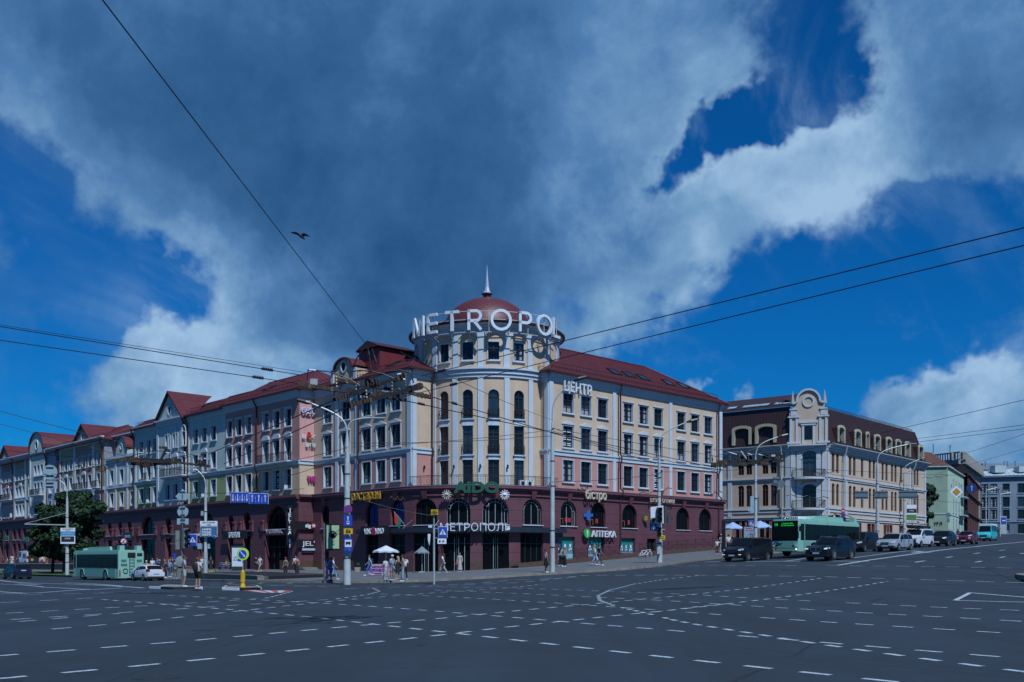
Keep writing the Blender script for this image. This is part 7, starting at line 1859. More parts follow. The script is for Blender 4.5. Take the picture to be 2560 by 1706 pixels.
car('parked_van','dark navy passenger van stopped at the line beside the right pavement','van',front_at(1829,77.5,5.2),HD,dict(L=5.2,W=1.93,H=1.92,belt=1.12,hood=1.13,tail=1.12,ws=1.62,rf=.75,rr=-2.45,rb=-2.53,rw=.86,paint=paint('navy_paint',(.009,.011,.016)),pillars=[.72,-.9],r=.34,fo=.92,ro=1.05,gz=.72,gh=.16,gw=.5,hz=.86,pz=.42,drl=.48,rise=.0,chrome=0),'vehicles waiting on the right street')
car('black_suv','black SUV with twin chrome grille frames at the stop line','car',front_at(2040,71.5,4.92),HD,dict(L=4.92,W=2.0,H=1.75,belt=1.12,hood=1.13,tail=1.2,ws=1.15,rf=.42,rr=-1.85,rb=-2.25,rw=.74,paint=paint('black_blue_paint',(.008,.010,.016)),pillars=[.15,-.95],r=.38,fo=.88,ro=1.06,gz=.76,gh=.26,gw=.4,chrome=2,hz=.84,drl=.83,pz=.5,rails=CHR,spokes=10),'vehicles waiting on the right street')
car('panel_van','small dark blue-black panel van behind the black SUV','van',front_at(2128,86,4.3),HD,dict(L=4.3,W=1.78,H=1.82,belt=1.08,hood=1.02,tail=1.1,ws=1.15,rf=.55,rr=-1.95,rb=-2.1,rw=.84,sideglass=0,rearglass=0,paint=paint('slate_navy_paint',(.013,.017,.024),.45),pillars=[],r=.31,gz=.6,gh=.12,hz=.78,mirror=BLACK),'vehicles waiting on the right street')
car('silver_estate_car','silver grey estate car with black plastic lower bumper','car',front_at(2212,84,4.47),HD,dict(L=4.47,W=1.78,H=1.6,belt=1.0,hood=.98,tail=1.02,ws=1.1,rf=.45,rr=-1.85,rb=-2.12,rw=.80,paint=paint('silver_paint',(.27,.31,.36)),pillars=[.1,-.95,],r=.31,gz=.68,gh=.1,gw=.4,hz=.74,chrome=1,rails=MATS['silver_paint'],mirror=BLACK,spokes=8),'vehicles waiting on the right street')
wv=car('white_van','white van with dark lower body and tubes on its roof rack behind the silver car','van',front_at(2272,97,4.6),HD,dict(L=4.6,W=1.85,H=1.9,belt=1.12,hood=1.15,tail=1.15,ws=1.3,rf=.6,rr=-2.1,rb=-2.22,rw=.84,paint=paint('white_paint',(.55,.60,.66)),pillars=[.5],r=.32,gz=.6,gh=.3,gw=.75,hz=.92),'vehicles waiting on the right street')
m_=MB().m(DARK)
for y in(-.6,-.25,.1,.5):m_.tube([(-2.0,y,2.08),(1.0,y,2.08)],.13,8)
m_.box((-1.5,0,1.95),(.06,1.5,.08));m_.box((.5,0,1.95),(.06,1.5,.08));sub('roof_rack',m_,wv)
car('dark_crossover','dark blue-black crossover with bright headlights driving down the right street','car',front_at(2342,100,4.5,Vector((-.62,-.785))),Vector((-.62,-.785)),dict(L=4.5,W=1.85,H=1.64,belt=1.05,hood=1.06,tail=1.12,ws=1.0,rf=.35,rr=-1.5,rb=-2.0,rw=.74,paint=paint('dark_crossover_paint',(.010,.012,.017)),pillars=[.1,-.95],r=.36,gz=.66,gh=.2,gw=.5,hz=.82,drl=.80,rails=BLACK),'vehicles moving on the right street')
rc_=car('red_crossover','dark red small crossover with round lower lamps','car',front_at(2408,110,4.15,Vector((-.6,-.8))),Vector((-.6,-.8)),dict(L=4.15,W=1.78,H=1.57,belt=1.02,hood=1.05,tail=1.1,ws=.85,rf=.25,rr=-1.2,rb=-1.85,rw=.72,paint=paint('dark_red_paint',(.13,.010,.022)),pillars=[.05,-.85],r=.35,gz=.78,gh=.16,gw=.3,hz=.98,chrome=1),'vehicles moving on the right street')
for s in(-1,1):m_=MB().m(HLG);m_.lathe([(.001,.04),(.13,.03),(.14,0)],(2.06,s*.62,.68),14,axis='x');sub('fog_light',m_,rc_)
mb2=car('minibus','white and turquoise minibus farthest up the right street','minibus',front_at(2458,148,5.9,Vector((-.6,-.8))),Vector((-.6,-.8)),dict(L=5.9,W=1.98,H=2.6,belt=1.35,hood=1.25,tail=1.35,ws=1.85,rf=1.35,rr=-2.8,rb=-2.9,rw=.84,paint=paint('turquoise_paint',(.05,.48,.52)),pillars=[.9,-.4,-1.6],r=.34,gz=.72,gh=.25,gw=.5,hz=.86,rise=0),'vehicles moving on the right street')
m_=MB().m(PWHITE)
m_.box((-.8,0,2.42),(4.3,1.72,.42));m_.box((1.35,0,2.3),(.25,1.6,.3));sub('white_roof',m_,mb2)
def rear_at(u,Y,L,hd):
    f=Vector(((u-CX)*Y/F,Y));c=f+hd*L/2;return Vector((c.x,c.y,H(c.x,c.y)))
HL=Vector((-.6896,.7242))
car('white_hatchback','white hatchback with red tail lights seen from behind next to the left trolleybus','car',rear_at(391,88,3.95,HL),HL,dict(L=3.95,W=1.75,H=1.47,belt=.98,hood=.95,tail=1.02,ws=1.0,rf=.35,rr=-1.3,rb=-1.8,rw=.74,paint=MATS['white_paint'],pillars=[.05],r=.31,rise=.14,tz=.98,tlh=.24,rpz=.68),'cars on the left street')
tx=bpy.data.objects['white_hatchback'];m_=MB().m(mat('taxi_orange',(.5,.2,.02),.5,0));m_.box((-.2,0,1.52),(.18,.5,.1));sub('roof_sign',m_,tx)
car('dark_blue_suv','dark blue SUV seen from behind at the left edge of the road','car',rear_at(59,105,4.6,HL),HL,dict(L=4.6,W=1.87,H=1.68,belt=1.06,hood=1.05,tail=1.12,ws=1.0,rf=.35,rr=-1.8,rb=-2.15,rw=.76,paint=paint('deep_blue_paint',(.010,.016,.045)),pillars=[.05,-1.0],r=.36,rpz=.95,tz=1.0,tlh=.08),'cars on the left street')
# ---- trolleybuses
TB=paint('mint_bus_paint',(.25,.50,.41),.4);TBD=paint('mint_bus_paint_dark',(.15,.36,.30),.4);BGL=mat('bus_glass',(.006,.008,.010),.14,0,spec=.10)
DGRN=mat('display_green',(.01,.4,.04),.5,0,emit=(.03,.8,.10,.45))
def roundbox(m_,x0,x1,y0,y1,z0,z1,r_=.15):
    P=[]
    for cx,cy,a0 in((x1-r_,y1-r_,0),(x0+r_,y1-r_,90),(x0+r_,y0+r_,180),(x1-r_,y0+r_,270)):
        for k in range(4):a=R(a0+30*k);P.append((cx+r_*math.cos(a),cy+r_*math.sin(a)))
    m_.prism(P,z0,z1,'xy')
def trolleybus(label,pos,head,num,front=True):
    L=11.9;W=2.5;h=2.95;hx=L/2
    t=thing('trolleybus',label,'trolleybus',tuple(pos),math.atan2(head.y,head.x),'mint green trolleybuses')
    m_=MB().m(TB);roundbox(m_,-hx,hx,-W/2,W/2,.28,h-.12);roundbox(m_,-hx+.06,hx-.1,-W/2+.08,W/2-.08,h-.12,h)
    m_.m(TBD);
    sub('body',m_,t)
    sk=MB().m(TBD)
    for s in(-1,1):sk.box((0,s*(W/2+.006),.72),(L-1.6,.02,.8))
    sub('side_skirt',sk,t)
    for s in(-1,1):
        g_=MB().m(BGL);g_.box((-.1 if s<0 else-.05,s*(W/2+.008),1.88),(L-(1.0 if s<0 else.5),.03,1.32));o=sub('side_windows',g_,t)
        p_=MB().m(DARK)
        for x in(-4.2,-2.6,-1.1,.5,2.1,3.7):p_.box((x,s*(W/2+.03),1.88),(.07,.02,1.3))
        sub('window_pillar',p_,o)
    d_=MB().m(BGL)
    for x in(hx-1.0,.1,-hx+1.9):d_.box((x,-(W/2+.012),1.45),(1.25,.03,2.2))
    sub('door',d_,t)
    g_=MB().m(BGL);g_.box((hx+.006,0,1.98),(.03,W-.2,1.62));sub('windscreen',g_,t)
    pl=MB().m(TB);pl.box((hx-.95,W/2+.03,1.95),(.08,.03,1.5));sub('door_post',pl,t)
    ds=MB().m(DGRN);M=Matrix.Translation((hx+.03,0,0))@Matrix.Rotation(R(90),4,'Z')
    put_text(ds,'14',.34,M@Matrix.Translation((-.75,0,2.38)),.004,.01);put_text(ds,'Гарадскі Вал',.14,M@Matrix.Translation((.25,0,2.53)),.004,.003,1.0);put_text(ds,'ДС Кальварыйская',.14,M@Matrix.Translation((.25,0,2.37)),.004,.003,1.15);sub('destination_display',ds,t)
    nm=MB().m(SBLK);put_text(nm,num if front else '',.28,M@Matrix.Translation((-.45,-.0,.82)),.004,.01);sub('fleet_number',nm,t)if nm.f else None
    fp=MB().m(TBD);fp.box((hx+.02,0,.82),(.05,W*.72,.5));fp.box((hx+.01,0,.42),(.06,W*.6,.2));sub('front_panel',fp,t)
    if front:o=bpy.data.objects.get('fleet_number');
    for s in(-1,1):
        l_=MB().m(HLG);l_.lathe([(.001,.06),(.1,.05),(.11,0)],(hx,s*.98,.72),12,axis='x');l_.m(SBLK);l_.lathe([(.001,.05),(.09,.05),(.1,0)],(hx,s*.75,.72),12,axis='x');l_.m(LIT if s>0 else HLG);l_.lathe([(.001,.06),(.07,.05),(.08,0)],(hx,s*1.0,.45),10,axis='x');sub('headlight',l_,t)
        mr=MB().m(BLACK);mr.box((hx+.12,s*(W/2+.2),2.1),(.1,.24,.4));mr.bar((hx,s*W/2,2.4),(hx+.12,s*(W/2+.2),2.3),.04);sub('mirror',mr,t)
    rg=MB().m(TB);rg.prism([(-3.2,0),(2.9,0),(2.3,.34),(-3.0,.34)],-.95,.95);rg.v=[(a,b,c+h)for a,b,c in rg.v];sub('roof_fairing',rg,t)
    rw_=MB().m(PWHITE);rw_.prism([(hx-3.0,h),(hx-1.2,h),(hx-1.5,h+.24),(hx-2.8,h+.26)],-.7,.7);rw_.m(SBLK)
    for k in range(7):rw_.box((hx-1.28,-.5+k*.16,h+.13),(.16,.06,.12))
    sub('roof_vent',rw_,t)
    pb=MB().m(BLACK);pb.box((-3.6,0,h+.2),(1.1,1.5,.4))
    for s in(-1,1):pb.tube([(-3.2,s*.3,h+.55),(-4.6,s*.34,h+.72),(-hx-.2,s*.4,h+.5)],.035,6);pb.box((-3.4,s*.3,h+.45),(.5,.2,.3))
    pb.tube([(-3.9,.3,h+.4),(-2.6,.3,h+.75)],.03,5);sub('trolley_pole_base',pb,t)
    rp=MB().m(SBLK);rp.box((-hx-.006,0,2.45),(.02,.75,.5));rp.box((-hx-.006,-.78,2.5),(.02,.5,.3));sub('rear_window',rp,t)
    ld=MB().m(DARK)
    for y in(-.22,.22):ld.box((-hx-.08,y,1.5),(.03,.04,2.1))
    for k in range(7):ld.box((-hx-.08,0,.6+k*.3),(.03,.44,.03))
    for s in(-1,1):
        ld.lathe([(.2,-.06),(.24,-.06),(.24,0),(.2,0)],(-hx,s*.6,.95),16,axis='x',caps=False)
        for k in range(3):ld.box((-hx-.01,s*.75,2.0-k*.09),(.02,.5,.035))
    sub('rear_ladder',ld,t)
    rs_=MB().m(TB)
    for s in(-1,1):rs_.box((-hx+.5,s*.82,h+.2),(.6,.45,.45))
    sub('rope_catcher_box',rs_,t)
    for s in(-1,1):
        tl_=MB().m(TLR)
        for k in range(3):tl_.lathe([(.001,-.04),(.06,-.04),(.07,0)],(-hx,s*1.12,.5+k*.17),10,axis='x')
        tl_.m(mat('indicator_amber',(.5,.2,.02),.3,0));tl_.lathe([(.001,-.04),(.06,-.04),(.07,0)],(-hx,s*1.12,1.02),10,axis='x');sub('tail_light',tl_,t)
    nm=MB().m(SBLK);M=Matrix.Translation((-hx-.012,0,0))@Matrix.Rotation(R(-90),4,'Z');put_text(nm,num,.3,M@Matrix.Translation((-.72,0,1.42)),.004,.01);sub('fleet_number',nm,t)
    if front:
        nm=MB().m(SBLK);M=Matrix.Translation((hx+.055,0,0))@Matrix.Rotation(R(90),4,'Z');put_text(nm,num,.26,M@Matrix.Translation((-.5,0,.78)),.004,.01);nm.m(BLUES);put_text(nm,'ССО',.18,M@Matrix.Translation((-.72,0,1.0)),.004,.012);sub('fleet_number',nm,t)
    for x in(hx-2.55,-hx+3.2):
        for s in(-1,1):
            a=MB().m(BLACK);yy=s*(W/2);a.lathe([(.58,yy-s*.3),(.58,yy+s*.022),(.001,yy+s*.022)],(x,0,.5),20,axis='y');sub('wheel_arch',a,t)
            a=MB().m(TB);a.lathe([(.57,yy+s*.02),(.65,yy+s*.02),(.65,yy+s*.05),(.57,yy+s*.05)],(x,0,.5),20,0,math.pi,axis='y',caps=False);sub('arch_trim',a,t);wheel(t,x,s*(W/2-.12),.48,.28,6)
    return t
trolleybus('mint green trolleybus 4297 seen from the front between the van and black SUV',front_at(1962,80,11.9),HD,'4297')
trolleybus('mint green trolleybus 5025 seen from behind at the left bus stop',rear_at(329,93,11.9,HL),HL,'5025',False)
dv_p=Vector(((82-CX)*165/F,165.0));hd=HL
dvz=EYE+(HV-1411)*165/F
dv=car('delivery_van','white delivery van with its rear doors open on the far left plaza','van',Vector((dv_p.x,dv_p.y,dvz-.05))+(hd*2.8).to_3d(),hd,dict(L=5.6,W=2.0,H=2.35,belt=1.25,hood=1.2,tail=2.1,ws=1.9,rf=1.2,rr=-2.7,rb=-2.76,rw=.92,sideglass=0,rearglass=0,paint=MATS['white_paint'],pillars=[],r=.34,rise=0,tz=1.2,tlh=.5))
m_=MB().m(SBLK);m_.box((-2.83,-.1,1.3),(.05,1.65,1.7));sub('cargo_opening',m_,dv)
m_=MB().m(mat('red_crates',(.35,.03,.03),.6,.2,4));m_.box((-2.88,.35,1.65),(.08,.5,.4));m_.m(mat('cardboard',(.38,.27,.15),.8,.2,3));m_.box((-2.88,.15,.8),(.08,.4,.4));sub('cargo',m_,dv)
m_=MB().m(mat('beige_lining',(.42,.33,.14),.7,.1,2));m_.box((-3.0,-1.45,1.35),(.06,.95,1.75),R(-20));sub('open_door',m_,dv)
m_=MB().m(mat('van_graphic',(.15,.10,.14),.6,.6,2));m_.box((-1.6,1.012,1.5),(1.6,.02,.7));sub('side_graphic',m_,dv)
# ================================================================ people
SK1=mat('skin_light',(.42,.24,.17),.6,.06,6);SK2=mat('skin_tan',(.32,.17,.11),.6,.06,6)
def fabric(n,c):return mat('cloth_'+n,c,.85,.12,5)
FC={k:fabric(k,v)for k,v in dict(white=(.62,.66,.70),grey=(.33,.36,.42),black=(.012,.012,.016),navy=(.02,.028,.06),blue=(.05,.14,.42),denim=(.045,.11,.22),lightblue=(.26,.38,.58),skyblue=(.16,.26,.50),royal=(.04,.10,.50),burg=(.20,.02,.05),
    green=(.05,.10,.06),brown=(.09,.055,.045),pink=(.50,.22,.40),purple=(.20,.10,.30),yellow=(.55,.32,.06),palepants=(.24,.34,.40),beige=(.42,.40,.38),red=(.42,.04,.04),olive=(.10,.11,.06),lime=(.40,.48,.10),magenta=(.28,.03,.12)).items()}
PAT=mat('patterned_cloth',(.25,.26,.27),.85,.95,7)
HAIRM={k:mat('hair_'+k,v,.7,.3,20)for k,v in dict(brown=(.05,.028,.018),black=(.010,.008,.008),blonde=(.38,.27,.14),white=(.45,.44,.42),red=(.16,.05,.025)).items()}
POSES={}
def pose(name):
    """joint positions for a 1.75 m figure facing +y"""
    J=dict(pel=(0,0,.94),sp=(0,0,1.12),ch=(0,.0,1.33),nk=(0,.0,1.48),hd=(0,.015,1.62))
    Z=dict(stand=dict(lh=(-.09,0,.90),lk=(-.10,.02,.49),la=(-.11,-.01,.08),rh=(.09,0,.90),rk=(.10,.02,.49),ra=(.12,-.01,.08),ls=(-.18,0,1.41),le=(-.23,-.03,1.13),lw=(-.22,.05,.89),rs=(.18,0,1.41),re=(.23,-.03,1.13),rw=(.22,.05,.89)))
    b=dict(Z['stand'])
    if name=='walk':b.update(lk=(-.09,.20,.52),la=(-.09,.30,.10),rk=(.09,-.02,.49),ra=(.09,-.32,.16),le=(-.22,-.16,1.15),lw=(-.20,-.20,.92),re=(.22,.10,1.14),rw=(.20,.27,.98))
    elif name=='akimbo':b.update(le=(-.34,-.10,1.17),lw=(-.17,.04,1.03),re=(.24,.02,1.14),rw=(.16,.26,1.10),lk=(-.10,.06,.49),ra=(.15,-.06,.08))
    elif name=='phone':b.update(re=(.24,.04,1.14),rw=(.12,.24,1.22),le=(-.23,.02,1.14),lw=(-.12,.22,1.14))
    elif name=='face':b.update(re=(.25,.08,1.18),rw=(.10,.14,1.48),le=(-.22,-.02,1.13),lw=(-.16,.14,.96))
    elif name=='point':b.update(le=(-.30,.16,1.26),lw=(-.36,.40,1.34),re=(.23,-.03,1.13))
    elif name=='sit':b.update(lk=(-.10,.42,.50),la=(-.10,.44,.08),rk=(.10,.42,.50),ra=(.10,.48,.08),lh=(-.09,.02,.50),rh=(.09,.02,.50),ls=(-.18,.02,1.0),rs=(.18,.02,1.0),le=(-.22,.08,.74),re=(.22,.08,.74),lw=(-.12,.3,.66),rw=(.12,.3,.68));J=dict(pel=(0,0,.54),sp=(0,-.01,.72),ch=(0,.0,.93),nk=(0,.02,1.08),hd=(0,.06,1.2))
    J.update(b);return J
def skinmesh(name,verts,edges,rad,sub_=1):
    me=bpy.data.meshes.new(name);me.from_pydata(verts,edges,[]);o=bpy.data.objects.new(name,me);COL.objects.link(o)
    md=o.modifiers.new('s','SKIN');md.use_smooth_shade=True
    for i,r_ in enumerate(rad):
        d=me.skin_vertices[0].data[i];d.radius=r_ if isinstance(r_,tuple)else(r_,r_);d.use_root=(i==0)
    sb=o.modifiers.new('d','SUBSURF');sb.levels=sub_;sb.render_levels=sub_
    bpy.context.view_layer.update();dg=bpy.context.evaluated_depsgraph_get();out=bpy.data.meshes.new_from_object(o.evaluated_get(dg));out.name=name
    bpy.data.objects.remove(o);bpy.data.meshes.remove(me);return out
BC={}
def tomb(me,mb):
    mb.add([v.co.copy()for v in me.vertices],[tuple(p.vertices)for p in me.polygons])
def lerp3(a,b,f):return tuple(a[i]+(b[i]-a[i])*f for i in range(3))
def body_mesh(ps,fem):
    k=('b',ps,fem)
    if k in BC:return BC[k]
    J=pose(ps);s=.9 if fem else 1.0;V=[];E=[];Rr=[]
    def a(p,r_,par=None):
        V.append(p);Rr.append(r_)
        if par is not None:E.append((par,len(V)-1))
        return len(V)-1
    pel=a(J['pel'],(.135*(1.05 if fem else 1),.10));sp=a(J['sp'],(.115*s,.09),pel);ch=a(J['ch'],(.145*s,.10),sp);nk=a(J['nk'],(.055,.055),ch);h0=a(lerp3(J['nk'],J['hd'],.55),(.058,.065),nk);h1=a(J['hd'],(.078,.095),h0);h2=a((J['hd'][0],J['hd'][1],J['hd'][2]+.085),(.06,.075),h1)
    for sd in 'lr':
        x=-1 if sd=='l' else 1;S=J[sd+'s'];S=(S[0]*s,S[1],S[2])
        sh=a(S,.058,ch);el=a(J[sd+'e'],.042,sh);wr=a(J[sd+'w'],.028,el);d=Vector(J[sd+'w'])-Vector(J[sd+'e']);d.normalize()
        pm=a(tuple(Vector(J[sd+'w'])+d*.06),(.036,.02),wr)
        hp=a(J[sd+'h'],.088,pel);kn=a(J[sd+'k'],.058,hp);cf=a(lerp3(J[sd+'k'],J[sd+'a'],.3),.056,kn);an=a(J[sd+'a'],.038,cf);ft=a((J[sd+'a'][0],J[sd+'a'][1]+.14,max(J[sd+'a'][2]-.045,.03)),(.042,.028),an)
    me=skinmesh('body',V,E,Rr);mb=MB();mb.smooth=True;mb.m(SK1);tomb(me,mb)
    for sd in 'lr':
        x=-1 if sd=='l' else 1;W_=Vector(J[sd+'w']);d=(W_-Vector(J[sd+'e'])).normalized();up=Vector((0,1,0))if abs(d.y)<.7 else Vector((0,0,1));sx=d.cross(up).normalized();fwd=sx.cross(d)
        for i,(o_,ln)in enumerate(((-.027,.06),(-.009,.072),(.009,.068),(.027,.052))):
            p=W_+d*.08+fwd*o_;mb.tube([p,p+d*ln*.5-sx*x*.006,p+d*ln-sx*x*.025],[.010,.009,.007],5)
        p=W_+d*.035+fwd*.03;mb.tube([p,p+d*.03+fwd*.025,p+d*.065+fwd*.03],[.012,.010,.008],5)
    hx_,hy_,hz_=J['hd'];mb.tube([(hx_,hy_+.085,hz_+.03),(hx_,hy_+.112,hz_-.005),(hx_,hy_+.09,hz_-.018)],[.008,.015,.008],5)
    for x in(-1,1):mb.lathe([(.001,-.012),(.028,0),(.001,.012)],(hx_+x*.085,hy_-.005,hz_+.005),6,axis='x')
    mb.m(SBLK)
    for x in(-1,1):mb.lathe([(.001,.0),(.012,-.004)],(hx_+x*.032,hy_+.097,hz_+.025),6,axis='y')
    mb.m(mat('lips',(.25,.08,.07),.6,0));mb.box((hx_,hy_+.094,hz_-.045),(.045,.006,.01))
    BC[k]=mb.mesh('body');return BC[k]
def cloth_mesh(kind,ps,fem):
    k=(kind,ps,fem)
    if k in BC:return BC[k]
    J=pose(ps);s=.92 if fem else 1.0;V=[];E=[];Rr=[]
    def a(p,r_,par=None):
        V.append(p);Rr.append(r_)
        if par is not None:E.append((par,len(V)-1))
        return len(V)-1
    mb=MB();mb.smooth=True;mb.m(FC['white'])
    if kind in('tee','long','sleeveless'):
        b0=a((J['pel'][0],J['pel'][1],J['pel'][2]+.03),(.158*(1 if fem else 1.02),.118));sp=a(J['sp'],(.142*s,.112),b0);ch=a(J['ch'],(.172*s,.122),sp);nk=a(lerp3(J['ch'],J['nk'],.75),(.075,.075),ch)
        if kind!='sleeveless':
            for sd in 'lr':
                S=J[sd+'s'];sh=a((S[0]*s,S[1],S[2]),.078,ch)
                if kind=='tee':a(lerp3(J[sd+'s'],J[sd+'e'],.7),.064,sh)
                else:el=a(J[sd+'e'],.056,sh);a(lerp3(J[sd+'e'],J[sd+'w'],.9),.042,el)
        tomb(skinmesh('c',V,E,Rr),mb)
    elif kind in('trousers','shorts','wide'):
        b0=a((J['pel'][0],J['pel'][1],J['pel'][2]+.02),(.15,.112));w2=1.35 if kind=='wide' else 1.0
        for sd in 'lr':
            hp=a(J[sd+'h'],.105,b0)
            if kind=='shorts':a(lerp3(J[sd+'h'],J[sd+'k'],.85),.095,hp)
            else:kn=a(J[sd+'k'],.074*w2,hp);a(lerp3(J[sd+'k'],J[sd+'a'],.92),.058*w2*w2,kn)
        tomb(skinmesh('c',V,E,Rr),mb)
    elif kind in('skirt','longskirt','dress','longdress'):
        zt=J['pel'][2]+(.14 if 'skirt' in kind else.2);zb={'skirt':.5,'longskirt':.16,'dress':.52,'longdress':.2}[kind];mid=J['pel'][2]-.04
        n=20;prof=[(.125,zt),(.165,mid),(.185,(mid+zb)/2),(.23 if 'long' in kind else.2,zb)]
        vs=[];fs=[]
        for i,(r_,z)in enumerate(prof):
            for q in range(n):an=2*math.pi*q/n;rr2=r_*(1+(.07*math.cos(an*6)if i>=2 else 0));vs.append((rr2*math.cos(an),rr2*.82*math.sin(an),z))
        for i in range(len(prof)-1):
            for q in range(n):fs.append((i*n+q,i*n+(q+1)%n,(i+1)*n+(q+1)%n,(i+1)*n+q))
        mb.add(vs,fs)
    elif kind=='shoes':
        for sd in 'lr':
            A=J[sd+'a'];z=max(A[2]-.05,.035);mb.tube([(A[0],A[1]-.06,z),(A[0],A[1]+.02,z+.012),(A[0],A[1]+.12,z-.002),(A[0],A[1]+.19,z-.008)],[.035,.05,.048,.03],8)
    elif kind in('hair_short','hair_long','cap'):
        hx_,hy_,hz_=J['hd'];c=(hx_,hy_-.012,hz_+.03)
        if kind=='cap':mb.lathe([(.098,.02),(.10,.05),(.08,.105),(.001,.125)],c,12,sy=1.15);mb.box((c[0],c[1]+.13,c[2]+.03),(.13,.11,.015))
        else:
            mb.lathe([(.085,-.045),(.098,.01),(.095,.055),(.065,.10),(.001,.118)],(c[0],c[1]-.012,c[2]),12,sy=1.12)
            if kind=='hair_long':mb.tube([(c[0],c[1]-.05,c[2]+.05),(c[0],c[1]-.095,c[2]-.08),(c[0],c[1]-.12,c[2]-.26),(c[0],c[1]-.12,c[2]-.38)],[.085,.095,.085,.05],8)
        for v in range(len(mb.v)):
            x,y,z=mb.v[v]
            if kind!='cap' and y>hy_+.03 and z<hz_+.055:mb.v[v]=(x,hy_+.02,z)
    elif kind=='backpack':c=J['ch'];mb.m(FC['black']);mb.tube([(c[0],c[1]-.17,c[2]-.32),(c[0],c[1]-.20,c[2]-.2),(c[0],c[1]-.19,c[2]+.02),(c[0],c[1]-.15,c[2]+.1)],[.10,.15,.14,.07],10)
    elif kind=='bag':wv_=J['rw'];mb.lathe([(.02,0),(.12,-.05),(.13,-.25),(.04,-.3)],(wv_[0]+.05,wv_[1],wv_[2]),8,sy=.5);mb.tube([(wv_[0]+.05,wv_[1],wv_[2]),(wv_[0]*.9,wv_[1]-.02,wv_[2]+.25),(wv_[0]*.7,0,1.4 if ps!='sit' else 1.0)],.012,4)
    me=mb.mesh(kind if kind not in('hair_short','hair_long')else 'hair');BC[k]=me;return me
def person(label,u,v,hpx,ps='stand',face=0,fem=False,top='white',topk='tee',bot='black',botk='trousers',hair='brown',hk='short',skin=SK1,shoes='white',extra=(),group='people on the pavements',off=PH,Y=None,dx=0):
    p=gh(u,v,off)if Y is None else at(u,v,Y)
    k=hpx*p.y/F/1.75
    if ps=='sit':k=hpx*p.y/F/1.33
    k=min(max(k,.8 if 'child' in label or 'boy' in label else.9),1.12)
    t=thing('person',label,'person',tuple(p),R(face),group);t.scale=(k,k,k)
    def pc(name,me,mt,slot=0):
        o=link(name,me,t)
        if mt is not None and o.data.materials:o.material_slots[slot].link='OBJECT';o.material_slots[slot].material=mt
        return o
    pc('body',body_mesh(ps,fem),skin)
    def M(c):return PAT if c=='pattern' else FC[c]
    if topk:pc({'tee':'shirt','long':'sweater','sleeveless':'vest'}[topk],cloth_mesh(topk,ps,fem),M(top))
    pc({'wide':'trousers'}.get(botk,botk).replace('long',''),cloth_mesh(botk,ps,fem),M(bot))
    pc('shoes',cloth_mesh('shoes',ps,fem),FC[shoes])
    if hk in('short','long'):pc('hair',cloth_mesh('hair_'+hk,ps,fem),HAIRM[hair])
    for e in extra:
        nm,c=e;pc(nm,cloth_mesh('cap' if nm=='cap' else nm,ps,fem),FC[c])
    return t
ISL='people waiting at the left crossing'
person('young man in grey shirt and pale shorts, hand on hip, on the island',461,1467.5,78,'akimbo',-65,False,'grey','tee','beige','shorts','brown','short',SK2,'white',group=ISL,off=.11)
person('young man in white shirt with black backpack and black shorts on the island',494.5,1473,78,'phone',-25,False,'white','tee','black','shorts','red','short',SK1,'white',(('backpack','black'),),group=ISL,off=.1)
BS='people at the bus stop'
person('man in blue shirt and dark trousers behind the white hatchback',438,1447,47,'stand',20,False,'denim','tee','olive','trousers','black','short',group=BS)
person('person in denim shirt with red headscarf at the bus stop',424,1443,43,'phone',-30,True,'lightblue','tee','denim','trousers','red','short',group=BS,extra=(('cap','red'),))
person('woman in navy coat nearest the rear of the white hatchback',415,1445,43,'stand',140,True,'navy','long','black','trousers','brown','long',group=BS)
person('tall man in dark navy shirt under the blue bus stop board',432,1437,48,'face',170,False,'navy','tee','navy','trousers','black','short',group=BS)
person('man in white shirt raising his hand at the bus stop',425.5,1436,46,'face',60,False,'white','tee','navy','trousers','brown','short',group=BS)
person('person in grey camouflage shirt at the bus stop',412,1438,44,'stand',100,False,'olive','tee','black','trousers','black','short',group=BS)
person('woman in a white blouse standing highest behind the hatchback roof',381,1440,46,'stand',180,True,'white','tee','navy','skirt','black','short',group=BS)
person('man in a bright blue shirt behind the hatchback',394,1439,46,'stand',150,False,'blue','tee','navy','trousers','brown','short',group=BS)
person('person with white cap beside the rear of the trolleybus',366,1442,40,'stand',-10,True,'grey','tee','black','trousers','white','short',group=BS,extra=(('cap','white'),))
person('woman in black top and white hat at the hatchback window',398.5,1446,46,'phone',0,True,'black','tee','black','skirt','black','short',group=BS,extra=(('cap','white'),))
person('person in white shirt and pale green trousers right of the bus stop panels',505.5,1434,43,'stand',160,False,'white','tee','olive','trousers','brown','short',group=BS,extra=(('backpack','black'),))
person('woman in long black dress with long brown hair right of the lamp post',527,1427.5,36,'stand',200,True,'black','tee','black','longdress','brown','long',group=BS)
PM='people in front of the shops'
person('woman in yellow top and blue trousers sitting on the bench',567,1426.5,28,'sit',95,True,'yellow','long','blue','trousers','brown','long',group=PM,shoes='brown')
person('man all in black with a cap before the pink house',640,1429.5,41,'face',-160,False,'black','long','black','trousers','black','short',group=PM,extra=(('cap','black'),))
person('man in white shirt and grey shorts walking beside the man in black',650,1430.5,40,'walk',150,False,'white','tee','grey','shorts','brown','short',group=PM,extra=(('bag','black'),))
person('woman with magenta cap green top and black trousers',714,1438.6,45,'stand',175,True,'green','sleeveless','black','wide','brown','long',group=PM,extra=(('cap','magenta'),('bag','burg')))
person('man in white shirt walking close behind the woman in burgundy',739.5,1435,46,'walk',170,False,'white','tee','black','trousers','black','short',group=PM)
person('woman in burgundy top and black skirt holding a phone to her face',743,1437.5,44,'face',175,True,'burg','sleeveless','black','longskirt','brown','short',group=PM,shoes='black')
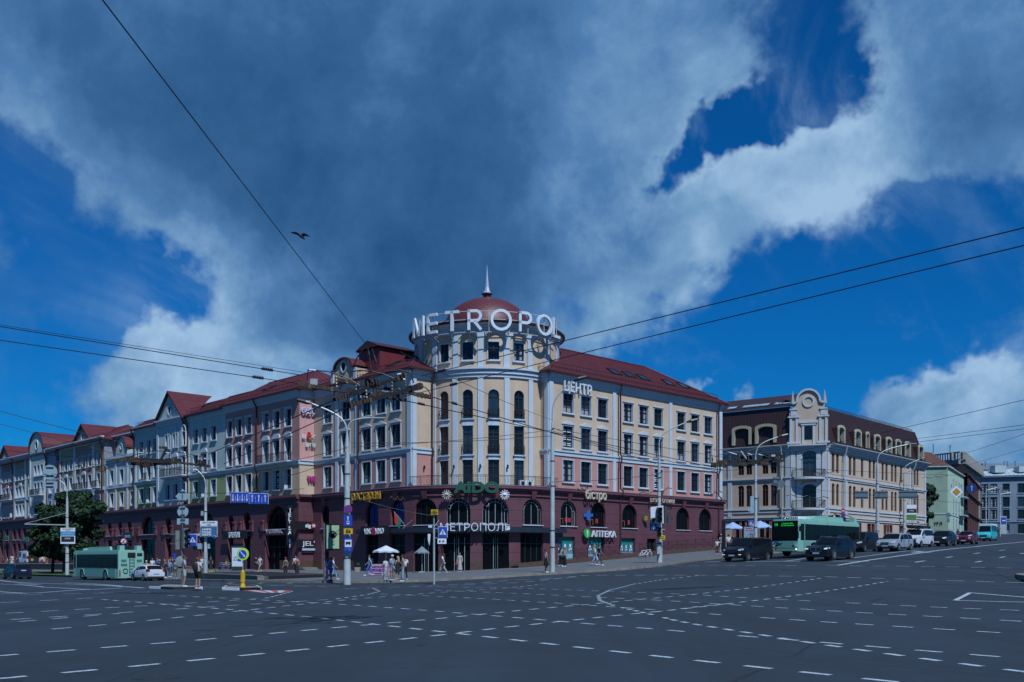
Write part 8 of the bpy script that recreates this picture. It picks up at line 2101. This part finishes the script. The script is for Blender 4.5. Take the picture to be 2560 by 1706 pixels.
person('woman in light blue blouse and long pink skirt left of the thick post',815,1452.5,56,'phone',-60,True,'skyblue','tee','pink','longskirt','brown','long',group=PM,extra=(('bag','magenta'),))
person('man in royal blue shirt and shorts left of the thick post',827.5,1453,52,'phone',75,False,'royal','tee','royal','shorts','black','short',SK2,'black',group=PM)
person('man in white shirt just behind the man in royal blue',833,1450,50,'walk',-80,False,'white','tee','lightblue','trousers','brown','short',group=PM)
person('man in light sweater and jeans striding left past the ice cream stand',923.5,1440.5,53,'walk',95,False,'lightblue','long','blue','trousers','brown','short',group=PM,extra=(('backpack','black'),))
person('woman in white blouse and black-and-white patterned skirt',964.5,1456,58,'phone',60,True,'white','tee','pattern','longskirt','black','short',SK2,group=PM,extra=(('bag','brown'),))
person('older white-haired man in light blue shirt and grey shorts',980.5,1452,65,'akimbo',60,False,'lightblue','tee','grey','shorts','white','short',SK2,group=PM)
person('blonde woman in black dress with her hand at her face',994.5,1449,57,'face',40,True,'black','sleeveless','black','dress','blonde','long',group=PM)
person('man in sleeveless grey shirt and pale wide trousers',1007,1454.5,68,'stand',100,False,'grey','sleeveless','palepants','wide','black','short',SK2,group=PM)
person('man in white shirt half hidden behind the man in pale trousers',1012.5,1450,60,'akimbo',20,False,'white','tee','black','trousers','brown','short',SK2,group=PM)
person('long-haired woman in patterned trousers walking right before the entrance',1108,1434.5,51,'walk',60,True,'white','tee','pattern','wide','brown','long',group=PM)
person('woman in long pale dress in the dark doorway',1149.5,1430.5,45,'stand',170,True,'beige','long','beige','longdress','brown','short',group=PM,extra=(('bag','red'),))
person('woman in white top and black skirt beside the smooth lamp post',1365,1432,59,'stand',-70,True,'white','sleeveless','black','skirt','brown','short',SK2,group=PM,extra=(('bag','green'),))
person('dark-haired woman in light top and wide black trousers by the pharmacy',1401.5,1416,49,'phone',-30,True,'beige','tee','black','wide','black','long',group=PM)
person('blonde woman in grey top and black trousers by the pharmacy',1411.5,1417.5,48,'stand',140,True,'grey','sleeveless','black','wide','blonde','long',group=PM,extra=(('bag','black'),))
person('blonde woman in white top and pale jeans walking before the pharmacy',1487,1413.5,51,'walk',-120,True,'white','sleeveless','lightblue','wide','blonde','long',group=PM)
person('dark-haired woman in navy top and brown trousers walking right',1497.5,1415,53,'walk',-75,True,'navy','tee','brown','trousers','brown','short',group=PM)
RG='people behind the right cars'
person('person in white top and brown trousers left of the dark van',1793,1386.5,38,'point',165,True,'white','tee','brown','wide','brown','short',group=RG)
person('person in white cap and grey overalls by the black posts',1803.5,1379,48,'phone',180,False,'grey','sleeveless','grey','trousers','brown','short',group=RG,extra=(('cap','white'),))
person('man in white shirt with a dark strap under the left parasol',1821,1381,46,'stand',0,False,'white','tee','navy','trousers','black','short',group=RG,extra=(('bag','black'),))
person('person in dark clothes under the left parasol',1834,1378,46,'stand',170,True,'black','long','black','trousers','black','long',group=RG)
person('man in white shirt between the dark van and the trolleybus',1913,1384,44,'stand',100,False,'white','tee','black','trousers','black','short',SK2,group=RG,Y=104)
person('person in black between the crossover and the red car',2395,1350,26,'stand',180,True,'black','long','black','trousers','black','long',group=RG,Y=138)
person('person in dark clothes on the far pavement by the poster stand',2487,1340,18,'stand',180,False,'navy','long','black','trousers','black','short',group=RG)
person('another person in brown clothes on the far pavement',2494,1340,17,'stand',180,False,'brown','long','black','trousers','black','short',group=RG)
FLG='people on the far left plaza'
for lab,u,v,h_,top,bot,bk,fc in(('person in pale yellow sitting at the far left',19,1413,19,'lime','olive','trousers',120),('person in a pink shirt at the far left',27,1412,22,'pink','grey','trousers',150),('person in white shirt at the far left',31,1412,18,'white','white','trousers',60),('person in navy vest and white sleeves beside the delivery van',45,1411,21,'navy','navy','trousers',180),('person in black at the left edge',8,1414,17,'black','black','trousers',140)):
    person(lab,u,v,h_,'sit' if 'sitting' in lab else 'stand',fc,False,top,'tee',bot,bk,'black','short',group=FLG,Y=157)
person('woman in white top with a blue bag right of the delivery van',105,1414,22,'stand',180,True,'white','long','navy','skirt','black','short',group=FLG,Y=157,extra=(('bag','blue'),))
person('child in denim top and red shorts right of the delivery van',118.5,1409,16,'stand',180,False,'denim','tee','red','shorts','brown','short',group=FLG,Y=160)
# ================================================================ trees, plants, street furniture
LEAF=mat('leaf_dark_green',(.010,.034,.010),.6,.45,1.2,spec=.3);LEAF2=mat('leaf_mid_green',(.019,.058,.016),.6,.4,1.5,spec=.3);BARK=mat('bark',(.05,.035,.025),.9,.3,6);LEAF3=mat('leaf_deep_green',(.006,.02,.008),.7,.3,1.2,spec=.2)
def tree(label,p,h,blobs_,trunk,leafn=5200,size=.34,group='trees along the left street',seed=3,ls=1.0):
    rnd=random.Random(seed);t=thing('broadleaf_tree',label,'tree',tuple(p),0,group)
    m_=MB().m(BARK);m_.smooth=True
    for pts,rs in trunk:m_.tube(pts,rs,8)
    for cx,cy,cz,rx,ry,rz_ in blobs_[:14]:
        a=trunk[0][0][-1];m_.tube([a,((a[0]+cx)/2,(a[1]+cy)/2,(a[2]+cz)/2+.2),(cx,cy,cz)],[.11,.07,.03],5)
    sub('trunk',m_,t)
    c=MB();tot=sum(b[3]*b[4]*b[5]for b in blobs_)
    for cx,cy,cz,rx,ry,rz_ in blobs_:
        n=int(leafn*rx*ry*rz_/tot)
        for i in range(n):
            while True:
                d=Vector((rnd.gauss(0,1),rnd.gauss(0,1),rnd.gauss(0,1)))
                if d.length>.01:break
            d.normalize();rr=rnd.uniform(.45,1.0)**.5*(1+.12*math.sin(d.x*7+cx)*math.sin(d.z*9+cz))
            q=Vector((cx+d.x*rx*rr,cy+d.y*ry*rr,cz+d.z*rz_*rr));s=size*rnd.uniform(.5,1.15)
            c.m((LEAF,LEAF,LEAF2,LEAF3)[rnd.randrange(4)])
            nrm=(d+Vector((rnd.uniform(-.7,.7),rnd.uniform(-.7,.7),rnd.uniform(-.2,.9)))).normalized();a=nrm.orthogonal().normalized();a=(Matrix.Rotation(rnd.uniform(0,6.28),3,nrm)@a);b=nrm.cross(a)
            c.add([q-a*s,q-b*s*.55-nrm*s*.15,q+a*s,q+b*s*.55-nrm*s*.15],[(0,1,2,3)])
    sub('crown',c,t);return t
def blobset(w_,h0,h1,n,seed,d=None):
    rnd=random.Random(seed);out=[]
    for i in range(n):
        f=(i+.5)/n;z=h0+(h1-h0)*f;env=math.sin(math.pi*min(max((f*.82+.14),0),1))**.7
        for k in range(4 if env>.6 else 2):
            a=rnd.uniform(0,6.28);r_=w_*env*rnd.uniform(.2,.92);k2=1.25-.55*r_/w_;out.append((r_*math.cos(a),r_*math.sin(a)*.8,z+rnd.uniform(-.5,.5),w_*rnd.uniform(.2,.36)*k2,w_*rnd.uniform(.2,.36)*k2,w_*rnd.uniform(.14,.26)*k2))
    return out
def tp(u,v,Y):
    q=at(u,v,Y);return Vector((q.x,q.y,H(q.x,q.y)))
p1=tp(131,1432,127);p2=tp(163,1432,123)
tree('dense dark green tree on the grass strip, its thin trunk left of the lamp post',p1,10,[(x-.0,y,z,a,b,c)for x,y,z,a,b,c in blobset(3.9,2.6,8.8,9,5)],[([(0,0,-.3),(.1,0,2.6),(.2,0,4.2)],[.22,.18,.12])],7600,.33,seed=5)
tree('larger dark green tree directly behind the left lamp post',p2,10,[(x+1.0,y,z,a,b,c)for x,y,z,a,b,c in blobset(4.3,2.6,10.2,11,9)],[([(0,0,-.3),(.1,0,2.6),(.2,0,4.2)],[.42,.36,.24])],11500,.33,seed=9)
tree('dark tree cut off by the left edge of the picture',tp(-62,1432,112),9,blobset(3.0,3.2,8.0,7,12),[([(0,0,-.3),(.1,0,3.6)],[.3,.2])],3000,.33,seed=12)
tree('green tree between the mansard building and the mint house',Vector((77.4,181,5.0)),12,[(0,0,9.3,1.5,1.5,1.2),(.6,0,8.0,1.5,1.2,.8),(-.3,0,7,1.3,1.2,.9),(.2,0,4.6,1.1,1.2,.6)],[([(0,0,-1),(0,0,6)],[.4,.3])],2600,.42,'single trees behind the right street',21)
def planter(label,u,v,hp):
    p=gh(u,v,PH);k=hp*p.y/F;t=thing('planter',label,'planter',tuple(p),0,'planters with round box shrubs')
    m_=MB().m(mat('planter_concrete',(.30,.27,.24),.85,.15,3));m_.prism([(-k*.26,0),(k*.26,0),(k*.32,k*.55),(-k*.32,k*.55)],-k*.3,k*.3);sub('pot',m_,t)
    c=MB();rnd=random.Random(u)
    for i in range(420):
        d=Vector((rnd.gauss(0,1),rnd.gauss(0,1),rnd.gauss(0,1))).normalized();q=d*k*.28*rnd.uniform(.85,1.05)+Vector((0,0,k*.76));c.m(LEAF if rnd.random()<.6 else LEAF2);a=d.orthogonal().normalized()*k*.05;b=d.cross(a);c.add([q-a-b,q+a-b,q+a+b,q-a+b],[(0,1,2,3)])
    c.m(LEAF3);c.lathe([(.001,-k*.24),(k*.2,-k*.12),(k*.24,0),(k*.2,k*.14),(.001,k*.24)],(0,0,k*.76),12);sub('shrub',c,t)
for lab,u,v,hp in(('planter with a round shrub right of the white poster',627,1422,19),('planter with a round shrub at the left of the big arch door',672,1423,18),('planter with a round shrub at the right of the big arch door',705,1423,17),('planter with a round shrub beside the end wall doorway',836,1425,22),('planter with a round shrub at the foot of the left wing',894.5,1430.5,22)):planter(lab,u,v,hp)
def parasol(label,u,vt,vb,v0,w_,mt,Y,txt=None,dark=None):
    p=at(u,v0,Y);p.z=H(p.x,p.y)+PH;k=Y/F;t=thing('parasol',label,'parasol',tuple(p),0,'open parasols')
    m_=MB().m(STEEL);m_.tube([(0,0,0),(0,0,lz(p,vt))],.035,8);m_.box((0,0,.05),(.6,.6,.1));sub('pole',m_,t)
    c=MB().m(mt);z1=lz(p,vt);z0=lz(p,vb);r_=w_*k/2;n=8;ring=[(r_*math.cos(2*math.pi*(i+.5)/n),r_*math.sin(2*math.pi*(i+.5)/n),z0)for i in range(n)]
    for i in range(n):
        a,b=ring[i],ring[(i+1)%n];mid=((a[0]+b[0])/2*.96,(a[1]+b[1])/2*.96,z0+.06);c.add([(0,0,z1),a,mid,b,(a[0],a[1],z0-.12),(mid[0],mid[1],mid[2]-.12),(b[0],b[1],z0-.12)],[(0,1,2),(0,2,3),(1,4,5,2),(2,5,6,3)])
    sub('canopy',c,t)
    rb=MB().m(STEEL)
    for a in ring:rb.tube([(0,0,z0+.1),(a[0]*.6,a[1]*.6,z0+(z1-z0)*.36)],.012,4)
    sub('rib',rb,t)
    if txt:l_=MB().m(FC['navy']);put_text(l_,txt,.5,Matrix.Translation((0,-r_*.62,z0+(z1-z0)*.28))@Matrix.Rotation(-math.atan2(z1-z0,r_)*0-R(58),4,'X')@Matrix.Translation((0,-.05,0)),.01,.02);sub('lettering',l_,t)
    return t
PWC=mat('white_canvas',(.62,.66,.70),.8,.05,2);PBC=mat('pale_blue_canvas',(.30,.42,.66),.8,.06,2)
parasol('white parasol over the ice cream stand',965,1364,1379,1430,68,PWC,78)
parasol('pale blue parasol left of the post behind the dark van',1832,1305.5,1322,1370,62,PBC,122);parasol('pale blue parasol right of the post behind the dark van',1900,1302,1320,1370,72,PBC,118)
parasol('small solid grey parasol standing in for a reflection in the glass entrance doors',1055,1366,1382,1430,40,mat('reflected_canvas',(.18,.22,.25),.8,.05,2),96)  # solid stand-in for a mirrored parasol, the reflection's dimness put into the canvas colour
p=gh(944,1438,PH);k_=p.y/F;t=thing('ice_cream_stand','ice cream stand with a pink banner lettered МОРОЖЕНОЕ','market stall',tuple(p));
m_=MB().m(mat('pink_banner',(.50,.26,.44),.7,.1,2));m_.box((0,0,13*k_),(44*k_,.12,25*k_));sub('banner',m_,t)
m_=MB().m(mat('banner_violet',(.05,.03,.25),.6,0));put_text(m_,'МОРОЖЕНОЕ',9*k_,Matrix.Translation((0,-.08,9*k_)),.01,.012,40*k_);m_.m(SBLK);put_text(m_,'БАБРУЙСКАЕ',4.2*k_,Matrix.Translation((0,-.08,19*k_)),.01,.004,26*k_);put_text(m_,'Я Мороженка',3.4*k_,Matrix.Translation((0,-.08,3*k_)),.01,.002,22*k_);sub('lettering',m_,t)
m_=MB().m(STEEL);m_.box((2*k_,.7,14*k_),(40*k_,.9,26*k_));sub('freezer',m_,t)
m_=MB().m(mat('pink_board',(.55,.20,.32),.6,.1,2));m_.box((lx(p,974),.4,14*k_),(9*k_,.1,26*k_));sub('side_board',m_,t)
p=gh(559,1425.5,PH);k_=p.y/F;t=thing('bench','turquoise slatted bench before the narrow green house','bench',tuple(p));TQ=mat('turquoise_wood',(.06,.22,.28),.6,.1,3)
m_=MB().m(TQ)
for j in range(3):m_.box((lx(p,562),.15*j-.2,.45),(1.5,.1,.04))
sub('seat',m_,t);m_=MB().m(TQ);m_.box((lx(p,562),.3,.72),(1.5,.04,.1));m_.box((lx(p,562),.32,.9),(1.5,.04,.1));sub('backrest',m_,t)
for s in(-.65,.65):m_=MB().m(BLACK);m_.box((lx(p,562)+s,0,.23),(.05,.5,.45));m_.box((lx(p,562)+s,.3,.6),(.05,.05,.7));sub('leg',m_,t)
p=gh(596,1427,PH);k_=p.y/F;t=thing('poster_stand','white illuminated poster stand on the plaza beside the bollard sign','billboard',tuple(p));
m_=MB().m(DKB);m_.box((0,0,lz(p,1394)),(34*k_,.3,58*k_));m_.box((0,0,.25),(28*k_,.5,.5));sub('case',m_,t);m_=MB().m(mat('white_poster',(.60,.68,.76),.5,.02,1));m_.box((-1*k_,-.17,lz(p,1393.5)),(28*k_,.03,47*k_));sub('poster',m_,t)
m_=MB().m(BLUES if False else mat('poster_indigo',(.05,.05,.3),.5,0));put_text(m_,'LSD',6*k_,Matrix.Translation((-6*k_,-.2,lz(p,1396))),.004,.0);put_text(m_,'GLO',6*k_,Matrix.Translation((-6*k_,-.2,lz(p,1402))),.004,.0);m_.box((4*k_,-.2,lz(p,1400)),(9*k_,.01,7*k_));sub('lettering',m_,t)
a=gh(458,1447,PH);b=gh(650,1450,PH);b2=gh(659,1450.5,PH);rt=thing('retaining_wall','low dark granite wall with a pale end block in front of the plaza','wall',tuple(a))
DGR=mat('dark_granite',(.022,.020,.022),.4,.3,4);m_=MB().m(DGR);w_=b-a;n=Vector((w_.y,-w_.x,0)).normalized();hh_=15*a.y/F
m_.prism([(0,0),(w_.x,w_.y),(w_.x-n.x*5,w_.y-n.y*5+6),(-n.x*5,-n.y*5+6)],-.3,hh_,'xy');sub('wall_body',m_,rt);m_=MB().m(GRANITE);q=b2-a;m_.box((q.x-.15,q.y+.4,hh_*.45),(.5,1.2,hh_*1.1));m_.box((w_.x/2,w_.y/2,hh_+.03),(w_.length,.5,.06),math.atan2(w_.y,w_.x));sub('coping',m_,rt)
a=gh(-60,1424,PH);b=gh(300,1430,PH);a=Vector((at(-60,1424,153).x,153,-.35));b=Vector((at(182,1424,141).x,141,-.5));rt=thing('retaining_wall','long low dark retaining wall behind the left grass and trees','wall',tuple(a));w_=b-a;m_=MB().m(DGR);m_.box((w_.x/2,w_.y/2,.35),(w_.length,.6,1.5),math.atan2(w_.y,w_.x));sub('wall_body',m_,rt);m_=MB().m(GRANITE);m_.box((w_.x/2,w_.y/2,1.12),(w_.length,.75,.1),math.atan2(w_.y,w_.x));sub('coping',m_,rt)
m_=MB().m(PAVE);m_.add([(a.x,a.y+.3,.62),(b.x,b.y+.3,.55),(P1C.x-20,P1C.y+21,.7),(P1C.x+dL.x*120-1,P1C.y+dL.y*120-1,.5)],[(0,1,2,3)]);o=link('plaza',m_.mesh('plaza'));o['kind']='structure'
def scooter(label,u,v,rz):
    p=gh(u,v,PH);t=thing('scooter',label,'scooter',tuple(p),R(rz),'parked kick scooters');m_=MB().m(YB);m_.box((0,0,.18),(1.0,.2,.08));sub('deck',m_,t);m_=MB().m(BLACK);m_.tube([(.5,0,.15),(.38,0,1.05)],.03,6);m_.tube([(.38,-.25,1.05),(.38,.25,1.05)],.02,6);sub('handlebar',m_,t)
    for x in(-.5,.52):m_=MB().m(RUBBER);m_.lathe([(.05,-.03),(.12,-.03),(.12,.03),(.05,.03)],(x,0,.12),12,axis='y',caps=False);sub('wheel',m_,t)
scooter('yellow kick scooter parked left of the lamp post',508,1439,20);scooter('yellow kick scooter lying right of the lamp post',527,1434,-5)
def bicycle(label,u,v,rz):
    p=gh(u,v,PH);t=thing('bicycle',label,'bicycle',tuple(p),R(rz),'parked bicycles')
    fm=MB().m(PWHITE)
    for a,b in(((-.5,.34),(-.12,.3)),((-.12,.3),(-.22,.82)),((-.22,.8),(.36,.82)),((-.12,.3),(.34,.74)),((.5,.34),(.34,.9)),((-.5,.34),(-.2,.72))):fm.bar((a[0],0,a[1]),(b[0],0,b[1]),.045)
    sub('frame',fm,t)
    for x in(-.5,.5):
        w_=MB().m(RUBBER);w_.lathe([(.31,-.02),(.345,-.02),(.345,.02),(.31,.02),(.31,-.02)],(0,0,0),20,axis='y',caps=False);w_.m(STEEL)
        for k in range(8):an=math.pi*k/8;w_.bar((-.31*math.cos(an),0,-.31*math.sin(an)),(.31*math.cos(an),0,.31*math.sin(an)),.008)
        link('wheel',w_.mesh('wheel'),t,(x,0,.34))
    m_=MB().m(BLACK);m_.box((-.24,0,.92),(.26,.13,.06));m_.bar((-.22,0,.8),(-.24,0,.92),.03);sub('saddle',m_,t);m_=MB().m(BLACK);m_.tube([(.3,-.27,1.0),(.36,0,.93),(.3,.27,1.0)],.018,5);sub('handlebar',m_,t)
bicycle('white bicycle leaning on the railing, the left of two',1609,1395.5,25);bicycle('pale bicycle beside the twin lamp post, the right of two',1620,1394,35)
PF=PBo.off(2.2);fx=thing('railing','black ornamental iron railing on a brown stone kerb along the right wing','railing',(PF.pos(so(1520)).x,PF.pos(so(1520)).y,0))
s0=PF.u2s(1296);s1=PF.u2s(1800)
if s1>PF.L:s1=PF.L-.05
m_=MB().m(PLINTH);n=40
kb_=[(s0+(s1-s0)*i/n)for i in range(n+1)]
def gz_(t_):q=PF.pos(min(t_,PF.L-1e-3));return H(q.x,q.y)+PH
for a,b in zip(kb_,kb_[1:]):
    A=PF.pos(a);B=PF.pos(min(b,PF.L-1e-3));N_=PF.nrm(a)*-1.9
    za,zb_=gz_(a)+.42,gz_(b)+.42
    m_.add([V3(A,za-1.2),V3(B,zb_-1.2),V3(B,zb_),V3(A,za),V3(A+N_,za),V3(B+N_,zb_)],[(0,1,2,3),(3,2,5,4)])
part('stone_kerb',m_,fx)
s2=PF.u2s(1440);m_=MB().m(BLACK);t_=s2;i=0
while t_<s1-.3:
    e=min(t_+1.75,s1);A=PF.pos(t_);B=PF.pos(min(e,PF.L-1e-3));za=gz_(t_)+.42;zb_=gz_(e)+.42
    if not(s2+8.2<t_<s2+9.3 or False):
        m_.bar(V3(A,za),V3(A,za+1.15),.06);m_.bar(V3(A,za+1.0),V3(B,zb_+1.0),.04);m_.bar(V3(A,za+.12),V3(B,zb_+.12),.04);m_.bar(V3(A,za+.86),V3(B,zb_+.86),.025)
        for c_,r_ in((.3,.2),(.7,.2),(.5,.11)):
            pts=[V3(A.lerp(B,c_+r_*.45*math.cos(q)),za+(zb_-za)*c_+.48+r_*1.3*math.sin(q))for q in[2*math.pi*j/10 for j in range(11)]]
            for x,y in zip(pts,pts[1:]):m_.bar(x,y,.025)
        m_.bar(V3(A.lerp(B,.15),za+.12),V3(A.lerp(B,.15),za+.86),.02);m_.bar(V3(A.lerp(B,.85),za+.12),V3(A.lerp(B,.85),za+.86),.02)
    t_=e
part('iron_panel',m_,fx)
p=tp(1872,1370,104);p.z+=PH;k_=p.y/F;t=thing('poster_stand','city light poster with a dark-haired portrait behind the dark van','billboard',tuple(p));m_=MB().m(BLACK);m_.box((0,0,lz(p,1345)),(30*k_,.3,58*k_));sub('case',m_,t);m_=MB().m(mat('poster_greyblue',(.25,.32,.38),.5,.05,1));m_.box((0,-.17,lz(p,1344)),(26*k_,.03,52*k_));m_.m(HAIRM['black']);m_.box((6*k_,-.19,lz(p,1340)),(7*k_,.01,10*k_));m_.m(SK1);m_.box((6*k_,-.2,lz(p,1340.5)),(3.5*k_,.01,6*k_));m_.m(SREDM);m_.box((-1*k_,-.19,lz(p,1322)),(16*k_,.01,2*k_));m_.m(BLUES);m_.box((-1*k_,-.19,lz(p,1327)),(18*k_,.01,1*k_));sub('poster',m_,t)
for u,lab in((1806.5,'thin black post left of the pale blue parasols, the left of two'),(1811.5,'thin black post beside its taller-looking twin near the parasols')):
    p=tp(u,1375,108);k_=p.y/F;t=MB().m(BLACK);t.tube([(0,0,0),(0,0,lz(p,1301))],.11,8);o=link('iron_post',t.mesh('iron_post'),None,tuple(p));tag(o,lab,'post','thin black posts by the cafe')
bp=at(751,590,31);t=thing('pigeon','dark pigeon gliding with spread wings under the big cloud','bird',tuple(bp));BM=mat('feather_dark',(.03,.035,.04),.8,.3,12);BM2=mat('feather_grey',(.09,.11,.13),.8,.3,12)
m_=MB().m(BM);m_.smooth=True;m_.tube([(-.08,-.02,.02),(-.05,0,.03),(.0,.0,.0),(.05,.02,-.03),(.1,.03,-.07),(.13,.04,-.11)],[.012,.034,.055,.05,.03,.012],8);sub('body',m_,t)
m_=MB().m(BM2);m_.add([(-.02,-.05,.03),(-.12,-.08,.085),(-.28,-.06,.09),(-.30,-.02,.085),(-.16,.06,.06),(-.02,.07,.02)],[(0,1,4,5),(1,2,3,4)]);m_.add([(-.02,-.05,.045),(-.12,-.08,.1),(-.28,-.06,.1),(-.30,-.02,.095),(-.16,.06,.075),(-.02,.07,.035)],[(5,4,1,0),(4,3,2,1)]);sub('wing',m_,t)
m_=MB().m(BM2);m_.add([(.04,-.05,.03),(.13,-.07,.055),(.25,-.05,.0),(.32,-.01,-.04),(.15,.06,.01),(.05,.07,-.01)],[(0,1,4,5),(1,2,3,4)]);m_.add([(.04,-.05,.045),(.13,-.07,.07),(.25,-.05,.012),(.32,-.01,-.03),(.15,.06,.022),(.05,.07,.0)],[(5,4,1,0),(4,3,2,1)]);sub('wing',m_,t)
p=gh(437,1440,PH);k_=p.y/F;t=thing('bus_stop_board','small dark blue bus stop board above the waiting crowd','sign',tuple(p));m_=MB().m(STEEL);m_.tube([(0,0,0),(0,0,lz(p,1385))],.05,6);sub('post',m_,t);m_=MB().m(BLUES);m_.box((0,-.05,lz(p,1390)),(8*k_,.08,12*k_));sub('panel',m_,t)
for k,(u,lab)in enumerate(((1323,'white air conditioner box on the terrace, left of two'),(1342,'white air conditioner box on the terrace, right of two'))):
    q=PBo.pos(so(u),-1.2);t=thing('air_conditioner',lab,'air conditioner',(q.x,q.y,9.05),math.atan2(PBo.dirn(so(u)).y,PBo.dirn(so(u)).x),'air conditioners on the terrace');m_=MB().m(PWHITE);m_.box((0,0,.35),(.85,.35,.65));sub('case',m_,t);m_=MB().m(DARK);m_.lathe([(.001,-.19),(.24,-.19),(.24,-.17)],(-.12,0,.35),16,axis='y');sub('fan_grille',m_,t)
st=MB().m(GRANITE);
for i in range(3):band(st,PE1o,.0,PE1o.L,-.2,.55-i*.16,1.0+i*.35)
o=thing('entrance_steps','grey granite steps at the doorway in the end wall','steps',(P1C.x,P1C.y,0));part('step',st,o)
